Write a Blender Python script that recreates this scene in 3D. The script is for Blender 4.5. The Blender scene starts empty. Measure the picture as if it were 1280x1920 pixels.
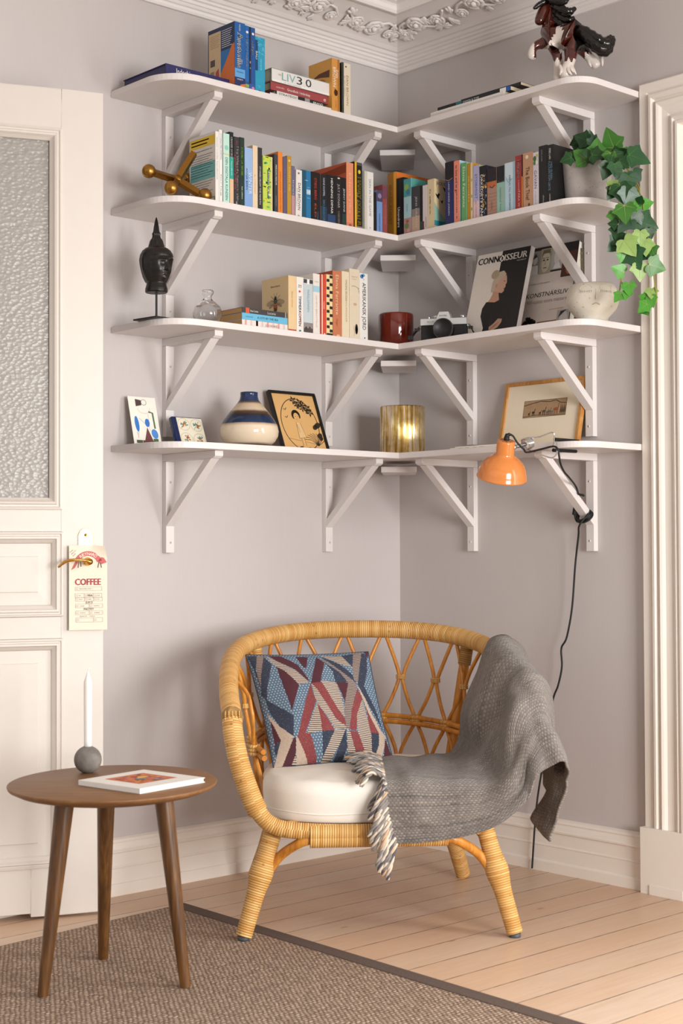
import bpy, bmesh, math, random
from mathutils import Vector, Matrix
from math import pi, sin, cos, radians, sqrt, atan2

random.seed(7)
C = bpy.context.scene.collection
SC = bpy.context.scene
V = Vector

# ---------------------------------------------------------------- camera
YAW, PITCH, ROLL = 0.8315, 0.0233, -0.0038
CAM = V((-3.663, -3.7168, 1.015))
fwd = V((cos(YAW)*cos(PITCH), sin(YAW)*cos(PITCH), sin(PITCH)))
rgt0 = V((sin(YAW), -cos(YAW), 0))
up0 = rgt0.cross(fwd)
rgt = rgt0*cos(ROLL) + up0*sin(ROLL)
upv = -rgt0*sin(ROLL) + up0*cos(ROLL)
cd = bpy.data.cameras.new('camera')
cam = bpy.data.objects.new('camera', cd)
C.objects.link(cam)
cam.matrix_world = Matrix(((rgt.x, upv.x, -fwd.x, CAM.x), (rgt.y, upv.y, -fwd.y, CAM.y), (rgt.z, upv.z, -fwd.z, CAM.z), (0, 0, 0, 1)))
cd.sensor_fit = 'VERTICAL'
cd.sensor_height = 36.0
cd.lens = 36.0*2811.41/1920.0
cd.clip_start = 0.05
cd.dof.use_dof = True
cd.dof.focus_distance = 4.45
cd.dof.aperture_fstop = 5.0
SC.camera = cam

# ---------------------------------------------------------------- exposure, world, light
SC.view_settings.view_transform = 'Standard'
SC.view_settings.look = 'None'
SC.view_settings.gamma = 1
SC.view_settings.use_curve_mapping = False
SC.view_settings.exposure = 0.0

W_LOW, W_HIGH = 0.88, 0.60
w = bpy.data.worlds.new('room_daylight'); SC.world = w; w.use_nodes = True
nt = w.node_tree; nt.nodes.clear()
wo = nt.nodes.new('ShaderNodeOutputWorld'); bg = nt.nodes.new('ShaderNodeBackground')
# added fill: dimmer towards the window side, stronger opposite to lift the right wall
tcw = nt.nodes.new('ShaderNodeTexCoord'); dp = nt.nodes.new('ShaderNodeVectorMath'); dp.operation = 'DOT_PRODUCT'
dp.inputs[1].default_value = (0.50, -0.85, 0.10); nt.links.new(tcw.outputs['Generated'], dp.inputs[0])
mr = nt.nodes.new('ShaderNodeMapRange'); mr.inputs[1].default_value = -0.2; mr.inputs[2].default_value = 0.9; mr.inputs[3].default_value = W_LOW; mr.inputs[4].default_value = W_HIGH
nt.links.new(dp.outputs['Value'], mr.inputs[0])
sz = nt.nodes.new('ShaderNodeSeparateXYZ'); nt.links.new(tcw.outputs['Generated'], sz.inputs[0])
mz = nt.nodes.new('ShaderNodeMapRange'); mz.inputs[1].default_value = -0.25; mz.inputs[2].default_value = 0.15; mz.inputs[3].default_value = 0.25; mz.inputs[4].default_value = 1.0
nt.links.new(sz.outputs['Z'], mz.inputs[0])
mu = nt.nodes.new('ShaderNodeMath'); mu.operation = 'MULTIPLY'; nt.links.new(mr.outputs[0], mu.inputs[0]); nt.links.new(mz.outputs[0], mu.inputs[1])
nt.links.new(mu.outputs[0], bg.inputs[1])
bg.inputs[0].default_value = (1.0, 0.975, 0.95, 1)
nt.links.new(bg.outputs[0], wo.inputs[0])

def area(name, loc, target, sx, sy, power, col=(1, 0.97, 0.94), spread=180):
    l = bpy.data.lights.new(name, 'AREA'); l.shape = 'RECTANGLE'; l.size = sx; l.size_y = sy
    l.energy = power; l.color = col; l.spread = radians(spread)
    o = bpy.data.objects.new(name, l); C.objects.link(o); o.location = loc
    o.rotation_euler = (V(target)-V(loc)).to_track_quat('-Z', 'Y').to_euler()
    return o
# tall casement window further along the right hand wall, two sashes; the sky shines in downwards
area('window_daylight', (-0.06, -2.75, 1.35), (-2.0, -2.0, 0.9), 0.55, 1.6, 25, (1, 0.99, 0.98), 125)
area('window_daylight', (-0.06, -3.45, 1.35), (-2.0, -2.7, 0.9), 0.55, 1.6, 25, (1, 0.99, 0.98), 125)
# windows in the wall behind the camera
area('window_daylight', (-1.5, -5.8, 1.25), (-0.55, -2.4, 1.15), 0.8, 1.6, 40, (1, 0.99, 0.98), 104)
area('window_daylight', (-2.4, -5.8, 1.25), (-0.65, -2.4, 1.15), 0.8, 1.6, 40, (1, 0.99, 0.98), 104)

# ---------------------------------------------------------------- materials
def lin(h):
    h = h.lstrip('#')
    out = []
    for i in (0, 2, 4):
        c = int(h[i:i+2], 16)/255.0
        out.append(c/12.92 if c <= 0.04045 else ((c+0.055)/1.055)**2.4)
    return (*out, 1.0)

MATS = {}
def mat(name, hexc=None, rough=0.55, metal=0.0, var=0.05, scale=30.0, bump=0.0, bscale=200.0, **kw):
    """principled surface with a little procedural tone variation"""
    if name in MATS: return MATS[name]
    m = bpy.data.materials.new(name); m.use_nodes = True
    t = m.node_tree; b = t.nodes['Principled BSDF']
    b.inputs['Roughness'].default_value = rough; b.inputs['Metallic'].default_value = metal
    for k, v in kw.items():
        b.inputs[k.replace('_', ' ')].default_value = v
    c = lin(hexc)
    tc = t.nodes.new('ShaderNodeTexCoord')
    n = t.nodes.new('ShaderNodeTexNoise'); n.inputs['Scale'].default_value = scale; n.inputs['Detail'].default_value = 3
    t.links.new(tc.outputs['Object'], n.inputs['Vector'])
    mx = t.nodes.new('ShaderNodeMix'); mx.data_type = 'RGBA'
    mx.inputs[6].default_value = (c[0]*(1-var), c[1]*(1-var), c[2]*(1-var), 1)
    mx.inputs[7].default_value = (min(1, c[0]*(1+var)), min(1, c[1]*(1+var)), min(1, c[2]*(1+var)), 1)
    t.links.new(n.outputs['Fac'], mx.inputs[0]); t.links.new(mx.outputs[2], b.inputs['Base Color'])
    if bump:
        n2 = t.nodes.new('ShaderNodeTexNoise'); n2.inputs['Scale'].default_value = bscale; n2.inputs['Detail'].default_value = 4
        t.links.new(tc.outputs['Object'], n2.inputs['Vector'])
        bp = t.nodes.new('ShaderNodeBump'); bp.inputs['Strength'].default_value = bump; bp.inputs['Distance'].default_value = 0.002
        t.links.new(n2.outputs['Fac'], bp.inputs['Height']); t.links.new(bp.outputs['Normal'], b.inputs['Normal'])
    MATS[name] = m
    return m

def col(hexc, rough=0.5):
    """printed cover colour"""
    return mat('print_'+hexc.lstrip('#').lower()+('_%d' % int(rough*100)), hexc, rough, var=0.04, scale=60)

class NT:
    """tiny node helper"""
    def __init__(s, name):
        s.m = bpy.data.materials.new(name); s.m.use_nodes = True; s.t = s.m.node_tree
        s.b = s.t.nodes['Principled BSDF']; MATS[name] = s.m
    def n(s, typ, **kw):
        x = s.t.nodes.new('ShaderNode'+typ)
        for k, v in kw.items(): setattr(x, k, v)
        return x
    def l(s, a, b): s.t.links.new(a, b)
    def math(s, op, a, b=None, c=None):
        x = s.n('Math', operation=op)
        for i, q in enumerate((a, b, c)):
            if q is None: continue
            if isinstance(q, (int, float)): x.inputs[i].default_value = q
            else: s.l(q, x.inputs[i])
        return x.outputs[0]
    def mix(s, f, a, b, blend='MIX'):
        x = s.n('Mix', data_type='RGBA', blend_type=blend)
        for i, q in ((0, f), (6, a), (7, b)):
            if isinstance(q, str): x.inputs[i].default_value = lin(q)
            elif isinstance(q, (int, float)): x.inputs[i].default_value = q
            elif isinstance(q, tuple): x.inputs[i].default_value = q
            else: s.l(q, x.inputs[i])
        return x.outputs[2]
    def noise(s, vec, scale, detail=3, rough=0.5):
        x = s.n('TexNoise'); x.inputs['Scale'].default_value = scale; x.inputs['Detail'].default_value = detail
        x.inputs['Roughness'].default_value = rough
        if vec is not None: s.l(vec, x.inputs['Vector'])
        return x.outputs['Fac']
    def ramp(s, f, stops, interp='LINEAR'):
        x = s.n('ValToRGB'); e = x.color_ramp.elements; x.color_ramp.interpolation = interp
        while len(e) < len(stops): e.new(0.5)
        for el, (p, c) in zip(e, stops):
            el.position = p; el.color = lin(c) if isinstance(c, str) else (c, c, c, 1)
        s.l(f, x.inputs[0]); return x.outputs[0]
    def mapping(s, vec, sc=(1, 1, 1), loc=(0, 0, 0), rot=(0, 0, 0)):
        x = s.n('Mapping'); x.inputs['Scale'].default_value = sc; x.inputs['Location'].default_value = loc
        x.inputs['Rotation'].default_value = rot
        s.l(vec, x.inputs['Vector']); return x.outputs[0]
    def bump(s, h, strength=0.3, dist=0.002):
        x = s.n('Bump'); x.inputs['Strength'].default_value = strength; x.inputs['Distance'].default_value = dist
        s.l(h, x.inputs['Height']); s.l(x.outputs[0], s.b.inputs['Normal'])
    def color(s, c): s.l(c, s.b.inputs['Base Color'])

def m_wall():
    k = NT('grey_wall_paint'); tc = k.n('TexCoord').outputs['Object']
    n = k.noise(tc, 3, 4); f = k.noise(k.mapping(tc, (60, 60, 2)), 3, 3)
    k.color(k.mix(k.math('MULTIPLY', k.math('ADD', n, f), 0.5), '#c0b8b5', '#c8c1bf'))
    k.b.inputs['Roughness'].default_value = 0.6
    k.bump(k.math('ADD', f, k.noise(tc, 120, 2)), 0.12, 0.001)
    return k.m
def m_cream():
    k = NT('cream_gloss_paint'); tc = k.n('TexCoord').outputs['Object']
    n = k.noise(tc, 6, 4)
    k.color(k.mix(n, '#e9dfd4', '#efe7dd')); k.b.inputs['Roughness'].default_value = 0.42
    k.bump(k.noise(k.mapping(tc, (30, 30, 3)), 4, 3), 0.15, 0.001)
    return k.m
def m_floor():
    k = NT('whitewashed_pine_boards'); tc = k.n('TexCoord').outputs['Object']
    sx = k.n('SeparateXYZ'); k.l(tc, sx.inputs[0])
    row = k.math('FLOOR', k.math('DIVIDE', k.math('ADD', sx.outputs['Y'], 10.003), 0.1165))
    fr = k.math('FRACT', k.math('DIVIDE', k.math('ADD', sx.outputs['Y'], 10.003), 0.1165))
    wn = k.n('TexWhiteNoise', noise_dimensions='1D'); k.l(row, wn.inputs['W'])
    cb = k.n('CombineXYZ'); k.l(k.math('ADD', sx.outputs['X'], k.math('MULTIPLY', wn.outputs['Value'], 9.0)), cb.inputs[0]); k.l(sx.outputs['Y'], cb.inputs[1]); k.l(k.math('MULTIPLY', wn.outputs['Value'], 5.0), cb.inputs[2])
    grain = k.noise(k.mapping(cb.outputs[0], (1.3, 26, 1)), 4.0, 5, 0.6)
    blot = k.noise(k.mapping(cb.outputs[0], (1.5, 5, 1)), 3.0, 3)
    base = k.mix(grain, '#b08a68', '#dfc6ab')
    base = k.mix(k.math('MULTIPLY', blot, 0.6), base, '#e3d3c4')
    base = k.mix(k.math('MULTIPLY', wn.outputs['Value'], 0.5), base, '#cfa27c')
    vo = k.n('TexVoronoi'); vo.inputs['Scale'].default_value = 5.0; k.l(k.mapping(cb.outputs[0], (0.75, 1.9, 1)), vo.inputs['Vector'])
    knot = k.ramp(vo.outputs['Distance'], [(0.0, 1.0), (0.035, 0.75), (0.075, 0.0)])
    base = k.mix(k.math('MULTIPLY', knot, 0.62), base, '#94633f')
    gap = k.math('LESS_THAN', fr, 0.026)
    gapn = k.noise(k.mapping(tc, (9, 1, 1)), 3, 2)
    gapd = k.mix(k.ramp(gapn, [(0.42, 0.0), (0.62, 1.0)]), '#33241a', '#86705c')
    k.color(k.mix(gap, base, gapd)); k.b.inputs['Roughness'].default_value = 0.42
    k.bump(k.math('SUBTRACT', k.math('MULTIPLY', grain, 0.25), gap), 0.35, 0.002)
    return k.m
def m_rug():
    k = NT('flatwoven_wool_rug'); tc = k.n('TexCoord').outputs['Object']
    sx = k.n('SeparateXYZ'); k.l(tc, sx.inputs[0])
    jit = k.noise(tc, 35, 2)
    yy = k.math('ADD', k.math('DIVIDE', sx.outputs['Y'], 0.0105), k.math('MULTIPLY', jit, 1.2)); row = k.math('FLOOR', yy)
    xx = k.math('ADD', k.math('ADD', k.math('DIVIDE', sx.outputs['X'], 0.0125), k.math('MULTIPLY', row, 0.5)), k.math('MULTIPLY', jit, 1.5))
    knot = k.math('MULTIPLY', k.math('SINE', k.math('MULTIPLY', k.math('FRACT', xx), pi)), k.math('SINE', k.math('MULTIPLY', k.math('FRACT', yy), pi)))
    cb = k.n('CombineXYZ'); k.l(k.math('FLOOR', xx), cb.inputs[0]); k.l(row, cb.inputs[1])
    w2 = k.n('TexWhiteNoise', noise_dimensions='2D'); k.l(cb.outputs[0], w2.inputs['Vector'])
    n = k.noise(k.mapping(tc, (10, 70, 1)), 4, 3); n2 = k.noise(tc, 170, 2)
    f = k.math('ADD', k.math('MULTIPLY', knot, k.math('ADD', 0.30, k.math('MULTIPLY', w2.outputs['Value'], 0.35))), k.math('ADD', k.math('MULTIPLY', n, 0.55), k.math('MULTIPLY', n2, 0.25)))
    k.color(k.ramp(f, [(0.36, '#5a4638'), (0.58, '#8f7763'), (0.86, '#c0a892')])); k.b.inputs['Roughness'].default_value = 0.95
    k.bump(k.math('ADD', knot, n2), 0.8, 0.003)
    return k.m
def m_wood(name, c0, c1, c2, sc=(2, 30, 30), rough=0.4):
    k = NT(name); tc = k.n('TexCoord').outputs['Object']
    g = k.noise(k.mapping(tc, sc), 3.0, 5, 0.65); n = k.noise(tc, 8, 2)
    k.color(k.ramp(k.math('ADD', k.math('MULTIPLY', g, 0.8), k.math('MULTIPLY', n, 0.2)), [(0.3, c0), (0.52, c1), (0.72, c2)]))
    k.b.inputs['Roughness'].default_value = rough
    k.bump(g, 0.15, 0.001)
    return k.m
def m_rattan_wrap():
    # narrow bark strips wound round the pole: U runs along the pole in metres
    k = NT('wrapped_rattan'); uv = k.n('UVMap').outputs[0]
    sx = k.n('SeparateXYZ'); k.l(uv, sx.inputs[0])
    u = k.math('ADD', k.math('DIVIDE', sx.outputs['X'], 0.0062), k.math('MULTIPLY', sx.outputs['Y'], 0.6))
    fr = k.math('FRACT', u); row = k.math('FLOOR', u)
    wn = k.n('TexWhiteNoise', noise_dimensions='1D'); k.l(row, wn.inputs['W'])
    prof = k.math('SINE', k.math('MULTIPLY', fr, pi))
    tc = k.n('TexCoord').outputs['Object']
    n = k.noise(tc, 14, 3)
    base = k.mix(wn.outputs['Value'], '#c98f45', '#e9bd78')
    base = k.mix(k.math('MULTIPLY', n, 0.45), base, '#dda85c')
    dark = k.ramp(prof, [(0.0, 1.0), (0.35, 0.0)])
    base = k.mix(k.math('MULTIPLY', dark, 0.75), base, '#77481d')
    vo = k.n('TexVoronoi'); vo.inputs['Scale'].default_value = 34.0; k.l(tc, vo.inputs['Vector'])
    k.color(k.mix(k.math('MULTIPLY', k.ramp(vo.outputs['Distance'], [(0.06, 1.0), (0.17, 0.0)]), 0.5), base, '#7a4718'))
    k.b.inputs['Roughness'].default_value = 0.45
    k.bump(prof, 0.7, 0.0025)
    return k.m
def m_blanket():
    k = NT('grey_woven_wool'); uv = k.n('UVMap').outputs[0]
    sx = k.n('SeparateXYZ'); k.l(uv, sx.inputs[0])   # X along the length, Y across (metres)
    row = k.math('FLOOR', k.math('DIVIDE', sx.outputs['Y'], 0.0062))
    wn = k.n('TexWhiteNoise', noise_dimensions='1D'); k.l(row, wn.inputs['W'])
    frow = k.math('FRACT', k.math('DIVIDE', sx.outputs['Y'], 0.0062))
    ux = k.math('ADD', k.math('DIVIDE', sx.outputs['X'], 0.0105), k.math('MULTIPLY', row, 0.5))
    fx = k.math('FRACT', ux)
    dash = k.math('MULTIPLY', k.math('SINE', k.math('MULTIPLY', fx, pi)), k.math('SINE', k.math('MULTIPLY', frow, pi)))
    cb = k.n('CombineXYZ'); k.l(k.math('FLOOR', ux), cb.inputs[0]); k.l(row, cb.inputs[1])
    w2 = k.n('TexWhiteNoise', noise_dimensions='2D'); k.l(cb.outputs[0], w2.inputs['Vector'])
    strp = k.noise(k.mapping(uv, (0.9, 52, 1)), 1.0, 3, 0.75)
    tone = k.ramp(strp, [(0.36, '#2b2b31'), (0.45, '#564f4a'), (0.56, '#70675f'), (0.66, '#423e3f')])
    yarn = k.mix(k.math('MULTIPLY', dash, k.math('ADD', 0.12, k.math('MULTIPLY', w2.outputs['Value'], 0.65))), tone, '#b3a798')
    yarn = k.mix(k.math('MULTIPLY', wn.outputs['Value'], 0.3), yarn, '#57545a')
    fuzz = k.noise(uv, 900, 2)
    k.color(k.mix(k.math('MULTIPLY', fuzz, 0.25), yarn, '#b5a89b'))
    k.b.inputs['Roughness'].default_value = 1.0
    k.b.inputs['Sheen Weight'].default_value = 0.25
    k.bump(k.math('ADD', dash, fuzz), 0.8, 0.003)
    return k.m
def m_cloth(name, c0, c1, sc=500):
    k = NT(name); tc = k.n('TexCoord').outputs['Object']
    n = k.noise(tc, 12, 3)
    k.color(k.mix(n, c0, c1)); k.b.inputs['Roughness'].default_value = 0.95
    k.bump(k.noise(tc, sc, 2), 0.35, 0.001)
    return k.m
def m_glass(name, tint=(0.97, 0.98, 0.98, 1), rough=0.0, bumpy=False):
    k = NT(name); b = k.b
    b.inputs['Base Color'].default_value = tint; b.inputs['Roughness'].default_value = rough
    b.inputs['Transmission Weight'].default_value = 1.0; b.inputs['IOR'].default_value = 1.45
    return k.m
def m_frosted():
    k = NT('patterned_frosted_glass'); tc = k.n('TexCoord').outputs['Object']
    vo = k.n('TexVoronoi'); vo.inputs['Scale'].default_value = 75.0; k.l(k.mapping(tc, (1, 1, 1.5)), vo.inputs['Vector'])
    n = k.noise(tc, 75, 3)
    k.color(k.mix(n, '#a9a39c', '#c0bab2'))
    k.b.inputs['Roughness'].default_value = 0.3
    k.b.inputs['Transmission Weight'].default_value = 0.25
    k.bump(k.math('ADD', vo.outputs['Distance'], k.math('MULTIPLY', n, 0.6)), 0.35, 0.004)
    return k.m
def m_concrete(name, c0, c1, sc=40, speck='#8d857d', rough=0.85):
    k = NT(name); tc = k.n('TexCoord').outputs['Object']
    n = k.noise(tc, sc, 5, 0.65)
    base = k.mix(k.ramp(n, [(0.3, 0.0), (0.7, 1.0)]), c0, c1)
    vo = k.n('TexVoronoi'); vo.inputs['Scale'].default_value = sc*4.0; k.l(tc, vo.inputs['Vector'])
    k.color(k.mix(k.ramp(vo.outputs['Distance'], [(0.10, 0.7), (0.2, 0.0)]), base, speck))
    k.b.inputs['Roughness'].default_value = rough
    k.bump(n, 0.25, 0.002)
    return k.m

m_wall(); m_cream(); m_floor(); m_rug(); m_rattan_wrap(); m_blanket(); m_frosted()
m_wood('dark_stained_oak', '#3a2210', '#5f3c1a', '#80572a', (40, 40, 2), 0.35)
mat('door_paint', '#dbd2c8', 0.42, var=0.02, bump=0.12, bscale=50)
m_wood('walnut_stained_top', '#6a4425', '#7f5630', '#93683e', (3, 26, 30), 0.5)
m_wood('oak_frame', '#a4692f', '#bf8644', '#d0a05f', (8, 40, 8), 0.4)
m_wood('peeled_cane', '#a5601c', '#c9842f', '#dda04a', (30, 30, 3), 0.33)
m_cloth('natural_white_cotton', '#e9e2d6', '#f1ebe1')
m_glass('clear_glass')
m_concrete('grey_concrete', '#b3aca8', '#c1bbb6', 22, '#8f8781')
m_concrete('marbled_grey_stone', '#5d5751', '#8d867e', 18, '#6e6861', 0.6)
m_concrete('speckled_stoneware', '#c5bcac', '#d8d1c3', 14, '#a79a80', 0.75)
mat('shelf_paint', '#dfd8d5', 0.45, var=0.02, bump=0.08, bscale=90)
mat('plaster_white', '#e9e3df', 0.7, var=0.02, bump=0.1, bscale=60)
mat('paper_white', '#ece6da', 0.8); mat('page_block', '#d9c9ab', 0.85, scale=200, var=0.12)
mat('page_block_tan', '#b98f5c', 0.85, scale=200, var=0.12)
mat('matte_black', '#0c0b0b', 0.5); mat('lacquered_black', '#171210', 0.34, var=0.15); mat('black_rubber', '#100f0f', 0.6); mat('gloss_black', '#0a0909', 0.12)
mat('satin_chrome', '#c9c9c9', 0.25, 1.0, var=0.03); mat('chrome_wire', '#d8d8d8', 0.12, 1.0, var=0.02)
mat('polished_brass', '#d7a24e', 0.2, 1.0, var=0.04); mat('aged_brass', '#a87b3a', 0.34, 1.0, var=0.1, scale=20)
mat('screw_steel', '#8e8782', 0.4, 1.0)

# ---------------------------------------------------------------- mesh helpers
class Fr:
    """frame: origin, x, y (n = x cross y)"""
    def __init__(s, o, x, y, n=None):
        s.o = V(o); s.x = V(x).normalized(); s.y = V(y).normalized(); s.n = V(n).normalized() if n is not None else s.x.cross(s.y).normalized()
    def p(s, a, b, c=0.0): return s.o + s.x*a + s.y*b + s.n*c
    def at(s, a, b, c=0.0): return Fr(s.p(a, b, c), s.x, s.y, s.n)
    def rot(s, ang):
        return Fr(s.o, s.x*cos(ang)+s.y*sin(ang), s.y*cos(ang)-s.x*sin(ang), s.n)

TXT = {}
def text_mesh(s):
    if s not in TXT:
        cu = bpy.data.curves.new('lettering', 'FONT'); cu.body = s; cu.size = 1.0; cu.resolution_u = 2
        o = bpy.data.objects.new('lettering', cu); C.objects.link(o)
        bpy.context.view_layer.update()
        dg = bpy.context.evaluated_depsgraph_get()
        me = bpy.data.meshes.new_from_object(o.evaluated_get(dg))
        vs = [v.co.copy() for v in me.vertices]; fs = [tuple(p.vertices) for p in me.polygons]
        bpy.data.objects.remove(o); bpy.data.curves.remove(cu); bpy.data.meshes.remove(me)
        xs = [v.x for v in vs] or [0]; ys = [v.y for v in vs] or [0]
        TXT[s] = (vs, fs, min(xs), max(xs), min(ys), max(ys))
    return TXT[s]

class MB:
    def __init__(s): s.v = []; s.f = []; s.m = []; s.sm = []; s.mats = []; s.uv = {}
    def mi(s, m):
        if isinstance(m, str): m = MATS[m] if m in MATS else col(m)
        if m not in s.mats: s.mats.append(m)
        return s.mats.index(m)
    def add(s, vs, fs, m, smooth=False, uv=None):
        b = len(s.v); k = s.mi(m); s.v += [tuple(v) for v in vs]
        for i, f in enumerate(fs):
            if uv: s.uv[len(s.f)] = uv[i]
            s.f.append(tuple(b+j for j in f)); s.m.append(k); s.sm.append(smooth)
    def box(s, o, a, b, c, m):
        o, a, b, c = V(o), V(a), V(b), V(c)
        vs = [o, o+a, o+a+b, o+b, o+c, o+a+c, o+a+b+c, o+b+c]
        s.add(vs, [(0, 3, 2, 1), (4, 5, 6, 7), (0, 1, 5, 4), (1, 2, 6, 5), (2, 3, 7, 6), (3, 0, 4, 7)], m)
    def bx(s, x0, x1, y0, y1, z0, z1, m): s.box((x0, y0, z0), (x1-x0, 0, 0), (0, y1-y0, 0), (0, 0, z1-z0), m)
    def poly(s, fr, pts, m, off=0.0003): s.add([fr.p(x, y, off) for x, y in pts], [tuple(range(len(pts)))], m)
    def rect(s, fr, x0, y0, x1, y1, m, off=0.0003): s.poly(fr, [(x0, y0), (x1, y0), (x1, y1), (x0, y1)], m, off)
    def ell(s, fr, cx, cy, rx, ry, m, off=0.0003, n=20, rot=0):
        s.poly(fr, [(cx+rx*cos(t)*cos(rot)-ry*sin(t)*sin(rot), cy+rx*cos(t)*sin(rot)+ry*sin(t)*cos(rot)) for t in [2*pi*i/n for i in range(n)]], m, off)
    def ring(s, fr, cx, cy, rx, ry, wd, m, off=0.0003, n=36, a0=0, a1=2*pi):
        vs = []; fs = []
        for i in range(n+1):
            t = a0+(a1-a0)*i/n
            vs += [fr.p(cx+rx*cos(t), cy+ry*sin(t), off), fr.p(cx+(rx-wd)*cos(t), cy+(ry-wd)*sin(t), off)]
        for i in range(n): fs.append((2*i, 2*i+2, 2*i+3, 2*i+1))
        s.add(vs, fs, m)
    def stroke(s, fr, pts, wd, m, off=0.0003):
        pts = [V((x, y)) for x, y in pts]; vs = []; fs = []
        for i, p in enumerate(pts):
            d = (pts[min(i+1, len(pts)-1)]-pts[max(i-1, 0)])
            if d.length < 1e-9: d = V((1, 0))
            d.normalize(); q = V((-d.y, d.x))*(wd/2)
            vs += [fr.p(*(p+q), off), fr.p(*(p-q), off)]
        for i in range(len(pts)-1): fs.append((2*i, 2*i+1, 2*i+3, 2*i+2))
        s.add(vs, fs, m)
    def text(s, fr, txt, h, m, x=0.0, y=0.0, align='l', width=None, off=0.0004, bold=0, slant=0.0):
        """cap height h, baseline left at x,y; width squeezes the line to a length"""
        vs, fs, x0, x1, y0, y1 = text_mesh(txt)
        if not vs: return
        k = h/0.73; kx = k
        if width: kx = width/max(1e-6, (x1-x0))
        sh = {'l': 0, 'c': -(x1-x0)*kx/2, 'r': -(x1-x0)*kx}[align]
        for d in ([0] if not bold else [-bold, 0, bold]):
            s.add([fr.p(x+sh+(v.x-x0)*kx+slant*v.y*k+d, y+v.y*k, off) for v in vs], fs, m)
    def prism(s, fr, pts, dep, m, m_side=None):
        n = len(pts)
        vs = [fr.p(x, y, 0) for x, y in pts] + [fr.p(x, y, dep) for x, y in pts]
        s.add(vs, [tuple(range(n))[::-1], tuple(range(n, 2*n))], m)
        s.add(vs, [(i, (i+1) % n, n+(i+1) % n, n+i) for i in range(n)], m_side or m)
    def tube(s, pts, r, m, n=10, closed=False, caps=True, up=None, flat=1.0):
        pts = [V(p) for p in pts]; N = len(pts)
        if isinstance(r, (int, float)): r = [r]*N
        tg = []
        for i in range(N):
            if closed: d = pts[(i+1) % N]-pts[i-1]
            else: d = pts[min(i+1, N-1)]-pts[max(i-1, 0)]
            tg.append(d.normalized() if d.length > 1e-9 else V((0, 0, 1)))
        u = V(up) if up else (V((0, 0, 1)) if abs(tg[0].z) < 0.9 else V((1, 0, 0)))
        u = (u - tg[0]*u.dot(tg[0])).normalized()
        vs = []; us = []; L = 0
        for i in range(N):
            if i: L += (pts[i]-pts[i-1]).length
            if not (up and i): u = (u - tg[i]*u.dot(tg[i])).normalized()
            else:
                u = V(up); u = (u - tg[i]*u.dot(tg[i])).normalized()
            w_ = tg[i].cross(u)
            for j in range(n):
                a = 2*pi*j/n; vs.append(pts[i]+(u*cos(a)*flat+w_*sin(a))*r[i])
            us.append(L)
        fs = []; uv = []
        M = N if closed else N-1
        for i in range(M):
            i2 = (i+1) % N; l2 = us[i2] if i2 else L+(pts[0]-pts[-1]).length
            for j in range(n):
                j2 = (j+1) % n
                fs.append((i*n+j, i*n+j2, i2*n+j2, i2*n+j))
                uv.append([(us[i], j/n), (us[i], (j+1)/n), (l2, (j+1)/n), (l2, j/n)])
        s.add(vs, fs, m, True, uv)
        if caps and not closed:
            s.add(vs[:n], [tuple(range(n))[::-1]], m); s.add(vs[-n:], [tuple(range(n))], m)
    def lathe(s, prof, m, c=(0, 0, 0), n=48, axis=None, sx=1.0, sy=1.0):
        """prof: (r, z) list from bottom to top; m may be a list of (z limit, material)"""
        c = V(c); ax = V(axis).normalized() if axis else V((0, 0, 1))
        a = ax.orthogonal().normalized() if axis else V((1, 0, 0)); b = ax.cross(a)
        vs = []; fs = []
        for r, z in prof:
            for j in range(n):
                t = 2*pi*j/n; vs.append(c+a*(r*cos(t)*sx)+b*(r*sin(t)*sy)+ax*z)
        groups = {}
        for i in range(len(prof)-1):
            zc = (prof[i][1]+prof[i+1][1])/2
            mm = m
            if isinstance(m, list):
                mm = next(q for lim, q in m if zc <= lim)
            for j in range(n):
                j2 = (j+1) % n
                groups.setdefault(mm, []).append((i*n+j, i*n+j2, (i+1)*n+j2, (i+1)*n+j))
        for mm, g in groups.items(): s.add(vs, g, mm, True)
    def sphere(s, c, r, m, n=16, sz=(1, 1, 1), rot=None):
        vs = []; fs = []; k = n//2
        for i in range(k+1):
            p = pi*i/k
            for j in range(n):
                t = 2*pi*j/n
                q = V((sin(p)*cos(t)*sz[0], sin(p)*sin(t)*sz[1], cos(p)*sz[2]))*r
                if rot: q = rot @ q
                vs.append(V(c)+q)
        for i in range(k):
            for j in range(n):
                j2 = (j+1) % n; fs.append((i*n+j, (i+1)*n+j, (i+1)*n+j2, i*n+j2))
        s.add(vs, fs, m, True)
    def grid(s, P, m, smooth=True, uv=None, closed_u=False):
        nu = len(P); nv = len(P[0]); vs = [p for row in P for p in row]; fs = []; us = []
        for i in range(nu if closed_u else nu-1):
            i2 = (i+1) % nu
            for j in range(nv-1):
                fs.append((i*nv+j, i2*nv+j, i2*nv+j+1, i*nv+j+1))
                if uv: us.append([uv[i][j], uv[i+1][j], uv[i+1][j+1], uv[i][j+1]])
        s.add(vs, fs, m, smooth, us if uv else None)
    def build(s, name, parent=None, bevel=0, weld=False, subd=0):
        me = bpy.data.meshes.new(name)
        me.from_pydata(s.v, [], s.f)
        for m in s.mats: me.materials.append(m)
        me.polygons.foreach_set('material_index', s.m)
        me.polygons.foreach_set('use_smooth', s.sm)
        if s.uv:
            ul = me.uv_layers.new(name='UVMap')
            for fi, co in s.uv.items():
                p = me.polygons[fi]
                for k, li in enumerate(p.loop_indices): ul.data[li].uv = co[k]
        bm = bmesh.new(); bm.from_mesh(me)
        if weld or bevel: bmesh.ops.remove_doubles(bm, verts=bm.verts, dist=1e-5)
        if weld: bmesh.ops.dissolve_degenerate(bm, edges=bm.edges, dist=1e-6)
        bmesh.ops.recalc_face_normals(bm, faces=bm.faces)
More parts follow.
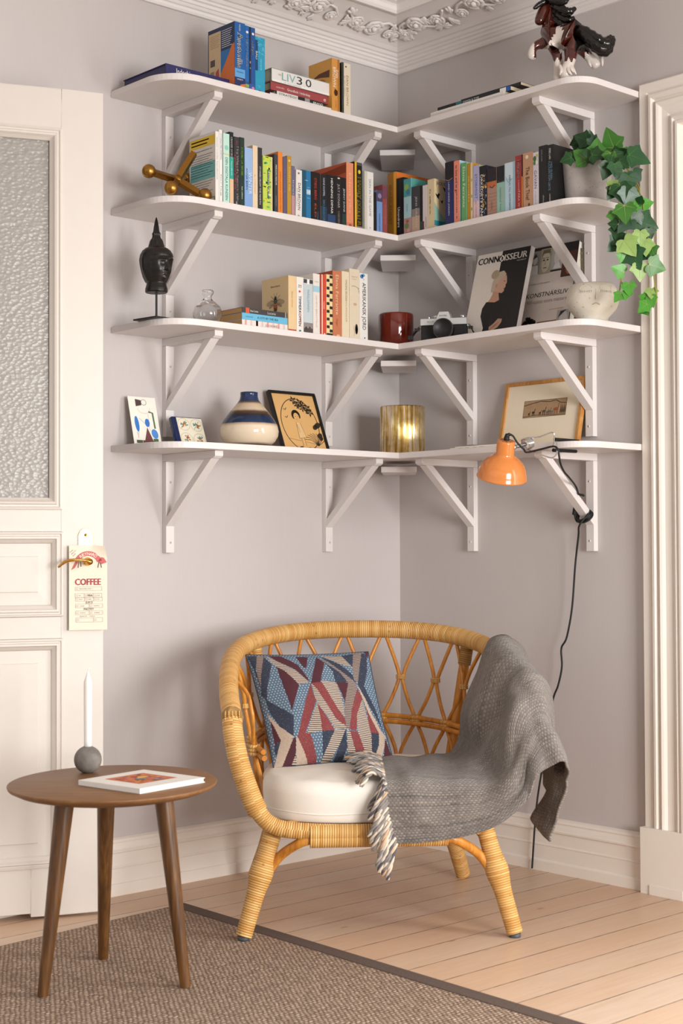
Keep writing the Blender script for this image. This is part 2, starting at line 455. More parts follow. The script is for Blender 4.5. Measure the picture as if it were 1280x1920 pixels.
        bm.to_mesh(me); bm.free(); me.update()
        o = bpy.data.objects.new(name, me); C.objects.link(o)
        if parent: o.parent = parent
        if bevel:
            b = o.modifiers.new('bevel', 'BEVEL'); b.width = bevel; b.segments = 2; b.limit_method = 'ANGLE'; b.angle_limit = radians(40)
        if subd:
            d = o.modifiers.new('subdivision', 'SUBSURF'); d.levels = subd; d.render_levels = subd
        return o

def thing(name, label, cat, loc=(0, 0, 0), rz=0.0, group=None):
    o = bpy.data.objects.new(name, None); C.objects.link(o); o.empty_display_size = 0.05
    o.location = loc; o.rotation_euler = (0, 0, rz)
    return tag(o, label, cat, group)
def tag(o, label=None, cat=None, group=None, kind=None):
    if label: o['label'] = label
    if cat: o['category'] = cat
    if group: o['group'] = group
    if kind: o['kind'] = kind
    return o

def spline(P, n=8, closed=False):
    """Catmull-Rom through P (tuples of any length)"""
    P = [V(p) for p in P]; N = len(P); out = []
    rng = N if closed else N-1
    for i in range(rng):
        p0 = P[i-1] if (closed or i > 0) else P[0]*2-P[1]
        p1 = P[i]; p2 = P[(i+1) % N]
        p3 = P[(i+2) % N] if (closed or i+2 < N) else P[-1]*2-P[-2]
        for k in range(n):
            t = k/n; t2 = t*t; t3 = t2*t
            out.append((p1*2 + (p2-p0)*t + (p0*2-p1*5+p2*4-p3)*t2 + (p1*3-p0-p2*3+p3)*t3)*0.5)
    if not closed: out.append(P[-1].copy())
    return out
# ================================================================ the room
mb = MB(); mb.bx(-3.2, 0.0, 0.0, 0.12, 0, 2.95, 'grey_wall_paint'); tag(mb.build('wall_left'), kind='structure')
mb = MB(); mb.bx(0.0, 0.12, -1.13, 0.12, 0, 2.95, 'grey_wall_paint')
mb.bx(0.0, 0.12, -2.2, -1.13, 2.31, 2.95, 'grey_wall_paint'); tag(mb.build('wall_right'), kind='structure')
mb = MB(); mb.bx(-3.9, 0.12, -6.2, 0.12, -0.05, 0, 'whitewashed_pine_boards'); tag(mb.build('floor'), kind='structure')
mb = MB(); mb.bx(-3.9, 0.12, -6.2, 0.12, 2.90, 2.95, 'plaster_white'); tag(mb.build('ceiling'), kind='structure')

def sweep_corner(mb, prof, m, x_end, y_end, side='both', y_start=0.0, smooth=False):
    """profile (distance from wall, z) run along both walls with a mitred corner"""
    L = [V((x_end, -d, z)) for d, z in prof]; K = [V((-d, -d, z)) for d, z in prof]; R = [V((-d, y_end, z)) for d, z in prof]
    for A, B in ((L, K), (K, R)):
        if (side == 'left' and A is K) or (side == 'right' and A is L): continue
        mb.grid([A, B], m, smooth)
        mb.add(A, [tuple(range(len(A)))], m); mb.add(B, [tuple(range(len(B)))], m)

BASE = [(0, 0), (0.027, 0), (0.027, 0.030), (0.025, 0.034), (0.021, 0.036), (0.021, 0.078), (0.023, 0.080), (0.023, 0.083), (0.0195, 0.086), (0.0195, 0.122), (0.026, 0.125), (0.027, 0.130), (0.022, 0.134), (0.020, 0.142), (0.017, 0.150), (0.019, 0.155), (0.016, 0.161), (0.006, 0.166), (0, 0.166)]
mb = MB(); sweep_corner(mb, BASE, 'cream_gloss_paint', -3.2, -1.045, 'left'); tag(mb.build('baseboard_left'), kind='structure')
mb = MB(); sweep_corner(mb, BASE, 'cream_gloss_paint', -3.2, -1.045, 'right'); tag(mb.build('baseboard_right'), kind='structure')

# cornice: stepped mouldings, a sloping frieze with plaster roses, an inner step up to the ceiling
E_, ZW, ZI = 0.215, 2.664, 2.776
COR = [(0, ZW), (0.010, ZW), (0.014, ZW+0.006), (0.014, ZW+0.014), (0.020, ZW+0.017), (0.024, ZW+0.024), (0.028, ZW+0.026), (0.030, ZW+0.034), (0.036, ZW+0.037), (0.038, ZW+0.043), (0.044, ZW+0.046), (0.050, ZW+0.054), (0.058, ZW+0.056), (0.070, ZW+0.066),
       (0.095, ZW+0.080), (0.13, ZW+0.093), (0.17, ZW+0.105), (E_-0.012, ZI+0.002), (E_-0.006, ZI-0.004), (E_+0.004, ZI-0.004), (E_+0.010, ZI+0.004), (E_+0.010, ZI+0.016), (E_+0.016, ZI+0.022), (E_+0.03, ZI+0.026), (E_+0.034, ZI+0.04), (E_+0.05, 2.90), (0, 2.90)]
mb = MB(); sweep_corner(mb, COR, 'plaster_white', -3.2, -4.2)
def rose(mb, fr, R):
    # cupped petals in three rings, standing proud of the frieze
    for k, (rr, npet, ps, hh) in enumerate(((0.62, 6, 0.50, 0.10), (0.34, 5, 0.40, 0.22), (0.10, 3, 0.26, 0.32))):
        for j in range(npet):
            a = 2*pi*(j+0.4*k)/npet + random.uniform(-0.15, 0.15)
            M = Matrix((fr.x, fr.y, fr.n)).transposed() @ Matrix.Rotation(a, 3, 'Z') @ Matrix.Rotation(-0.5+0.12*k, 3, 'Y')
            mb.sphere(fr.p(rr*R*cos(a), rr*R*sin(a), hh*R*0.55), R*ps, 'plaster_white', 10, (0.42, 1.0, 0.28), M)
    mb.sphere(fr.p(0, 0, 0.2*R), R*0.22, 'plaster_white', 10)
def leaf_relief(mb, fr, L, a):
    f = fr.rot(a)
    M = Matrix((f.x, f.y, f.n)).transposed()
    mb.sphere(f.p(L*0.5, 0, 0.002), L*0.5, 'plaster_white', 10, (1, 0.36, 0.2), M)
    mb.sphere(f.p(L*0.55, L*0.16, 0.003), L*0.3, 'plaster_white', 8, (1, 0.4, 0.25), M @ Matrix.Rotation(0.5, 3, 'Z'))
    mb.sphere(f.p(L*0.45, -L*0.16, 0.003), L*0.28, 'plaster_white', 8, (1, 0.4, 0.25), M @ Matrix.Rotation(-0.5, 3, 'Z'))
def frieze_frame(wall, s, d):
    z = ZW+0.066+(d-0.07)*(0.041/0.125)
    # normal points down and into the room
    if wall == 'L': return Fr((-s, -d, z), (1, 0, 0), V((0, -1, 0.33)), V((0, -0.31, -0.95)))
    return Fr((-d, -s, z), (0, -1, 0), V((-1, 0, 0.33)), V((-0.31, 0, -0.95)))
rnd = random.Random(3)
for wall in 'LR':
    s = 0.235
    while s < 1.35:
        fr = frieze_frame(wall, s, 0.135 + rnd.uniform(-0.015, 0.012))
        rose(mb, fr, 0.043)
        fr2 = frieze_frame(wall, s+0.082, 0.128); rose(mb, fr2, 0.034)
        fr3 = frieze_frame(wall, s-0.075, 0.12); rose(mb, fr3, 0.027)
        for q in range(14):
            f = frieze_frame(wall, s+rnd.uniform(-0.12, 0.14), 0.130+rnd.uniform(-0.035, 0.040))
            leaf_relief(mb, f, rnd.uniform(0.034, 0.056), rnd.uniform(0, 6.28))
        pts = []
        for q in range(9):
            f = frieze_frame(wall, s-0.09+q*0.028, 0.135+0.03*sin(q*0.9)); pts.append(f.p(0, 0, 0.002))
        mb.tube(pts, 0.0045, 'plaster_white', 6)
        s += 0.262
tag(mb.build('trim_1'), kind='structure')

# door casing at the right edge
CAS = [(-1.043, 0.0), (-1.043, 0.022), (-1.047, 0.026), (-1.072, 0.026), (-1.076, 0.022), (-1.079, 0.022), (-1.081, 0.031), (-1.086, 0.036), (-1.094, 0.037), (-1.099, 0.032), (-1.102, 0.026), (-1.106, 0.026), (-1.109, 0.034), (-1.115, 0.040), (-1.122, 0.037), (-1.130, 0.031), (-1.150, 0.029), (-1.155, 0.026), (-1.158, 0.026), (-1.161, 0.034), (-1.170, 0.040), (-1.176, 0.034), (-1.180, 0.034), (-1.184, 0.044), (-1.192, 0.044), (-1.192, 0.0)]
ZT = 2.384
mb = MB()
A = [V((-d, y, 0.185)) for y, d in CAS]
B = [V((-d, y, ZT+(y+1.043))) for y, d in CAS]
D = [V((-d, -2.2, ZT+(y+1.043))) for y, d in CAS]
mb.grid([A, B, D], 'cream_gloss_paint', False)
mb.add(A, [tuple(range(len(A)))], 'cream_gloss_paint')
# plinth block
mb.bx(-0.046, 0, -1.192, -1.0415, 0, 0.192, 'cream_gloss_paint')
mb.bx(-0.050, 0, -1.192, -1.075, 0, 0.028, 'cream_gloss_paint')
# jamb lining and the rebate behind the casing
mb.bx(0.0, 0.12, -1.20, -1.13, 0, 2.30, 'cream_gloss_paint')
tag(mb.build('trim_2', bevel=0.0008), kind='structure')

# closed white door inside the right hand casing
mb = MB(); mb.bx(0.055, 0.095, -2.18, -1.205, 0.008, 2.295, 'cream_gloss_paint')
for z0, z1 in ((0.15, 0.85), (1.05, 2.15)):
    for y0, y1 in ((-1.66, -1.33), (-2.06, -1.73)):
        for d, e in ((0.0, 0.006), (0.03, 0.010)): mb.bx(0.055-e, 0.0551, y0+d, y1-d, z0+d, z1-d, 'cream_gloss_paint')
tag(mb.build('door_2', bevel=0.003), kind='structure')

# ---------------------------------------------------------------- the open glazed door leaf, folded back towards the left wall
DO = V((-1.347, -0.174, 0)); DD = V((-0.924, 0.382, 0)).normalized(); DN = V((-0.382, -0.924, 0)).normalized()
dfr = Fr(DO, DD, (0, 0, 1), DN)           # x runs from the free edge towards the hinge
DW, DT = 0.62, 0.04
door = bpy.data.objects.new('door_1', None); C.objects.link(door); tag(door, kind='structure')
CR = 'door_paint'
mb = MB()
def dbox(x0, x1, z0, z1, n0, n1, m=CR): mb.box(dfr.p(x0, z0, n0), dfr.x*(x1-x0), dfr.y*(z1-z0), dfr.n*(n1-n0), m)
XR, XL = 0.105, 0.515
Z3, Z2, Z1, ZTOP = (0.139, 0.766), (0.826, 1.060), (1.123, 2.178), 2.291
dbox(-0.012, XR, 0.008, ZTOP, -DT, 0); dbox(XL, DW, 0.018, ZTOP, -DT, 0)
dbox(XR, 0.187, 0.008, Z3[0], -DT, 0); dbox(0.187, XL, 0.0175, Z3[0], -DT, 0)
dbox(XR, XL, Z3[1], Z2[0], -DT, 0); dbox(XR, XL, Z2[1], Z1[0], -DT, 0); dbox(XR, XL, Z1[1], ZTOP, -DT, 0)
mb.build('leaf_frame', door, bevel=0.0015)
def mould(x0, x1, z0, z1, prof, m, mbx):
    """prof: (inset, height) list run round a rectangle with mitres"""
    rings = [[dfr.p(x0+i, z0+i, h), dfr.p(x1-i, z0+i, h), dfr.p(x1-i, z1-i, h), dfr.p(x0+i, z1-i, h)] for i, h in prof]
    for a, b in zip(rings, rings[1:]):
        for j in range(4):
            j2 = (j+1) % 4
            mbx.add([a[j], a[j2], b[j2], b[j]], [(0, 1, 2, 3)], m)
PM = [(0, 0.0), (0.0015, 0.006), (0.006, 0.007), (0.008, 0.003), (0.011, 0.003), (0.014, 0.008), (0.019, 0.008), (0.022, 0.002), (0.030, -0.006), (0.033, -0.012)]
for nm, (z0, z1) in (('door_panel', Z3), ('door_panel', Z2)):
    mb = MB(); mould(XR-0.006, XL+0.006, z0, z1, PM, CR, mb)
    # flat ground then a fielded raised centre
    mould(XR+0.027, XL-0.027, z0+0.033, z1-0.033, [(0, -0.012), (0.034, -0.011), (0.0345, -0.008), (0.036, -0.007)], CR, mb)
    mb.add([dfr.p(XR+0.063, z0+0.069, -0.007), dfr.p(XL-0.063, z0+0.069, -0.007), dfr.p(XL-0.063, z1-0.069, -0.007), dfr.p(XR+0.063, z1-0.069, -0.007)], [(0, 1, 2, 3)], CR)
    mb.box(dfr.p(XR-0.004, z0+0.002, -0.034), dfr.x*(XL-XR+0.008), dfr.y*(z1-z0-0.004), dfr.n*0.012, CR)
    mb.build(nm, door)
mb = MB(); mould(XR-0.003, XL+0.003, Z1[0]-0.003, Z1[1]+0.003, [(0, 0), (0.001, 0.005), (0.007, 0.007), (0.010, 0.003), (0.014, 0.003), (0.017, 0.008), (0.022, 0.006), (0.027, -0.002), (0.034, -0.010), (0.034, -0.016)], CR, mb)
mb.build('glazing_bead', door)
mb = MB(); mb.box(dfr.p(XR+0.02, Z1[0]+0.02, -0.024), dfr.x*(XL-XR-0.04), dfr.y*(Z1[1]-Z1[0]-0.04), dfr.n*0.006, 'patterned_frosted_glass')
tag(mb.build('glass_pane', door), 'patterned frosted glass pane')

# brass plate and lever
mb = MB()
px, pz0, pz1, hw = 0.038, 0.885, 1.070, 0.0205
pts = [(px-hw, pz0+0.016), (px-hw*0.6, pz0+0.004), (px, pz0), (px+hw*0.6, pz0+0.004), (px+hw, pz0+0.016), (px+hw, pz1-0.020), (px+hw*0.75, pz1-0.008), (px+hw*0.4, pz1-0.002), (px, pz1), (px-hw*0.4, pz1-0.002), (px-hw*0.75, pz1-0.008), (px-hw, pz1-0.020)]
mb.prism(dfr, pts, 0.003, 'polished_brass')
mb.sphere(dfr.p(px, 1.051, 0.003), 0.0042, 'aged_brass', 10)
pl = tag(mb.build('handle_plate', door, bevel=0.0008), 'polished brass handle plate')
mb = MB()
mb.lathe([(0.0, 0.0), (0.015, 0.0), (0.0165, 0.004), (0.012, 0.009), (0.009, 0.014), (0.0085, 0.045), (0.0, 0.046)], 'polished_brass', dfr.p(px-0.004, 0.977, 0.003), 20, dfr.n)
lp = spline([dfr.p(px-0.006, 0.976, 0.046), dfr.p(px+0.014, 0.981, 0.050), dfr.p(px+0.042, 0.982, 0.050), dfr.p(px+0.064, 0.977, 0.048), dfr.p(px+0.083, 0.962, 0.046)], 6)
mb.tube(lp, [0.0075]*2+[0.0058]*(len(lp)-6)+[0.005, 0.0048, 0.0045, 0.003], 'polished_brass', 12, flat=0.75)
tag(mb.build('door_handle', door), 'curved brass lever handle')

# paper breakfast card hanging from the lever
def card():
    root = thing('door_hanger', 'cream paper breakfast order card hanging on the brass door lever', 'card')
    f = Fr(dfr.p(0.0855, 0.788, 0.012), -dfr.x, V((0, 0, 1)) , dfr.n)   # x to the right as seen
    W_, H_ = 0.106, 0.234
    mb = MB(); pc = mat('card_stock', '#ecdfcb', 0.7)
    nu, nv = 14, 20
    def P(i, j):
        x = W_*i/nu; y = H_*j/nv
        c = 0.0012*((x/W_-0.5)**2)*4
        # the top right corner curls forward
        q = max(0.0, (x/W_-0.6)/0.4)*max(0.0, (y/H_-0.84)/0.16); 
        return (x - q*0.010, y - q*0.002, c + 0.014*q)
    G = [[f.p(*P(i, j)) for j in range(nv+1)] for i in range(nu+1)]
    mb.grid(G, pc); mb.grid([[p-f.n*0.0006 for p in r] for r in G], pc)
    g = f.at(0, 0, -0.0012); red, blk = '#c0504d', '#3a3430'
    def lay(p): return p
    mb.ring(g, 0.053, 0.178, 0.040, 0.040, 0.013, red, 0.003, 30, radians(20), radians(160))
    # the running fox: body arch above, tail left, head and legs right
    mb.poly(g, [(0.011, 0.176), (0.021, 0.196), (0.024, 0.186), (0.016, 0.172), (0.006, 0.166)], red, 0.003)
    mb.poly(g, [(0.084, 0.196), (0.093, 0.206), (0.096, 0.200), (0.105, 0.187), (0.097, 0.184), (0.088, 0.181), (0.080, 0.190)], red, 0.003)
    for a, b in (((0.083, 0.188), (0.080, 0.172)), ((0.087, 0.186), (0.090, 0.172)), ((0.027, 0.187), (0.025, 0.172)), ((0.032, 0.19), (0.033, 0.175))):
        mb.stroke(g, [a, b], 0.002, blk, 0.0031)
    s_ = 'REYNARD'
    for i, ch in enumerate(s_):
        a = radians(128-76*i/6); q = Fr(g.p(0.053+0.029*cos(a), 0.178+0.029*sin(a)), g.x*sin(a)-g.y*cos(a), g.x*cos(a)+g.y*sin(a), g.n)
        mb.text(q, ch, 0.0085, '#f3e6d2', 0, 0, 'c', off=0.0034, width=0.0068)
    mb.text(g, 'COFFEE', 0.0185, red, 0.017, 0.1245, width=0.071, off=0.003, bold=0.0008)
    for (x, y, t, sz) in ((0.058, 0.0925, 'TEA', 0.006), (0.056, 0.0735, 'JUICE', 0.006), (0.055, 0.0550, 'PASTRY', 0.006)):
        mb.text(g, t, sz, blk, x, y, 'c', off=0.003)
    def boxes(y0, y1, xs):
        for a, b in zip(xs, xs[1:]):
            for (p, q) in (((a, y0), (b, y0)), ((a, y1), (b, y1)), ((a, y0), (a, y1)), ((b, y0), (b, y1))): mb.stroke(g, [p, q], 0.0006, '#8c8276', 0.003)
            yc = (y0+y1)/2; c = 0.0022
            if y1 > 0.03:
                mb.stroke(g, [(a+0.003, yc-c), (a+0.003+2*c, yc-c), (a+0.003+2*c, yc+c), (a+0.003, yc+c), (a+0.003, yc-c)], 0.0005, '#5c544b', 0.003)
    boxes(0.109, 0.119, [0.017, 0.091]); mb.text(g, 'FRENCH PRESS COFFEE  x1', 0.0024, blk, 0.028, 0.1128, off=0.003)
    boxes(0.089+0.001, 0.101, [0.017, 0.042, 0.067, 0.091])
    for x, t in ((0.027, 'MILK'), (0.0515, 'STEAMED'), (0.076, 'CREAM')): mb.text(g, t, 0.0022, blk, x, 0.0945, off=0.003)
    boxes(0.080, 0.0905, [0.018, 0.043, 0.068, 0.092])
    for x, t in ((0.028, 'BLACK'), (0.053, 'GREEN'), (0.078, 'MINT')): mb.text(g, t, 0.0022, blk, x, 0.084, off=0.003)
    boxes(0.0615, 0.0720, [0.018, 0.056, 0.093])
    for x, t in ((0.030, 'ORANGE'), (0.068, 'GRAPEFRUIT')): mb.text(g, t, 0.0022, blk, x, 0.0655, off=0.003)
    boxes(0.0425, 0.0530, [0.018, 0.056, 0.093])
    for x, t in ((0.030, 'CROISSANT'), (0.070, 'BLUEBERRY')): mb.text(g, t, 0.0022, blk, x, 0.0465, off=0.003)
    mb.text(g, 'DELIVERY TIME        ROOM NO', 0.0022, blk, 0.03, 0.037, off=0.003)
    boxes(0.022, 0.034, [0.019, 0.068, 0.093])
    for k, t in enumerate(('PLEASE', 'HANG ON', 'DOOR')):
        q = g.at(0.006+0.004*k, 0.205-0.005*k).rot(0.75); mb.text(q, t, 0.0026, blk, 0.004, 0.008, off=0.003)
    mb.build('card_sheet', root)
card()
# ================================================================ corner shelves
TOP = [2.3659, 2.0159, 1.6663, 1.3159]
TH = 0.0186
SP = 'shelf_paint'
def arc(cx, cy, r, a0, a1, n=10): return [(cx+r*cos(a0+(a1-a0)*i/n), cy+r*sin(a0+(a1-a0)*i/n)) for i in range(n+1)]
def bracket(parent, side, s0):
    """side L: upright against y=0, outer left face at x=-s0; side R: against x=0, outer right face at y=-s0"""
    zb = 0.0
    if side == 'L': fr = Fr((-s0, 0, zb), (0, -1, 0), (0, 0, 1), (1, 0, 0))    # x out of the wall, y up, n along the wall to the corner
    else: fr = Fr((0, -s0, zb), (-1, 0, 0), (0, 0, 1), (0, 1, 0))
    root = bpy.data.objects.new('bracket', None); C.objects.link(root); root.parent = parent
    W_ = 0.030
    mb = MB(); mb.prism(fr, [(0.0003, -0.298), (0.0203, -0.298), (0.0203, -0.0225), (0.0003, -0.0225)], W_, SP); mb.build('upright', root, bevel=0.0012)
    mb = MB(); mb.prism(fr, [(0.0003, -0.0223), (0.252, -0.0223), (0.262, -0.016), (0.262, -0.0002), (0.0003, -0.0002)], W_, SP); mb.build('arm', root, bevel=0.0012)
    mb = MB(); mb.prism(fr, [(0.0204, -0.218), (0.0204, -0.190), (0.212, -0.0225), (0.244, -0.0225)], W_, SP); mb.build('brace', root, bevel=0.0012)
    for z in (-0.085, -0.267):
        mb = MB(); mb.lathe([(0, 0.0), (0.0042, 0.0), (0.0036, 0.0012), (0, 0.0016)], 'shelf_paint', fr.p(0.0203, z, 0.016), 10, fr.x); mb.lathe([(0, 0.0014), (0.0015, 0.0016), (0, 0.0022)], 'screw_steel', fr.p(0.0203, z, 0.016), 8, fr.x)
        mb.build('screw_head', root)
SH_LABEL = ['topmost corner shelf under the ceiling cornice, carrying travel guides and the horse figurine',
            'second corner shelf from the top, filled with paperbacks and the potted ivy',
            'third corner shelf from the top, carrying the camera and the magazine',
            'lowest corner shelf with the round vase, the gilt vase and the orange clamp lamp']
for lev, zt in enumerate(TOP):
    root = thing('corner_shelf', SH_LABEL[lev], 'shelf', (0, 0, zt-TH), 0, 'corner shelves')
    fr = Fr((0, 0, 0), (1, 0, 0), (0, 1, 0))
    mb = MB(); pts = [(-0.0004, -0.0004), (-1.1925, -0.0004), (-1.1925, -0.185)] + arc(-1.0795, -0.185, 0.113, pi, 1.5*pi, 12) + [(-0.2965, -0.298), (-0.0004, -0.298)]
    mb.prism(fr, pts[::-1], TH, SP); mb.build('board', root, bevel=0.0012)
    mb = MB(); pts = [(-0.0004, -0.2985), (-0.2963, -0.2985)] + arc(-0.2153, -0.9615, 0.081, pi, 1.5*pi, 12)[0:] + [(-0.0004, -1.0425)]
    if lev == 2: pass
    mb.prism(fr, pts, TH, SP); mb.build('board', root, bevel=0.0012)
    for s0, sd in ((1.0076, 'L'), (0.3614, 'L'), (0.8614, 'R'), (0.3676, 'R')): bracket(root, sd, s0)
    # square block screwed under the joint, set across the corner
    f2 = Fr((-0.2005, -0.2005, -0.0188), (0.7071, -0.7071, 0), (0.7071, 0.7071, 0), (0, 0, -1))
    mb = MB(); mb.prism(f2, [(-0.0585, 0), (0.0585, 0), (0.055, 0.20), (-0.055, 0.20)], 0.0185, SP); mb.build('corner_block', root, bevel=0.0015)

def px(u, v, ax, c):
    """point on the plane axis=c seen along the sight line of photo position u, v"""
    d = fwd + rgt*((u-640)/2811.41) - upv*((v-960)/2811.41)
    i = 'xyz'.index(ax); return CAM + d*((c-CAM[i])/d[i])
def pxd(u, v, q):
    """same, on the upright plane through point q that faces the viewer"""
    d = fwd + rgt*((u-640)/2811.41) - upv*((v-960)/2811.41)
    h = V((cos(YAW), sin(YAW), 0)); return CAM + d*((V(q)-CAM).dot(h)/d.dot(h))
HF = V((cos(YAW), sin(YAW), 0)); HR = V((sin(YAW), -cos(YAW), 0)); UP = V((0, 0, 1))

# ================================================================ things on the shelves (books come later)
# ---- brass jack, level 2
root = thing('jack_ornament', 'large brass toy jack ornament at the left end of the second shelf', 'ornament', (-1.10, -0.19, TOP[1]))
ctr = V((-1.093, -0.195, TOP[1]+0.066)); off = root.location
arms = [px(279, 321, 'y', -0.20), px(321, 360, 'y', -0.262), px(352, 306, 'x', -1.062), px(384, 370, 'x', -1.038), px(349, 336, 'y', -0.122)]
for a in arms[:2]+arms[2:]:
    d = (a-ctr); L = d.length; d.normalize()
    mb = MB(); u = d.orthogonal().normalized(); w_ = d.cross(u)
    rings = []
    for t, r in ((0.0, 0.0125), (0.1, 0.0115), (L-0.012, 0.0065)):
        rings.append([ctr-off+d*t+(u*cos(q)+w_*sin(q))*r for q in [pi/4+k*pi/2 for k in range(5)]])
    mb.grid(rings, 'aged_brass', False); mb.build('arm', root)
for a in (arms[0], arms[1], arms[3], arms[4]):
    mb = MB(); z = max(a.z, TOP[1]+0.0205); mb.sphere(V((a.x, a.y, z))-off, 0.0200, 'aged_brass', 24); mb.build('ball', root)
mb = MB(); mb.sphere(ctr-off, 0.0165, 'aged_brass', 16); mb.build('hub', root)

# ---- carved head on a stand, level 3
def head_sculpture():
    base = V((-1.163, -0.19, TOP[2]))
    root = thing('head_sculpture', 'black carved head with a pointed topknot on a thin stand, left end of shelf', 'sculpture', base, radians(-84))
    mb = MB(); mb.box((-0.05, -0.045, 0.0), (0.10, 0, 0), (0, 0.09, 0), (0, 0, 0.0045), 'matte_black'); mb.build('base_plate', root, bevel=0.001)
    mb = MB(); mb.tube([(0, 0, 0.004), (0, 0, 0.085)], 0.0032, 'matte_black', 10); mb.build('rod', root)
    # local +x is where the face looks
    H0 = 0.080
    prof = [(0.000, 0.030), (0.002, 0.0335), (0.012, 0.033), (0.020, 0.0305), (0.027, 0.029), (0.034, 0.0325), (0.045, 0.038), (0.060, 0.0425), (0.078, 0.0465), (0.095, 0.0488), (0.110, 0.0455), (0.121, 0.039), (0.128, 0.030), (0.131, 0.0245), (0.140, 0.0215), (0.150, 0.0185), (0.158, 0.0125), (0.165, 0.0112), (0.170, 0.0125), (0.176, 0.009), (0.190, 0.007), (0.205, 0.0042), (0.218, 0.0005)]
    def base_r(z):
        for (a, ra), (b, rb) in zip(prof, prof[1:]):
            if a <= z <= b:
                t = (z-a)/(b-a); return ra+(rb-ra)*t
        return prof[-1][1]
    g = lambda x, s: math.exp(-(x/s)**2)
    nz, nt_ = 150, 110; P = []
    for i in range(nz+1):
        z = 0.218*i/nz; r0 = base_r(z); row = []
        for j in range(nt_+1):
            a = -pi + 2*pi*j/nt_; r = r0
            s = a*0.047     # arc position across the face
            if 0.030 < z < 0.125:
                r += 0.0010*(abs(a) < 1.05)*g(z-0.105, 0.02)
                r += 0.0140*g(s, 0.0055)*max(0, min(1, (0.088-z)/0.026))*(1 if z > 0.0615 else g(z-0.0615, 0.0025))   # nose
                r += 0.004*g(abs(s)-0.0055, 0.003)*g(z-0.064, 0.004)                                     # nostrils
                r += 0.0058*g(z-(0.0905+0.004*cos(min(1.5, abs(abs(s)-0.014)/0.012))), 0.0022)*g(abs(s)-0.014, 0.0125)   # brows
                r -= 0.0070*g(z-0.0800, 0.0055)*g(abs(s)-0.0150, 0.0080)                                  # sockets
                r += 0.0036*g(z-0.0795, 0.0034)*g(abs(s)-0.0150, 0.0062)                                  # lids
                r -= 0.0016*g(z-0.0785, 0.0008)*g(abs(s)-0.0150, 0.0062)
                r += 0.0066*g(z-0.0545, 0.0022)*g(s, 0.0088); r += 0.0070*g(z-0.0490, 0.0024)*g(s, 0.0075)  # lips
                r -= 0.0020*g(z-0.0517, 0.0009)*g(s, 0.0095)
                r += 0.0060*g(z-0.0390, 0.0060)*g(s, 0.0100)                                             # chin
                r += 0.0022*g(z-0.060, 0.010)*g(abs(s)-0.024, 0.012)                                     # cheeks
                if z < 0.034: pass
                # long ears
                r += 0.0075*g(abs(a)-1.62, 0.13)*g(z-0.068, 0.030)
                r -= 0.0035*g(abs(a)-1.60, 0.05)*g(z-0.072, 0.020)
            # hair cap with a raised edge
            edge = 0.102 if abs(a) < 1.05 else max(0.030, 0.102-(abs(a)-1.05)*0.42)
            if z > edge and z < 0.1285: r += 0.0022 + 0.0007*sin(a*34)*sin(z*1400)
            if z > 0.131: r += 0.0008*sin(a*14)
            x = r*cos(a)*1.02; y = r*sin(a)*0.93
            row.append((x, y, H0+z))
        P.append(row)
    mb = MB(); mb.grid(P, 'lacquered_black'); mb.add(P[0], [tuple(range(nt_+1))], 'lacquered_black')
    mb.build('head', root, weld=True)
head_sculpture()

# ---- clear glass bottle vase
q = px(389, 604, "y", -0.205)
mb = MB()
gp = [(0.0, 0.001), (0.022, 0.001), (0.036, 0.010), (0.043, 0.028), (0.0435, 0.038), (0.038, 0.055), (0.026, 0.068), (0.0155, 0.075), (0.0125, 0.080), (0.0125, 0.088), (0.0165, 0.094), (0.0185, 0.100), (0.0165, 0.1045), (0.013, 0.103)]
gi = [(r-0.0016 if r > 0.002 else 0, z+0.002 if z < 0.07 else z) for r, z in gp[:-1]]
mb.lathe(gp+gi[::-1], 'clear_glass', (0, 0, 0), 48)
o = mb.build('bottle_vase', weld=True); o.location = (q.x, -0.205, TOP[2]+0.0002)
tag(o, 'small round clear glass bottle vase with a flared neck', 'vase')

# ---- red-brown tealight glass in the corner of level 3
m = mat('tortoise_glaze', '#6a1d0d', 0.12, var=0.5, scale=9, Coat_Weight=0.6)
mb = MB(); R_ = 0.0575
mb.lathe([(0, 0), (R_-0.004, 0), (R_, 0.005), (R_, 0.104), (R_-0.002, 0.109), (R_-0.005, 0.110), (R_-0.007, 0.107), (R_-0.007, 0.012), (0, 0.010)], 'tortoise_glaze', (0, 0, 0), 64)
o = mb.build('candle_pot', weld=True); o.location = (-0.232, -0.222, TOP[2]); tag(o, 'glossy red brown cylindrical candle pot in the shelf corner', 'candle pot')

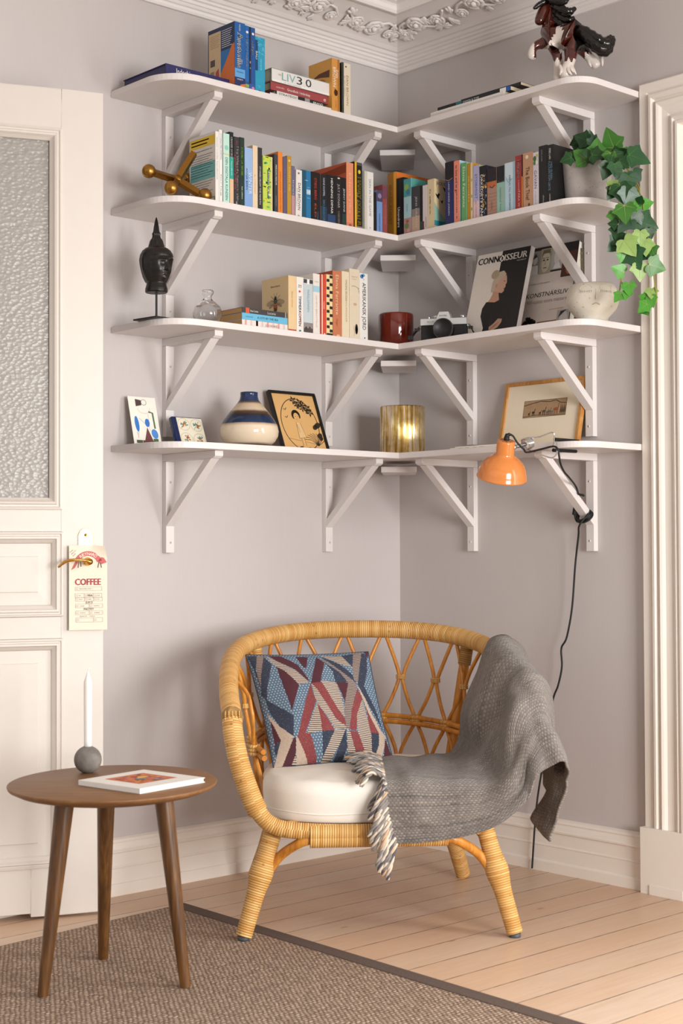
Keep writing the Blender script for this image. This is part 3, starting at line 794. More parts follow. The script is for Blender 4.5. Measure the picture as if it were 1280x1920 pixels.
# ---- film camera
def film_camera():
    a = px(793, 634, 'x', -0.235); b = px(876, 622, 'x', -0.235)
    pos = V((-0.222, -0.432, TOP[2]))
    root = thing('film_camera', 'old silver and black film camera with a strap, beside the magazine', 'camera', pos, radians(-90+34))
    # local: +y away from lens, x to the right as seen ; lens looks to -y
    sil, blk = mat('camera_silver', '#c9c8c4', 0.3, 0.55, var=0.03), 'camera_leatherette'
    k = mat('camera_leatherette', '#121110', 0.7, bump=0.5, bscale=700)
    mb = MB(); mb.box((-0.0725, -0.022, 0.0), (0.145, 0, 0), (0, 0.040, 0), (0, 0, 0.050), blk); mb.build('body', root, bevel=0.004)
    mb = MB(); mb.box((-0.0735, -0.023, 0.050), (0.147, 0, 0), (0, 0.042, 0), (0, 0, 0.020), 'camera_silver'); 
    f = Fr((0, -0.023, 0), (1, 0, 0), (0, 0, 1)); mb.text(f, 'SR-T 101', 0.0045, '#55524e', -0.052, 0.058, off=0.0006); tc_ = mb.build('top_cover', root, bevel=0.003)
    mb = MB(); f = Fr((0, -0.029, 0), (1, 0, 0), (0, 0, 1), (0, 1, 0))
    mb.prism(f, [(-0.028, 0.048), (0.028, 0.048), (0.023, 0.074), (0.017, 0.090), (-0.012, 0.090), (-0.020, 0.074)], 0.046, 'camera_silver')
    f2 = Fr((0, -0.029, 0), (1, 0, 0), (0, 0, 1)); mb.text(f2, 'minolta', 0.006, '#4a4743', 0, 0.0755, 'c', off=0.0006); mb.build('prism_housing', root, bevel=0.002)
    mb = MB(); mb.lathe([(0.0, 0.0), (0.031, 0.0), (0.031, 0.020), (0.0315, 0.022), (0.0315, 0.038), (0.029, 0.040), (0.0275, 0.036), (0.0, 0.036)], 'matte_black', (0.004, -0.022, 0.0335), 48, (0, -1, 0)); mb.build('lens', root)
    mb = MB(); mb.lathe([(0.0315, 0.030), (0.0325, 0.031), (0.0325, 0.034), (0.0315, 0.035)], 'satin_chrome', (0.004, -0.022, 0.0335), 48, (0, -1, 0)); mb.build('lens_ring', root)
    for x, r, h, n_ in ((-0.050, 0.0055, 0.010, 'shutter_button'), (-0.028, 0.010, 0.013, 'speed_dial'), (0.058, 0.009, 0.012, 'rewind_knob')):
        mb = MB(); mb.lathe([(0, 0), (r, 0), (r, h*0.8), (r*0.85, h), (0, h)], 'satin_chrome', (x, -0.002, 0.070), 20); mb.build(n_, root)
    for sx in (-1, 1):
        mb = MB(); mb.lathe([(0.004, -0.001), (0.006, 0), (0.004, 0.001), (0.004, -0.001)], 'satin_chrome', (sx*0.0775, -0.004, 0.047), 14, (0, 1, 0))
        P = [(sx*0.081, -0.004, 0.044), (sx*0.092, -0.012, 0.033), (sx*0.103, -0.022, 0.016), (sx*0.108, -0.03, 0.006)] if sx < 0 else [(0.081, -0.004, 0.044), (0.087, -0.008, 0.036), (0.093, -0.01, 0.024), (0.101, -0.006, 0.012), (0.106, 0.002, 0.008)]
        pts = spline(P, 5); rows = []
        for p in pts: rows.append([p+V((0, -0.006, 0.004)), p+V((0, 0.006, -0.004))])
        mb.grid(rows, 'matte_black'); 
        for (t, hh) in ((3, 0.009), (len(pts)-4, 0.010)):
            p = pts[t]; mb.box(p-V((0.007, 0.007, 0.004)), (0.014, 0, 0), (0, 0.012, 0), (0, 0, hh), 'gloss_black')
        s_ = mb.build('strap_end', root)
        so = s_.modifiers.new('thickness', 'SOLIDIFY'); so.thickness = 0.0015
film_camera()

# ---- magazine and art books leaning on the wall, level 3 right
def leaning(name, label, cat, c_bl, c_br, c_tl, thick, cover, pages=True, edge='paper_white', m_back='#e8e2d8'):
    """thin upright volume whose front cover has the given lower left, lower right and upper left corners"""
    x = (c_br-c_bl); W_ = x.length; x.normalize(); y0 = c_tl-c_bl; y0 = y0-x*y0.dot(x); H_ = y0.length; y = y0.normalized()
    fr = Fr(c_bl, x, y); root = thing(name, label, cat, c_bl)
    f = Fr((0, 0, 0), x, y)
    mb = MB()
    t = 0.0012
    mb.box(f.p(0, 0, -t), f.x*W_, f.y*H_, f.n*t, m_back); mb.box(f.p(0, 0, -thick), f.x*W_, f.y*H_, f.n*t, m_back)
    cover(mb, f, W_, H_); return root, f, W_, H_, mb, t
SKIN = '#b98d74'
def cover_mag(mb, f, W_, H_):
    mb.rect(f, 0, 0, W_, H_, '#dcd2c8'); 
    xm = 0.475*W_
    mb.rect(f, xm, 0, W_, H_, '#131111', 0.0005)
    P = lambda pts: [(a*W_, b*H_) for a, b in pts]
    # woman in a black dress, profile to the right, hair in a bun
    mb.poly(f, P([(0.475, 0), (0.34, 0.0), (0.36, 0.13), (0.27, 0.27), (0.275, 0.36), (0.33, 0.425), (0.475, 0.44)]), '#131111', 0.0006)
    mb.poly(f, P([(0.36, 0.425), (0.40, 0.46), (0.43, 0.515), (0.40, 0.56), (0.56, 0.56), (0.54, 0.51), (0.575, 0.43), (0.50, 0.41)]), SKIN, 0.0007)
    mb.poly(f, P([(0.42, 0.60), (0.45, 0.535), (0.50, 0.53), (0.545, 0.515), (0.60, 0.505), (0.635, 0.525), (0.635, 0.555), (0.655, 0.575), (0.645, 0.595), (0.665, 0.615), (0.655, 0.66), (0.64, 0.70), (0.58, 0.735), (0.48, 0.73)]), '#c39a83', 0.0008)
    mb.poly(f, P([(0.385, 0.535), (0.44, 0.535), (0.48, 0.60), (0.52, 0.66), (0.60, 0.70), (0.63, 0.72), (0.57, 0.765), (0.47, 0.755), (0.41, 0.71), (0.385, 0.64)]), '#b9a892', 0.0009)
    mb.ell(f, 0.415*W_, 0.735*H_, 0.075*W_, 0.05*H_, '#a8957c', 0.0010, rot=0.4)
    mb.ell(f, 0.475*W_, 0.60*H_, 0.018*W_, 0.024*H_, '#b48a72', 0.0011)
    mb.stroke(f, P([(0.60, 0.642), (0.635, 0.636)]), 0.0022, '#4a372d', 0.0011)
    mb.stroke(f, P([(0.615, 0.555), (0.635, 0.556)]), 0.0018, '#8d4c40', 0.0011)
    mb.poly(f, P([(0.47, 0.13), (0.55, 0.165), (0.62, 0.215), (0.70, 0.205), (0.695, 0.165), (0.64, 0.115), (0.56, 0.09), (0.48, 0.10)]), '#b48b74', 0.0008)
    for k in range(4): mb.stroke(f, P([(0.50+0.02*k, 0.105+0.012*k), (0.59+0.02*k, 0.135+0.014*k)]), 0.0012, '#8d6450', 0.0010)
    mb.text(f, 'CONN', 0.077*H_, '#141212', 0.035*W_, 0.88*H_, width=0.385*W_, off=0.0012, bold=0.0008)
    mb.ring(f, 0.475*W_, 0.912*H_, 0.052*W_, 0.038*H_, 0.018*W_, '#141212', 0.0012, 24, pi/2, 1.5*pi)
    mb.ring(f, 0.475*W_, 0.912*H_, 0.052*W_, 0.038*H_, 0.018*W_, '#efe8df', 0.0012, 24, -pi/2, pi/2)
    mb.text(f, 'ISSEUR', 0.077*H_, '#efe8df', 0.535*W_, 0.88*H_, width=0.425*W_, off=0.0012, bold=0.0008)
    mb.text(f, 'THE ART ISSUE  2019', 0.012*H_, '#efe8df', 0.78*W_, 0.85*H_, off=0.0012, width=0.17*W_)
    mb.text(f, 'THE STYLE ISSUE', 0.016*H_, '#efe8df', 0.60*W_, 0.02*H_, off=0.0012, width=0.26*W_)
def art_book():
    bl = px(866, 620, 'x', -0.160); br = px(965, 610, 'x', -0.160); z = TOP[2]+0.0005
    bl.z = br.z = z
    tl = px(881, 483, 'x', -0.080)
    r, f, W_, H_, mb, t = leaning('magazine', 'fashion magazine with a woman in profile, cover half white and half black', 'magazine', bl, br, tl, 0.018, cover_mag)
    mb.box(f.p(W_-0.0004, 0, -0.018), f.x*0.0012, f.y*H_, f.n*0.018, '#d9d0cb'); mb.build('cover', r)
    mb = MB(); mb.box(f.p(0.001, 0.001, -0.0165), f.x*(W_-0.0025), f.y*(H_-0.002), f.n*0.015, 'paper_white'); mb.build('pages', r)
    bl = px(973, 609, 'x', -0.088); br = px(1064, 597, 'x', -0.088); bl.z = br.z = z
    tl = px(990, 469, 'x', -0.027)
    def cv(mb, f, W_, H_):
        P = lambda pts: [(a*W_, b*H_) for a, b in pts]
        mb.rect(f, 0, 0, W_, H_, '#d3c8bf')
        mb.rect(f, 0, 0.70*H_, W_, H_, '#171415', 0.0005)
        # strip of portrait photographs along the top
        mb.rect(f, 0.0, 0.70*H_, 0.23*W_, 0.965*H_, '#8d8986', 0.0007); mb.ell(f, 0.12*W_, 0.86*H_, 0.05*W_, 0.05*H_, '#cfc8c4', 0.0009); mb.poly(f, P([(0.04, 0.70), (0.06, 0.80), (0.19, 0.80), (0.21, 0.70)]), '#dad4d0', 0.0008); mb.poly(f, P([(0.07, 0.87), (0.12, 0.94), (0.18, 0.87), (0.16, 0.90)]), '#2a2726', 0.001)
        mb.rect(f, 0.23*W_, 0.69*H_, 0.47*W_, 0.975*H_, '#a49d86', 0.0008); mb.ell(f, 0.35*W_, 0.82*H_, 0.085*W_, 0.115*H_, '#c2b8a4', 0.0010); mb.poly(f, P([(0.255, 0.88), (0.28, 0.96), (0.42, 0.965), (0.45, 0.88), (0.42, 0.92), (0.29, 0.92)]), '#6a5f4c', 0.0011)
        for x in (0.31, 0.385): mb.ell(f, x*W_, 0.845*H_, 0.022*W_, 0.009*H_, '#3a332a', 0.0012); mb.stroke(f, P([(x-0.03, 0.868), (x+0.03, 0.868)]), 0.0020, '#57503f', 0.0012)
        mb.stroke(f, P([(0.35, 0.84), (0.34, 0.80), (0.36, 0.795)]), 0.0016, '#6d614f', 0.0012); mb.stroke(f, P([(0.315, 0.755), (0.35, 0.76), (0.385, 0.755)]), 0.0026, '#5d4a3f', 0.0012)
        mb.rect(f, 0.47*W_, 0.72*H_, 0.70*W_, 0.965*H_, '#a9a7a6', 0.0007); mb.ell(f, 0.58*W_, 0.86*H_, 0.06*W_, 0.08*H_, '#c9c4c1', 0.0009); mb.poly(f, P([(0.52, 0.73), (0.56, 0.80), (0.63, 0.80), (0.68, 0.73)]), '#d5d0cd', 0.0008)
        mb.rect(f, 0.70*W_, 0.62*H_, 1.0*W_, 0.90*H_, '#4a2416', 0.0008); mb.ell(f, 0.86*W_, 0.74*H_, 0.08*W_, 0.10*H_, '#9c5b36', 0.0010)
        mb.text(f, 'EDWARD LUCIE-SMITH', 0.016*H_, '#6d645e', 0.03*W_, 0.58*H_, off=0.0010, width=0.46*W_)
        mb.text(f, 'KONSTNÄRSLIV', 0.052*H_, '#1c1817', 0.03*W_, 0.435*H_, off=0.0010, width=0.86*W_, slant=0.15)
        mb.text(f, '1900-talets stora mästare', 0.042*H_, '#9a857c', 0.03*W_, 0.365*H_, off=0.0010, width=0.86*W_)
        mb.text(f, 'MED FOTOGRAFIER', 0.012*H_, '#a08f86', 0.55*W_, 0.27*H_, off=0.0010, width=0.3*W_)
        rr = random.Random(5)
        mb.ell(f, 0.16*W_, 0.07*H_, 0.09*W_, 0.075*H_, '#a77a62', 0.0009)
        for k in range(15):
            a = radians(-5+190*k/14); mb.stroke(f, [(0.16*W_+0.05*W_*cos(a), 0.10*H_+0.05*H_*sin(a)), (0.16*W_+0.15*W_*cos(a+rr.uniform(-.2, .2)), 0.11*H_+0.12*H_*sin(a)*rr.uniform(.7, 1.1))], 0.011, '#181312', 0.0010)
        for x in (0.125, 0.195): mb.ell(f, x*W_, 0.075*H_, 0.018*W_, 0.008*H_, '#241812', 0.0011)
        mb.rect(f, 0.33*W_, 0.0, 0.73*W_, 0.155*H_, '#8a5334', 0.0007)
        for k in range(12): mb.stroke(f, P([(0.35+0.03*k, 0.02+0.01*(k % 3)), (0.36+0.03*k, 0.13-0.012*((k*5) % 4))]), 0.003, ('#5b2f1a', '#b3805a')[k % 2], 0.0009)
        mb.rect(f, 0.73*W_, 0.0, 0.985*W_, 0.255*H_, '#a5a19e', 0.0008); mb.ell(f, 0.87*W_, 0.12*H_, 0.09*W_, 0.12*H_, '#c3beba', 0.0009)
        for x in (0.83, 0.91): mb.ell(f, x*W_, 0.125*H_, 0.026*W_, 0.014*H_, '#2c2827', 0.0011)
        mb.poly(f, P([(0.76, 0.17), (0.80, 0.24), (0.92, 0.25), (0.86, 0.22)]), '#211e1d', 0.0011)
        mb.rect(f, 0.985*W_, 0, W_, H_, '#171415', 0.0010)
    r, f, W_, H_, mb, t = leaning('art_book', 'pale art book with portrait photographs on its cover, beside the fashion magazine', 'book', bl, br, tl, 0.020, cv)
    mb.box(f.p(-0.0008, 0, -0.020), f.x*0.0012, f.y*H_, f.n*0.020, '#c8bdb6'); mb.build('cover', r)
    mb = MB(); mb.box(f.p(0.001, 0.002, -0.0185), f.x*(W_-0.003), f.y*(H_-0.004), f.n*0.017, 'paper_white'); mb.build('pages', r)
art_book()

# ---- stoneware face planter
def planter():
    q = V((-0.185, -0.992, TOP[2]))
    root = thing('face_planter', 'round pale stoneware planter with a sleeping face, right end of the shelf', 'planter', q, atan2(CAM.y-q.y, CAM.x-q.x)+radians(8))
    R_ = 0.0825
    prof = [(0.0, 0.0), (0.045, 0.0), (0.047, 0.006), (0.050, 0.014), (0.062, 0.026), (0.074, 0.040), (0.0815, 0.058), (0.0825, 0.072), (0.0795, 0.090), (0.0725, 0.106), (0.0675, 0.114), (0.0655, 0.116), (0.063, 0.114), (0.068, 0.100), (0.074, 0.080), (0.070, 0.045), (0.04, 0.025), (0.0, 0.022)]
    prof = [(r*0.925, z*0.94) for r, z in prof]
    mb = MB(); mb.lathe(prof, 'speckled_stoneware', (0, 0, 0), 64); mb.build('bowl', root, weld=True)
    def S(a, z):
        for (r0, z0), (r1, z1) in zip(prof[:12], prof[1:12]):
            if z0 <= z <= z1 and z1 > z0: r = r0+(r1-r0)*(z-z0)/(z1-z0)
        return V((cos(a)*r, sin(a)*r, z))
    mb = MB()
    for s in (-1, 1):
        c = s*0.42
        mb.tube([S(c+0.26*cos(t), 0.0885+0.0115*sin(t)) for t in [pi*k/12 for k in range(13)]], 0.0012, 'speckled_stoneware', 6)
        mb.tube([S(c+0.25*cos(t), 0.0885-0.006*sin(t)) for t in [pi*k/12 for k in range(13)]], 0.0012, 'speckled_stoneware', 6)
        for k in range(8):
            x = c-0.22+0.44*k/7; mb.tube([S(x, 0.0835), S(x+0.02*(k-3.5)/3.5, 0.0765)], 0.0008, '#8d8068', 5)
    nose = [S(0.0, 0.086), S(0.0, 0.072)+V((0.000, 0, 0)), S(0.0, 0.062)+V((0.003, 0, 0)), S(0.0, 0.057)]
    mb.tube(spline(nose, 5), [0.002]*6+[0.0032]*8+[0.0045, 0.003], 'speckled_stoneware', 10)
    mb.tube([S(x, 0.044+0.002*cos(x*18)) for x in [-0.16+0.32*k/10 for k in range(11)]], 0.0018, '#b3a184', 6)
    mb.build('face_relief', root)
planter()

# ---- level 4 left: card, tile, vase, framed print
def flat_leaning(name, label, cat, bl, br, tl, thick, m_body, art, bev=0.0):
    x = br-bl; W_ = x.length; x.normalize(); y0 = tl-bl; y0 = y0-x*y0.dot(x); H_ = y0.length; y = y0.normalized()
    f = Fr((0, 0, 0), x, y); root = thing(name, label, cat, bl)
    return root, f, W_, H_
zt = TOP[3]
bl = px(252.5, 829, 'y', -0.060); br = px(304, 823, 'y', -0.060); bl.z = br.z = zt+0.0003; tl = px(241, 742.6, 'y', -0.022)
root, f, W_, H_ = flat_leaning('postcard', 'white postcard with blue, maroon and green abstract shapes, left end of shelf', 'postcard', bl, br, tl, 0.0008, 'paper_white', None)
mb = MB(); mb.box(f.p(0, 0, -0.0010), f.x*W_, f.y*H_, f.n*0.001, 'paper_white')
P = lambda pts: [(a*W_, b*H_) for a, b in pts]
# plain abstract composition of shapes in the card's colours
mb.poly(f, P([(0.25, 0.80), (0.25, 0.95), (0.46, 0.93), (0.46, 0.83)]), '#4b3534'); mb.ring(f, 0.55*W_, 0.89*H_, 0.10*W_, 0.06*H_, 0.0012, '#2d2a2c'); 
mb.ell(f, 0.20*W_, 0.44*H_, 0.075*W_, 0.16*H_, '#2f74c0', rot=0.05); mb.ell(f, 0.58*W_, 0.47*H_, 0.085*W_, 0.085*H_, '#2f6fbe')
mb.poly(f, P([(0.40, 0.09), (0.55, 0.38), (0.72, 0.09)]), '#6a3a3c'); mb.ell(f, 0.80*W_, 0.25*H_, 0.115*W_, 0.10*H_, '#4a86cc', rot=0.3)
mb.stroke(f, P([(0.68, 0.70), (0.82, 0.68), (0.84, 0.36)]), 0.0058, '#4f6b45'); mb.rect(f, 0.10*W_, 0.05*H_, 0.32*W_, 0.11*H_, '#3f5238'); mb.rect(f, 0.33*W_, 0.045*H_, 0.74*W_, 0.11*H_, '#6a3a3c'); mb.rect(f, 0.72*W_, 0.045*H_, 0.90*W_, 0.15*H_, '#46693f'); mb.rect(f, 0.79*W_, 0.045*H_, 0.90*W_, 0.09*H_, '#e5dfae', 0.0006)
mb.ring(f, 0.52*W_, 0.75*H_, 0.22*W_, 0.09*H_, 0.0010, '#b9a78e', a0=pi*0.9, a1=2.1*pi); mb.stroke(f, P([(0.3, 0.56), (0.52, 0.44)]), 0.0008, '#55504c'); mb.stroke(f, P([(0.16, 0.28), (0.19, 0.14), (0.22, 0.28)]), 0.0012, '#45403e'); mb.stroke(f, P([(0.65, 0.66), (0.64, 0.30)]), 0.0009, '#b7a274')
mb.build('card', root)

bl = px(334, 829, 'y', -0.115); br = px(391, 828, 'y', -0.115); bl.z = br.z = zt+0.0003; tl = px(330, 780.5, 'y', -0.080)
root, f, W_, H_ = flat_leaning('glazed_tile', 'small square tile painted with four flower roundels, blue glazed edge', 'tile', bl, br, tl, 0.012, '', None)
mb = MB(); bg_ = mat('cobalt_glaze', '#1c2850', 0.18, var=0.2); mb.box(f.p(0, 0, -0.016), f.x*W_, f.y*H_, f.n*0.016, 'cobalt_glaze'); mb.build('tile_body', root, bevel=0.003)
mb = MB(); mb.rect(f, 0.14*W_, 0.02*H_, 0.975*W_, 0.965*H_, mat('ivory_glaze', '#e4dcc6', 0.2, var=0.05))
rr = random.Random(11)
for cx, cy in ((0.345, 0.74), (0.765, 0.73), (0.345, 0.25), (0.765, 0.24)):
    mb.ring(f, cx*W_, cy*H_, 0.195*W_, 0.205*H_, 0.0008, '#8a8474', 0.0006)
    mb.stroke(f, [(cx*W_-0.012, cy*H_-0.014), (cx*W_, cy*H_), (cx*W_+0.010, cy*H_+0.013)], 0.0011, '#4d6b57', 0.0007)
    for k in range(9):
        a = rr.uniform(0, 6.28); r = rr.uniform(0.003, 0.013); mb.ell(f, cx*W_+r*cos(a), cy*H_+r*sin(a), 0.0036, 0.0020, ('#5b8f8c', '#6a9a62', '#4d8795')[k % 3], 0.0008, 10, a)
    for k in range(5):
        a = rr.uniform(0, 6.28); r = rr.uniform(0.002, 0.011); mb.ell(f, cx*W_+r*cos(a), cy*H_+r*sin(a), 0.0030, 0.0026, ('#c9642c', '#d07a34', '#b5502a')[k % 3], 0.0010, 10)
mb.build('painted_face', root)

vb = px(467, 836, 'y', -0.20)
m = mat('vase_blue', '#1d3152', 0.12, var=0.35, scale=25); m = mat('vase_cream', '#d9c7ae', 0.12, var=0.06, scale=12); mat('vase_brown', '#4a382c', 0.2, var=0.3, scale=30)
def m_vase():
    k = NT('banded_vase_glaze'); tc = k.n('TexCoord').outputs['Object']; sx = k.n('SeparateXYZ'); k.l(tc, sx.inputs[0])
    n = k.noise(tc, 40, 3)
    h = k.math('DIVIDE', k.math('ADD', sx.outputs['Z'], k.math('MULTIPLY', k.math('SUBTRACT', n, 0.5), 0.003)), 0.165)
    k.color(k.ramp(h, [(0.0, '#3f3129'), (0.035, '#6a5646'), (0.075, '#d6c4ab'), (0.36, '#dccbb2'), (0.405, '#b79c80'), (0.425, '#1c3152'), (0.545, '#182b49'), (0.575, '#33251f'), (0.635, '#5b4638'), (0.675, '#cfbba0'), (0.775, '#c7b092'), (0.815, '#5a4636'), (0.845, '#26365a'), (1.0, '#1d2e50')]))
    k.b.inputs['Roughness'].default_value = 0.1
m_vase()
mb = MB()
vp = [(0.0, 0.0), (0.052, 0.0), (0.063, 0.004), (0.078, 0.016), (0.087, 0.032), (0.089, 0.048), (0.085, 0.066), (0.075, 0.084), (0.060, 0.104), (0.046, 0.121), (0.035, 0.134), (0.029, 0.143), (0.0265, 0.152), (0.0262, 0.160), (0.0268, 0.165), (0.0245, 0.166), (0.023, 0.162), (0.023, 0.150), (0.02, 0.14)]
mb.lathe(vp, 'banded_vase_glaze', (0, 0, 0), 64); o = mb.build('bulb_vase', weld=True); o.location = (vb.x, -0.20, zt)
tag(o, 'round cream ceramic vase with navy band and navy neck', 'vase')

bl = px(533.5, 843, 'y', -0.115); br = px(620.5, 846, 'y', -0.115); bl.z = br.z = zt+0.0003; tl = px(511, 731, 'y', -0.035)
root, f, W_, H_ = flat_leaning('framed_print', 'thin black framed drawing of a curly haired figure in an oval, ochre paper', 'picture', bl, br, tl, 0.01, '', None)
def frame_parts(root, f, W_, H_, fw, dep, m_frame, m_back):
    mb = MB()
    for (x0, y0, x1, y1) in ((0, 0, W_, fw), (0, H_-fw, W_, H_), (0, fw, fw, H_-fw), (W_-fw, fw, W_, H_-fw)):
        mb.box(f.p(x0, y0, -dep), f.x*(x1-x0), f.y*(y1-y0), f.n*dep, m_frame)
    mb.build('frame', root, bevel=0.0008)
frame_parts(root, f, W_, H_, 0.0085, 0.014, 'matte_black', None)
mb = MB(); g = f.at(0, 0, -0.006); mb.box(f.p(0.006, 0.006, -0.010), f.x*(W_-0.012), f.y*(H_-0.012), f.n*0.004, mat('ochre_paper', '#dcae70', 0.7, var=0.04))
ink = '#33291d'; P = lambda pts: [(a*W_, b*H_) for a, b in pts]
cx, cy = 0.52, 0.47
mb.ring(g, cx*W_, cy*H_, 0.395*W_, 0.43*H_, 0.0026, ink, 0.0006, 48)
for (x, y, s) in ((0.50, 0.865, 1.2), (0.55, 0.80, 1.0), (0.62, 0.83, 1.3), (0.68, 0.80, 1.1), (0.66, 0.74, 1.0), (0.76, 0.75, 1.3), (0.80, 0.68, 1.2), (0.74, 0.70, 0.8), (0.57, 0.76, 0.7)):
    for k in range(5):
        a = 2*pi*k/5+x*9; mb.poly(g, [(x*W_, y*H_), (x*W_+0.008*s*cos(a-0.4), y*H_+0.008*s*sin(a-0.4)), (x*W_+0.014*s*cos(a), y*H_+0.014*s*sin(a)), (x*W_+0.008*s*cos(a+0.4), y*H_+0.008*s*sin(a+0.4))], ink, 0.0007)
for (x, y, s) in ((0.92, 0.47, 1.6), (0.86, 0.44, 1.4), (0.91, 0.30, 1.4), (0.93, 0.25, 1.0)): mb.ell(g, x*W_*0.97, y*H_, 0.009*s, 0.006*s, ink, 0.0007, 10, 0.6)
# head with curls, small body in a plain smock drawn in line
for k in range(17):
    a = radians(-20+230*k/16); mb.ell(g, 0.475*W_+0.013*cos(a), 0.615*H_+0.015*sin(a), 0.0055, 0.0045, ink, 0.0007, 10, a)
mb.ell(g, 0.475*W_, 0.595*H_, 0.0115, 0.0135, '#dcae70', 0.0009)
for x in (0.455, 0.505): mb.ell(g, x*W_, 0.597*H_, 0.0016, 0.0011, ink, 0.0011, 8)
mb.stroke(g, P([(0.465, 0.555), (0.49, 0.556)]), 0.0012, '#8d4b32', 0.0011)
mb.poly(g, P([(0.44, 0.50), (0.52, 0.50), (0.585, 0.26), (0.43, 0.24)]), '#e2bd86', 0.0006)
for a, b in (((0.44, 0.50), (0.43, 0.24)), ((0.52, 0.50), (0.585, 0.26)), ((0.43, 0.24), (0.585, 0.26)), ((0.45, 0.47), (0.475, 0.34)), ((0.47, 0.24), (0.475, 0.12)), ((0.53, 0.25), (0.54, 0.12)), ((0.20, 0.235), (0.45, 0.20)), ((0.55, 0.19), (0.78, 0.15))): mb.stroke(g, P([a, b]), 0.0011, '#7a5c38', 0.0008)
for k in range(9):
    a = radians(30+110*k/8); mb.stroke(g, [(0.80*W_, 0.13*H_), (0.80*W_+0.03*cos(a), 0.13*H_+0.032*sin(a)), (0.80*W_+0.055*cos(a+0.3), 0.13*H_+0.045*sin(a+0.2))], 0.0018, ink, 0.0007)
for (x, y) in ((0.42, 0.10), (0.50, 0.075), (0.58, 0.085), (0.46, 0.05), (0.55, 0.045)): mb.ell(g, x*W_, y*H_, 0.010, 0.0026, ink, 0.0007, 10, 0.2)
for (x, y) in ((0.275, 0.70), (0.265, 0.57)): mb.stroke(g, P([(x-0.035, y+0.02), (x, y), (x+0.03, y+0.035)]), 0.0022, ink, 0.0007)
mb.build('drawing', root)

# ---- gilt glass vase in the corner
def m_gilt():
    k = NT('gilded_mercury_glass'); tc = k.n('TexCoord').outputs['Object']
    n = k.noise(k.mapping(tc, (30, 30, 1.6)), 2.4, 4, 0.6); n2 = k.noise(tc, 60, 3)
    k.color(k.ramp(k.math('ADD', k.math('MULTIPLY', n, 0.85), k.math('MULTIPLY', n2, 0.15)), [(0.36, '#a38242'), (0.46, '#dcbc74'), (0.54, '#fbf2da'), (0.64, '#e6c888')]))
    k.b.inputs['Metallic'].default_value = 1.0; k.l(k.ramp(n, [(0.4, 0.34), (0.6, 0.20)]), k.b.inputs['Roughness']); k.b.inputs['Anisotropic'].default_value = 0.85
    k.bump(n, 0.55, 0.006)
m_gilt()
mb = MB(); R_ = 0.0735
mb.lathe([(0, 0), (R_-0.003, 0), (R_, 0.004), (R_, 0.154), (R_-0.002, 0.157), (R_-0.004, 0.154), (R_-0.004, 0.01), (0, 0.008)], 'gilded_mercury_glass', (0, 0, 0), 72)
o = mb.build('gilt_vase', weld=True); o.location = (-0.212, -0.230, zt); tag(o, 'shiny gold mirrored glass cylinder vase in the shelf corner', 'vase')

# ---- thin white booklet lying on the right board
mb = MB(); mb.bx(-0.288, -0.13, -0.80, -0.515, 0, 0.0032, 'paper_white'); mb.bx(-0.287, -0.13, -0.80, -0.535, 0.0034, 0.0064, 'paper_white')
f = Fr((-0.2881, -0.6, 0), (0, -1, 0), (0, 0, 1)); 
for k in range(4): mb.rect(f, -0.05+0.03*k, 0.0008, -0.034+0.03*k, 0.0018, '#b5aaa2')
o = mb.build('booklet'); o.location = (0, 0, zt+0.0002); tag(o, 'thin white booklet lying flat on the lowest shelf beside the gold vase', 'booklet')

# ---- etching in an oak frame
bl = px(931.5, 836, 'x', -0.060); br = px(1080, 830, 'x', -0.060); bl.z = br.z = zt+0.0003; tl = px(944, 720, 'x', -0.014)
tr = px(1095.6, 704, 'x', -0.014)
root, f, W_, H_ = flat_leaning('framed_etching', 'small etching of animals in a wide mount, light oak frame behind the lamp', 'picture', bl, br, tl, 0.01, '', None)
frame_parts(root, f, W_, H_, 0.0115, 0.016, 'oak_frame', None)
mb = MB(); g = f.at(0, 0, -0.006); mb.box(f.p(0.008, 0.008, -0.010), f.x*(W_-0.016), f.y*(H_-0.016), f.n*0.004, mat('mount_board', '#ecdec4', 0.7, var=0.02)); mb.build('mount', root)
mb = MB(); x0, x1, y0, y1 = 0.265*W_, 0.80*W_, 0.475*H_, 0.715*H_
mb.rect(g, x0, y0, x1, y1, mat('etching_paper', '#a98a68', 0.7, var=0.15, scale=60), 0.0005); w_, h_ = x1-x0, y1-y0; Q = lambda pts: [(x0+a*w_, y0+b*h_) for a, b in pts]
dk = '#3e2b20'
mb.stroke(g, Q([(0.0, 0.72), (0.18, 0.83), (0.40, 0.93), (0.60, 0.86), (0.75, 0.93), (0.86, 0.76), (1.0, 0.72)]), 0.0022, dk, 0.0008)
mb.stroke(g, Q([(0, 0.06), (0.3, 0.12), (0.7, 0.06), (1, 0.05)]), 0.0016, dk, 0.0008)
for pts in ([(0, 0), (1, 0)], [(1, 0), (1, 1)], [(0, 0), (0, 1)], [(0, 1), (1, 1)]): mb.stroke(g, Q(pts), 0.0010, dk, 0.0008)
for x, s, c in ((0.14, 0.8, dk), (0.24, 1.2, dk), (0.40, 0.9, dk), (0.49, 1.4, '#5e4938'), (0.57, 1.0, '#6d6259'), (0.62, 1.2, '#6d6259'), (0.68, 1.0, '#77706a'), (0.77, 1.9, '#9c5a36')):
    b = 0.10
    mb.ell(g, x0+x*w_, y0+(b+0.16*s)*h_, 0.0050*s, 0.0028*s, c, 0.0009, 10); 
    mb.stroke(g, Q([(x+0.020*s, b+0.17*s), (x+0.032*s, b+0.34*s)]), 0.0018*s, c, 0.0009)
    for q in (-0.02, -0.01, 0.01, 0.02): mb.stroke(g, Q([(x+q*s, b), (x+q*s, b+0.15*s)]), 0.0010*s, c, 0.0009)
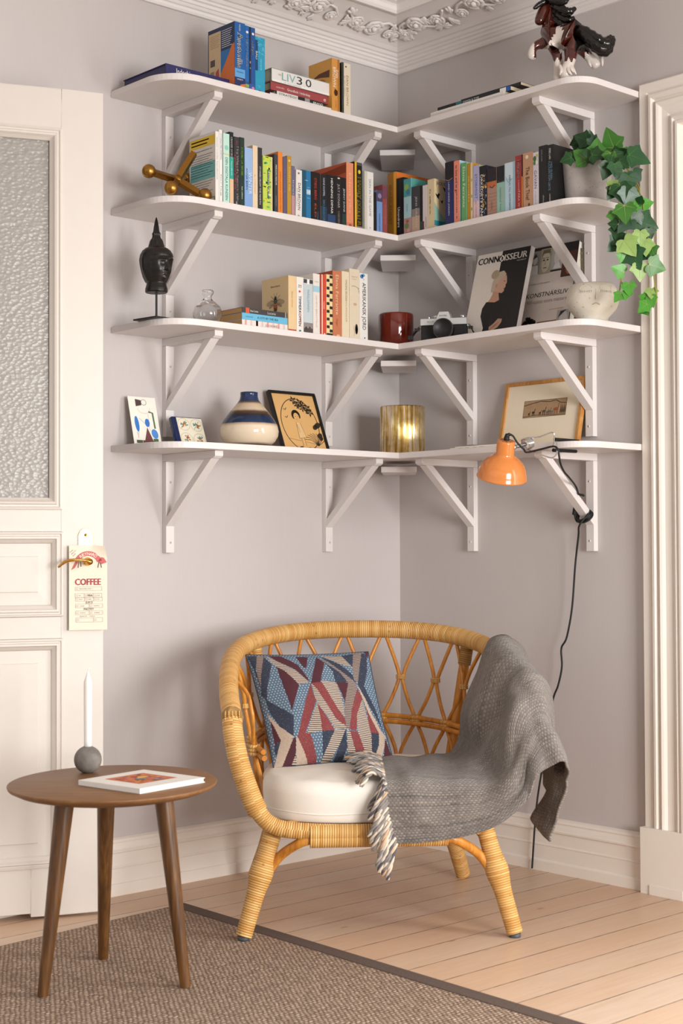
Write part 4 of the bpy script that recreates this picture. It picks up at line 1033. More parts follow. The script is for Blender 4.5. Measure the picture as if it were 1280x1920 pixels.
for k in range(14): mb.stroke(g, Q([(0.87+0.009*k, 0.1+0.05*(k % 3)), (0.865+0.010*k, 0.35+0.11*((k*3) % 4))]), 0.0014, '#5a4433', 0.0009)
mb.build('etching', root)
# ================================================================ books
GRP = {('L', 0): 'books standing on the topmost shelf', ('L', 1): 'paperbacks on the left wing of the second shelf', ('R', 1): 'paperbacks on the right wing of the second shelf', ('L', 2): 'books standing on the third shelf'}
def book_root(side, lev, s0, label, group, front=-0.275, tilt=0.0, name='book'):
    loc = (s0, front, TOP[lev]+0.0002) if side == 'L' else (front, s0, TOP[lev]+0.0002)
    r = thing(name, label, 'book', loc, 0 if side == 'L' else -pi/2, group)
    if tilt:
        r.rotation_euler = (Matrix.Rotation(0 if side == 'L' else -pi/2, 4, 'Z') @ Matrix.Rotation(radians(tilt), 4, 'Y')).to_euler()
    return r
def spine_items(mb, w_, h, items, rough=0.45):
    f = Fr((0, 0, 0), (1, 0, 0), (0, 0, 1))         # spine face, looks to -y
    t = Fr((0, 0, 0), (0, 0, -1), (1, 0, 0))        # reading downwards
    for it in items:
        k = it[0]
        if k == 'r': mb.rect(f, 0.0002, it[1]*h, w_-0.0002, it[2]*h, it[3], it[4] if len(it) > 4 else 0.0003)
        elif k == 'v': mb.rect(f, it[1]*w_, it[3]*h, it[2]*w_, it[4]*h, it[5], 0.0005)      # vertical strip
        elif k == 't':
            _, s, zs, ln, c = it[:5]; cap = it[5] if len(it) > 5 else 0.5; xo = it[6] if len(it) > 6 else 0.5; bold = it[7] if len(it) > 7 else 0
            mb.text(t, s, cap*w_, c, -zs*h, w_*(xo-cap/2), 'l', width=ln*h, off=0.0008, bold=bold)
        elif k == 'h':
            _, s, z, c, wd, ch = it[:6]; mb.text(f, s, ch*h, c, w_/2, z*h, 'c', width=wd*w_, off=0.0008)
        elif k == 'e': mb.ell(f, it[1]*w_, it[2]*h, it[3]*w_, it[4]*h, it[5], 0.0007, 14)
        elif k == 'p': mb.poly(f, [(a*w_, b*h) for a, b in it[1]], it[2], 0.0006)
        elif k == 's': mb.stroke(f, [(a*w_, b*h) for a, b in it[1]], it[2], it[3], 0.0007)
def book(side, lev, s0, s1, h, c, label, items=(), d=0.125, left=None, right=None, top=None, hard=False, pages='page_block', front=-0.275, tilt=0.0, art=None, back=None):
    w_ = abs(s1-s0)-0.0007; root = book_root(side, lev, s0, label, GRP[(side, lev)], front, tilt)
    ct = 0.0022 if hard else 0.0009
    mb = MB()
    mb.box((0, 0, 0), (w_, 0, 0), (0, ct, 0), (0, 0, h), c)
    mb.box((0, ct, 0), (ct, 0, 0), (0, d-ct, 0), (0, 0, h), left or c)
    mb.box((w_-ct, ct, 0), (ct, 0, 0), (0, d-ct, 0), (0, 0, h), right or back or c)
    spine_items(mb, w_, h, items)
    if art:
        fr = Fr((0, d, 0), (0, -1, 0), (0, 0, 1)) if side == 'L' else Fr((w_, 0, 0), (0, 1, 0), (0, 0, 1))
        art(mb, fr, d, h)
    mb.build('cover', root, bevel=0.0004)
    i = 0.003 if hard else 0.0006
    mb = MB(); mb.box((ct, ct, i), (w_-2*ct, 0, 0), (0, d-ct-i, 0), (0, 0, h-2*i), pages); mb.build('pages', root)
    return root
W1, K1 = '#e9e4dc', '#171517'
def lines(mb, f, x0, x1, ys, c='#55504c', wd=0.0012):
    for y, e in ys: mb.rect(f, x0, y, x0+(x1-x0)*e, y+wd, c, 0.0006)

# ---- topmost shelf, left wing
def art_aus(mb, f, d, h):
    mb.rect(f, 0, 0, d, h, '#16294f'); mb.rect(f, 0.004, 0.012, 0.062, h-0.012, '#cdb08a', 0.0005)
    mb.rect(f, 0.062, 0, d, h*0.62, '#1f6fb0', 0.0006); mb.poly(f, [(0.062, 0), (0.062, 0.055), (0.085, 0.085), (0.10, 0.105), (0.115, 0.13), (d, 0.135), (d, 0)], '#d5702a', 0.0008)
    lines(mb, f, 0.066, d-0.012, [(h-0.016-0.0062*k, 1-0.06*(k % 4)) for k in range(9)], '#d9dde5', 0.0016)
    lines(mb, f, 0.010, 0.058, [(h-0.022-0.005*k, 1-0.1*(k % 3)) for k in range(8)], '#7b6a52', 0.0010)
    mb.rect(f, 0.012, 0.085, 0.034, 0.105, '#4a4440', 0.0008); mb.rect(f, 0.012, 0.05, 0.03, 0.07, '#8a7a62', 0.0008); mb.poly(f, [(0.036, 0.03), (0.056, 0.03), (0.052, 0.075), (0.038, 0.065)], '#b8413c', 0.0008)
book('L', 0, -0.9425, -0.9030, 0.197, '#175a9e', 'thick blue travel guide to Australia, orange and beige back cover showing', [('r', 0, 0.17, '#1d2a5c'), ('r', 0.17, 0.30, '#5e9fd2'), ('t', 'Australia', 0.84, 0.52, W1, 0.55, 0.5, 0.0011), ('t', 'lonely planet', 0.97, 0.10, W1, 0.16), ('h', 'PLAN', 0.24, '#1a3766', 0.6, 0.022), ('h', 'VISIT', 0.13, W1, 0.6, 0.02), ('p', [(0.3, 0.0), (1, 0.0), (1, 0.09), (0.6, 0.07)], '#d5702a')], d=0.128, left='#16294f', art=art_aus)
book('L', 0, -0.9028, -0.8880, 0.194, '#1c62a8', 'slim blue travel guide to Bali and Lombok, second from the left in its row', [('r', 0, 0.14, '#2a4a7c'), ('t', 'Bali & Lombok', 0.82, 0.46, W1, 0.55, 0.5, 0.0003), ('e', 0.5, 0.90, 0.34, 0.02, W1), ('r', 0.05, 0.10, '#8aa05a', 0.0006)], d=0.128)
book('L', 0, -0.8878, -0.8648, 0.193, '#1b4f93', 'blue travel guide to Tokyo beside the turquoise guide', [('v', 0.0, 0.3, 0.0, 1.0, '#15233f'), ('t', 'Tokyo', 0.80, 0.22, W1, 0.4, 0.62, 0.0003), ('e', 0.62, 0.90, 0.2, 0.02, W1), ('r', 0.0, 0.12, '#31549a', 0.0006), ('e', 0.15, 0.45, 0.1, 0.02, '#b98a5a'), ('e', 0.15, 0.36, 0.1, 0.015, '#5f8f6a'), ('e', 0.62, 0.06, 0.25, 0.02, '#c08a9a')], d=0.128)
def sp_bali(n=22):
    r = random.Random(4); L = []
    for k in range(n):
        x, y = r.uniform(0.3, 0.9), r.choice([r.uniform(0.02, 0.2), r.uniform(0.7, 0.97)])
        L.append(('s', [(x-0.12, y), (x, y+0.02), (x+0.1, y-0.01)], 0.0012, ('#4fc0d8', '#8ed8e6')[k % 2]))
    return L
book('L', 0, -0.8646, -0.8270, 0.170, '#2596b8', 'turquoise patterned travel guide to Bali beside the lying stack', [('v', 0.0, 0.26, 0.40, 0.94, '#123d74'), ('t', 'BALI', 0.74, 0.14, W1, 0.18, 0.13), ('t', 'island guide', 0.62, 0.2, '#bfe6ee', 0.1, 0.6)] + sp_bali(), d=0.115, back='#2a86a4')
def art_db(mb, f, d, h):
    mb.poly(f, [(0.02, h*0.72), (0.05, h*0.78), (d-0.01, h*0.80), (d-0.012, h*0.66), (0.06, h*0.70)], '#5b3216'); mb.ell(f, 0.05, h*0.6, 0.03, 0.012, '#a8641f')
book('L', 0, -0.5582, -0.5250, 0.172, '#cf9143', 'orange gold paperback behind the right end of the lying stack', [('v', 0.72, 1.0, 0.0, 1.0, '#a8702c'), ('t', 'DAN', 0.80, 0.14, W1, 0.3, 0.66), ('t', 'BROWN', 0.84, 0.36, W1, 0.34, 0.32), ('e', 0.5, 0.38, 0.25, 0.06, '#5b3a17'), ('s', [(0.4, 0.45), (0.5, 0.33), (0.65, 0.42)], 0.003, '#4a2c10'), ('t', 'NOVEL', 0.24, 0.14, '#b4682a', 0.2)], d=0.110, left='#d39a48', art=art_db)
book('L', 0, -0.5150, -0.4790, 0.168, '#dccfb8', 'cream paperback with a dark left edge, last on the topmost shelf', [('v', 0.0, 0.16, 0.0, 1.0, '#12211e'), ('v', 0.16, 0.24, 0.0, 1.0, '#b9b39c'), ('t', 'DAN BROWN', 0.77, 0.56, '#a3834f', 0.28, 0.62), ('t', 'a thriller', 0.75, 0.40, '#8a8578', 0.1, 0.3), ('e', 0.45, 0.93, 0.08, 0.016, '#3a2f26'), ('e', 0.62, 0.035, 0.08, 0.016, '#5a4a3a')], d=0.110, left='#131f1d')

def lying(name, label, grp, x0, x1, y0, d, z, t, c, items=(), rz=0.0, left=None, hard=False, top=None, side='L', pages='page_block', topc=None):
    """book lying flat, spine towards the room"""
    w_ = abs(x1-x0); loc = (x0, y0, z) if side == 'L' else (y0, x0, z)
    root = thing(name, label, 'book', loc, (0 if side == 'L' else -pi/2)+rz, grp)
    ct = 0.0022 if hard else 0.0009; i = 0.003 if hard else 0.0006
    mb = MB(); mb.box((0, 0, 0), (w_, 0, 0), (0, d, 0), (0, 0, ct), topc or c); mb.box((0, 0, t-ct), (w_, 0, 0), (0, d, 0), (0, 0, ct), topc or c)
    mb.box((0, 0, ct), (w_, 0, 0), (0, ct, 0), (0, 0, t-2*ct), c)
    f = Fr((0, 0, 0), (1, 0, 0), (0, 0, 1))
    for it in items:
        if it[0] == 't': mb.text(f, it[1], it[5]*t, it[4], it[2]*w_, t*((it[6] if len(it) > 6 else 0.5)-it[5]/2), 'l', width=it[3]*w_, off=0.0008)
        elif it[0] == 'r': mb.rect(f, it[1]*w_, 0.0, it[2]*w_, t, it[3], 0.0004)
        elif it[0] == 'b': mb.rect(f, 0, it[1]*t, w_, it[2]*t, it[3], 0.0005)
    if top: top(mb, Fr((0, 0, t), (1, 0, 0), (0, 1, 0)), w_, d)
    mb.build('cover', root, bevel=0.0005)
    mb = MB(); mb.box((i, ct, ct), (w_-2*i, 0, 0), (0, d-ct-i, 0), (0, 0, t-2*ct), pages); mb.build('pages', root)
    return root
G0 = 'books lying in a stack on the topmost shelf'
z = TOP[0]+0.0003
lying('book', 'large navy book lying flat at the left end of the topmost shelf', None, -1.172, -0.9435, -0.250, 0.215, z, 0.029, '#252458', [('t', 'Indochine', 0.16, 0.28, W1, 0.55)], hard=True, pages='#242350')
lying('book', 'thin violet and white paperback, lowest of the lying stack', G0, -0.806, -0.5590, -0.272, 0.16, z, 0.014, '#34305f', [('b', 0.62, 1.0, '#ddd8d2'), ('r', 0.0, 0.16, '#ddd8d2'), ('r', 0.86, 1.0, '#d7d0c6'), ('t', 'MARKETING', 0.36, 0.30, W1, 0.45, 0.35), ('t', 'edition', 0.18, 0.14, W1, 0.3, 0.35)], left=W1)
lying('book', 'thin black paperback with white lettering, second from the bottom of the lying stack', G0, -0.775, -0.575, -0.262, 0.15, z+0.0143, 0.014, '#1a1a1d', [('r', 0.02, 0.44, '#d9d5cf'), ('t', 'STRATEGY', 0.06, 0.36, '#2a2a2e', 0.5), ('t', 'BRAND', 0.75, 0.2, W1, 0.5), ('r', 0.58, 0.68, '#9a9794')])
lying('book', 'red hardback under the white one in the lying stack', G0, -0.7915, -0.5600, -0.258, 0.155, z+0.0288, 0.026, '#9c4446', [('t', 'Grundbok i ledarskap', 0.28, 0.40, W1, 0.32), ('t', 'studentlitt', 0.09, 0.14, '#e6c9c0', 0.22), ('t', 'e', 0.92, 0.04, W1, 0.5)], hard=True, topc='#8d3c3f')
lying('book', 'thick white hardback topmost of the lying stack, big numerals on its spine', G0, -0.7905, -0.5560, -0.262, 0.165, z+0.0552, 0.040, '#dfdcd8', [('t', 'LIV', 0.17, 0.23, '#7fa9a8', 0.62, 0.55), ('t', '3', 0.42, 0.095, '#2b2b2c', 0.62, 0.55), ('t', '.', 0.535, 0.018, '#d08a4a', 0.10, 0.30), ('t', '0', 0.575, 0.10, '#2b2b2c', 0.62, 0.55), ('b', 0.0, 0.16, '#e9e6e2'), ('t', 'att vara manniska', 0.20, 0.3, '#8d8d8d', 0.10, 0.10), ('t', 'MAX', 0.11, 0.05, '#c0a090', 0.16, 0.6)], hard=True, topc='#8d9a8f')
G1 = 'booklets lying on the right wing of the topmost shelf'
lying('book', 'white booklet lowest of the flat pile on the right of the topmost shelf', G1, -0.440, -0.745, -0.289, 0.16, z, 0.015, '#dcd6d0', [('b', 0.4, 0.46, '#b5aea8')], side='R')
lying('book', 'dark booklet with a teal and white spine in the middle of the flat pile', G1, -0.462, -0.765, -0.280, 0.15, z+0.0153, 0.013, '#14181c', [('r', 0.26, 0.34, '#2d6d74'), ('t', 'DESIGN & TYPE', 0.36, 0.22, '#d9dee0', 0.5), ('r', 0.86, 0.94, '#e9e5e0'), ('r', 0.94, 1.0, '#2857a5')], side='R')
lying('book', 'thin black booklet topmost of the flat pile on the right wing', G1, -0.545, -0.790, -0.262, 0.14, z+0.0286, 0.010, '#17181b', [('r', 0.7, 0.78, '#4a4c50')], side='R')

# ---- second shelf, left wing
def art_b1(mb, f, d, h):
    mb.rect(f, 0, 0, d, h, '#d6d0c9'); mb.rect(f, 0.004, h-0.036, d-0.002, h-0.008, '#e0b92a', 0.0006)
    lines(mb, f, 0.010, d-0.02, [(h-0.018, 0.9), (h-0.028, 0.8)], '#3f3a20', 0.0035)
    mb.rect(f, 0.006, 0.075, d-0.002, 0.125, '#6fb0b0', 0.0006)
    mb.text(f, 'SOCIAL MEDIA MARKETING 101', 0.004, '#3a3634', 0.008, h-0.048, width=d*0.8, off=0.0008)
    lines(mb, f, 0.008, d-0.012, [(h-0.060-0.0068*k, 1-0.09*(k % 3)) for k in range(5)]+[(0.116-0.0075*k, 1-0.1*(k % 3)) for k in range(5)]+[(0.068-0.0072*k, 1-0.08*(k % 4)) for k in range(7)], '#4c5250', 0.0014)
    mb.rect(f, d-0.040, 0.004, d-0.002, 0.018, '#2f6d46', 0.0007); mb.rect(f, d-0.037, 0.006, d-0.005, 0.016, '#ded7ce', 0.0009)
B = lambda s0, s1, h, c, label, items=(), **k: book('L', 1, s0, s1, h, c, label, items, **k)
B(-1.0146, -1.0012, 0.208, '#e4dfd8', 'white paperback whose yellow and teal back cover shows beside the brass ornament', [('t', 'social media handbook', 0.92, 0.6, '#8b9698', 0.3)], d=0.125, art=art_b1)
B(-1.0009, -0.9862, 0.215, '#e6e1da', 'thin tall white paperback, second in the left row', [('t', 'ATT SALJA MED INNEHALL', 0.95, 0.36, '#54669a', 0.3), ('t', 'forlag', 0.4, 0.3, '#8a8a8a', 0.25), ('v', 0.85, 1.0, 0, 1, '#3c5a5a')], d=0.125)
B(-0.9860, -0.9625, 0.208, '#b9ddcf', 'mint green paperback with dark green lettering, third in the left row', [('v', 0.0, 0.10, 0, 1, '#dfe9e2'), ('r', 0.70, 0.715, '#d7c27a', 0.0006), ('e', 0.55, 0.80, 0.3, 0.035, '#8cc7b4'), ('t', 'DEN DIGITALA KUNDEN', 0.66, 0.60, '#2d6a5a', 0.4, 0.55)], d=0.125)
B(-0.9622, -0.9472, 0.216, '#171a1b', 'black, teal and peach spine of a graphic design book', [('r', 0, 0.36, '#dcb794'), ('r', 0.36, 0.66, '#23a08f'), ('t', 'GRAFISK DESIGN', 0.93, 0.30, W1, 0.55, 0.5, 0.0003), ('t', 'handbok', 0.60, 0.2, '#cdeee6', 0.3)], d=0.13)
B(-0.9462, -0.9252, 0.205, '#2e2b2e', 'charcoal paperback with large white and red lettering', [('t', 'Hey Whipple, Squeeze This', 0.86, 0.78, W1, 0.4, 0.66, 0.0003), ('t', 'a guide to great ads', 0.74, 0.5, '#a8403c', 0.34, 0.24), ('t', 'VILL', 0.95, 0.07, '#b8403c', 0.26), ('t', 'wiley', 0.07, 0.06, W1, 0.3)], d=0.15)
B(-0.9245, -0.9066, 0.207, '#173028', 'dark green paperback with lime lettering', [('t', 'FUTURE OF WORK', 0.85, 0.40, '#9ccf3a', 0.5, 0.5, 0.0003), ('t', 'new edition', 0.30, 0.18, '#dfe6d8', 0.26)], d=0.15)
B(-0.9064, -0.8757, 0.181, '#7fa3d3', 'wide light blue paperback with pale cloud lettering', [('r', 0.55, 1.0, '#94b2d8', 0.0002), ('t', 'WINTER', 0.60, 0.36, '#cfdcec', 0.45, 0.7), ('t', 'ANNA BERG', 0.66, 0.36, '#2b3a58', 0.2, 0.28)], d=0.12)
B(-0.8755, -0.8559, 0.192, '#dfc8a8', 'plain cream paperback right of the light blue one', [('t', 'a novel', 0.55, 0.3, '#c9ab86', 0.3)], d=0.13)
B(-0.8556, -0.8390, 0.189, '#2c2a2c', 'charcoal paperback with thin white lettering right of the cream one', [('t', 'STORIES FROM THE NORTH', 0.70, 0.6, '#d8d4ce', 0.36)], d=0.13)
def pat(seed, cols, n, x0=0.05, x1=0.95, y0=0.02, y1=0.98, kind='r'):
    r = random.Random(seed); L = []
    for k in range(n):
        x = r.uniform(x0, x1); y = r.uniform(y0, y1); a = r.uniform(0.02, 0.12); b = r.uniform(0.012, 0.05); c = cols[k % len(cols)]
        if kind == 'r': L.append(('p', [(max(x0, x-a*1.5), y-b*0.4), (min(x1, x+a*1.5), y-b*0.4), (min(x1, x+a*1.5), y+b*0.4), (max(x0, x-a*1.5), y+b*0.4)], c))
        else: L.append(('e', x, y, a*0.8, b*0.55, c))
    return L
B(-0.8368, -0.7995, 0.168, '#b9cf55', 'green and yellow block patterned paperback', [('v', 0.86, 1.0, 0, 1, '#dcc9a2')] + pat(2, ['#3d8f4a', '#e3d42c', '#6fae49', '#d9d12e', '#2f7d55', '#e8e0a0'], 46, 0.03, 0.84) + [('v', 0.46, 0.66, 0.24, 0.76, '#40474a'), ('t', 'FACTFULNESS', 0.72, 0.42, '#cfd8c4', 0.12, 0.56)], d=0.11)
B(-0.7925, -0.7780, 0.180, '#3a3b40', 'dark grey paperback left of the bright orange spine', [('t', 'PERSON RESOR', 0.82, 0.34, '#d8d6d2', 0.4), ('t', 'natur', 0.3, 0.18, '#8f9aa6', 0.3)], d=0.12)
B(-0.7777, -0.7592, 0.190, '#e0812a', 'tall bright orange paperback in the left row', [('t', 'DEN LANGA VAGEN HEM', 0.68, 0.62, '#b85a18', 0.34)], d=0.14)
B(-0.7583, -0.7424, 0.178, '#5d566f', 'dull purple paperback between the orange and mustard spines', [('t', 'tystnad', 0.8, 0.4, '#7c7590', 0.3)], d=0.12)
B(-0.7420, -0.7246, 0.184, '#b48a2c', 'mustard yellow paperback in the left row', [('t', 'SOLENS TID', 0.82, 0.40, '#e0c26a', 0.36), ('e', 0.5, 0.92, 0.25, 0.02, '#dcc07a')], d=0.12)
B(-0.7244, -0.7110, 0.156, '#6b6480', 'small mauve and pink paperback beside the leaning white one', [('r', 0, 0.42, '#b78d92'), ('t', 'livet', 0.72, 0.3, '#cfc6d8', 0.3)], d=0.11)
B(-0.7090, -0.6835, 0.148, '#e2dbd4', 'white paperback with black title lettering, tilted against the blue one', [('t', 'DAN BROWN', 0.73, 0.56, '#2f3238', 0.42, 0.55), ('t', 'thriller', 0.62, 0.4, '#9a9894', 0.16, 0.2), ('e', 0.4, 0.93, 0.15, 0.02, '#7a6a58'), ('h', 'B', 0.04, '#5c6e72', 0.3, 0.03)], d=0.11, tilt=1.2)
B(-0.6830, -0.6460, 0.151, '#1f6fa0', 'thick blue paperback next to the five black spines', [('v', 0.0, 0.46, 0, 1, '#174e66'), ('h', 'ANNA', 0.79, '#cfe2ec', 0.34, 0.02), ('v', 0.52, 0.92, 0.52, 0.62, '#d8e4ea'), ('t', 'BLUE', 0.615, 0.09, '#1f6fa0', 0.3, 0.72), ('v', 0.55, 0.9, 0.44, 0.45, '#6fb0d0'), ('v', 0.55, 0.9, 0.655, 0.665, '#6fb0d0')], d=0.11)
B(-0.6454, -0.6112, 0.152, '#120f10', 'black paperback with red lettering', [('t', 'STIEG BERG', 0.88, 0.44, '#c5392e', 0.28, 0.52), ('t', 'ELD', 0.36, 0.28, '#b8452c', 0.22, 0.5), ('t', 'roman', 0.2, 0.14, '#56809a', 0.14, 0.8)], d=0.11)
B(-0.6106, -0.5792, 0.150, '#17161a', 'black paperback with pale blue lettering and a dark blue foot', [('r', 0, 0.34, '#1e3346'), ('t', 'HANS KOPPEL', 0.93, 0.38, '#b9c3cc', 0.24, 0.56), ('t', 'SKUGGOR', 0.48, 0.44, '#3f7a9a', 0.28, 0.56), ('v', 0.02, 0.12, 0, 1, '#4a2f2a')], d=0.11)
B(-0.5785, -0.5450, 0.153, '#131216', 'black paperback with white lettering and blue foot, middle of the dark group', [('r', 0.02, 0.20, '#243f66'), ('t', 'HENNING DIMAR', 0.94, 0.72, W1, 0.26, 0.55)], d=0.11)
B(-0.5446, -0.5180, 0.155, '#1a1719', 'black paperback with grey lettering, fourth of the dark group', [('t', 'JULY DONAR', 0.84, 0.48, '#a9a09c', 0.36), ('t', 'VARGEN', 0.30, 0.26, '#8a7a74', 0.3), ('e', 0.5, 0.96, 0.2, 0.015, '#d9c9b4')], d=0.11)
B(-0.5176, -0.4995, 0.154, '#141518', 'black paperback with dark green foot, next to the tall salmon book', [('r', 0, 0.26, '#1d3733'), ('t', 'JENNY DANE', 0.78, 0.48, '#c2c6c4', 0.4)], d=0.11)
def art_red(mb, f, d, h):
    mb.rect(f, 0, 0, d, h, '#b4512f')
    for k in range(9): mb.stroke(f, [(0.0, h*(0.90-0.012*k)), (d*0.5, h*(0.93-0.014*k)), (d, h*(0.97-0.015*k))], 0.0013, ('#8f3a22', '#c96a44')[k % 2])
B(-0.4988, -0.4678, 0.206, '#d98a66', 'tall salmon paperback with a rust red cover, left of the yellow and black spine', [('t', 'Eldens rike', 0.84, 0.62, '#e9b08f', 0.32), ('r', 0.0, 0.08, '#c8785a', 0.0005), ('e', 0.5, 0.04, 0.2, 0.02, '#8f4a34')], d=0.16, left='#b4512f', art=art_red)
B(-0.4675, -0.4305, 0.213, '#1b1712', 'tall black paperback with a yellow edge and yellow title letters', [('v', 0.0, 0.34, 0, 1, '#d9a51f'), ('v', 0.0, 0.10, 0, 1, '#b8741c'), ('t', 'HARRY POTTER', 0.78, 0.72, '#e2cf3a', 0.4, 0.66, 0.0004), ('e', 0.66, 0.86, 0.15, 0.03, '#d9c23a'), ('t', 'J.K. ROWLING', 0.55, 0.4, '#c8a76a', 0.10, 0.42), ('r', 0.955, 1.0, '#4a4a48'), ('r', 0.0, 0.05, '#8a7262')], d=0.15, hard=True)
B(-0.4208, -0.3815, 0.191, '#e0dcd7', 'white paperback with grey capitals near the inner corner', [('v', 0.0, 0.30, 0, 1, '#c9c4b4'), ('t', 'SKIN IN THE GAME', 0.88, 0.62, '#8a8f9a', 0.26, 0.62), ('t', 'A', 0.08, 0.03, '#8a8f9a', 0.2, 0.62)], d=0.13)
B(-0.3812, -0.3677, 0.130, '#131113', 'thin black pocket book by the inner corner', [], d=0.10)
B(-0.3672, -0.3422, 0.139, '#6d8fc0', 'blue pocket book with a purple top by the inner corner', [('r', 0.74, 1.0, '#4b3d58'), ('e', 0.5, 0.87, 0.35, 0.06, '#8a7aa0'), ('t', 'DRAKENS BARN', 0.46, 0.42, '#33507f', 0.3)], d=0.10)
B(-0.3418, -0.3200, 0.160, '#8b4442', 'dark red pocket book, last on the left wing', [('r', 0.72, 0.98, '#6f3f50'), ('t', 'ROSENS NAMN', 0.6, 0.4, '#b46a60', 0.3)], d=0.04)

# ---- second shelf, right wing
Q = lambda s0, s1, h, c, label, items=(), **k: book('R', 1, s0, s1, h, c, label, items, **k)
Q(-0.2300, -0.2705, 0.214, '#a06c22', 'tall orange gold book standing in the inner corner of the second shelf', [('v', 0.70, 1.0, 0, 1, '#e3a83a'), ('t', 'GULDLANDET', 0.82, 0.62, '#7a5018', 0.3, 0.36)], d=0.16, right='#d2732a', back='#d2732a')
Q(-0.2712, -0.3040, 0.190, '#171519', 'black paperback with white script, first after the inner corner', [('v', 0.5, 0.56, 0, 1, '#3a3336'), ('t', 'Utvandrare', 0.50, 0.34, W1, 0.34, 0.35)], d=0.11)
Q(-0.3044, -0.3385, 0.181, '#a9cbd0', 'paperback with a teal illustrated top and a pale blue middle', [('r', 0.68, 1.0, '#4f9a9a'), ('r', 0.0, 0.30, '#b58f86'), ('e', 0.4, 0.85, 0.3, 0.06, '#8fae58'), ('e', 0.6, 0.76, 0.25, 0.05, '#3f7f9a'), ('e', 0.4, 0.16, 0.3, 0.05, '#6f8a54'), ('e', 0.62, 0.07, 0.2, 0.03, '#d9a0a0'), ('e', 0.5, 0.24, 0.2, 0.03, '#a05a58'), ('t', 'havet', 0.55, 0.14, '#5a8f9a', 0.2)], d=0.12, right='#4f9a92')
Q(-0.3400, -0.3770, 0.150, '#3c3d44', 'grey paperback with a sunset coloured foot', [('r', 0.0, 0.36, '#c0a288'), ('r', 0.36, 0.52, '#8b8078'), ('t', 'JENS DRAKEN', 0.78, 0.66, '#c9c4c0', 0.22, 0.6)], d=0.11)
Q(-0.3776, -0.3892, 0.148, '#10120f', 'very thin black paperback left of the thin white one', [('r', 0.0, 0.22, '#24483e')], d=0.11)
Q(-0.3894, -0.4113, 0.146, '#d3c9c8', 'narrow pinkish white paperback with a red foot', [('v', 0.0, 0.3, 0.0, 0.22, '#7a2a34'), ('t', 'SOMMAR', 0.3, 0.22, '#b4605c', 0.26, 0.7)], d=0.11)
def art_crow(mb, f, d, h):
    mb.rect(f, 0, 0, d, h, '#d8c49c'); mb.text(f, 'JACK KEROUAC', 0.011, '#2a241d', 0.008, h-0.018, width=d*0.9, off=0.0008)
    mb.poly(f, [(0.0, 0.022), (0.0, 0.085), (0.028, 0.055), (0.05, 0.035), (d, 0.030), (d, 0.016)], '#8fb3a6', 0.0006); mb.poly(f, [(0.05, 0.03), (0.066, 0.088), (d, 0.015), (0.0, 0.014)], '#23414a', 0.0007); mb.rect(f, 0, 0.012, d, 0.028, '#2f8798', 0.0008)
    for x, y, s in ((0.016, 0.106, 1.0), (0.058, 0.126, 1.7), (0.034, 0.090, 0.6)): mb.poly(f, [(x-0.012*s, y+0.008*s), (x-0.002*s, y+0.004*s), (x+0.002*s, y+0.010*s), (x+0.010*s, y+0.008*s), (x+0.004*s, y-0.002*s), (x+0.006*s, y-0.010*s), (x-0.004*s, y-0.004*s)], '#191613', 0.0009)
Q(-0.4118, -0.4410, 0.160, '#d9c69f', 'cream paperback at the gap, cover with black birds showing', [('t', 'Pa drift', 0.80, 0.3, '#6a5a44', 0.2, 0.4), ('t', 'Pa drift', 0.6, 0.3, '#6a5a44', 0.2, 0.4)], d=0.105, art=art_crow)
Q(-0.4881, -0.5257, 0.200, '#232a5c', 'tall navy paperback, first after the gap on the right wing', [('r', 0.72, 1.0, '#15151f'), ('s', [(0.05, 0.73), (0.4, 0.705), (0.9, 0.735)], 0.0016, '#b98a3a'), ('t', 'LAND UNDER JORDEN', 0.68, 0.52, '#cdd4e2', 0.16, 0.45)], d=0.13)
Q(-0.5261, -0.5505, 0.197, '#e58a72', 'tall salmon pink paperback with black script', [('t', 'to love and let go', 0.93, 0.44, '#2f2422', 0.42), ('t', 'RACHEL B', 0.48, 0.4, '#5a3a34', 0.2)], d=0.13, right='#a3ccd6')
Q(-0.5573, -0.5815, 0.185, '#62a268', 'green paperback with cream lettering', [('t', 'Elena Ferrante', 0.93, 0.68, '#dfe6c8', 0.46), ('v', 0.86, 1.0, 0, 1, '#8fc088')], d=0.12, right='#86b67e')
Q(-0.5819, -0.6062, 0.179, '#b5842a', 'mustard gold paperback with a floral cream edge', [('v', 0.62, 1.0, 0, 1, '#dcc7a0'), ('t', 'SKOGEN', 0.78, 0.44, '#e3c36a', 0.26, 0.3), ('e', 0.80, 0.2, 0.12, 0.03, '#7f9a58'), ('e', 0.82, 0.42, 0.12, 0.03, '#8aa066'), ('e', 0.8, 0.7, 0.12, 0.03, '#9aaf72')], d=0.12)
Q(-0.6070, -0.6333, 0.167, '#a9a7c6', 'lavender and pink paperback with blue capitals', [('r', 0.0, 0.34, '#d3b9bd'), ('t', 'STORMIGT', 0.84, 0.46, '#5570a8', 0.36), ('t', 'en roman', 0.34, 0.30, '#c06a76', 0.24)], d=0.11, right='#8fae84')
Q(-0.6337, -0.6628, 0.160, '#1b1d2e', 'black paperback with yellow and blue flowers', pat(8, ['#d9b23a', '#e2cf8a', '#4f6fae', '#c98f2c'], 46, 0.45, 0.98, 0.0, 0.85, 'e') + pat(9, ['#3f578f', '#d8c67a'], 14, 0.05, 0.5, 0.0, 0.4, 'e') + [('r', 0.86, 1.0, '#15151c', 0.0009), ('t', 'ORKEDJETS VAN', 0.84, 0.78, W1, 0.34, 0.30)], d=0.11)
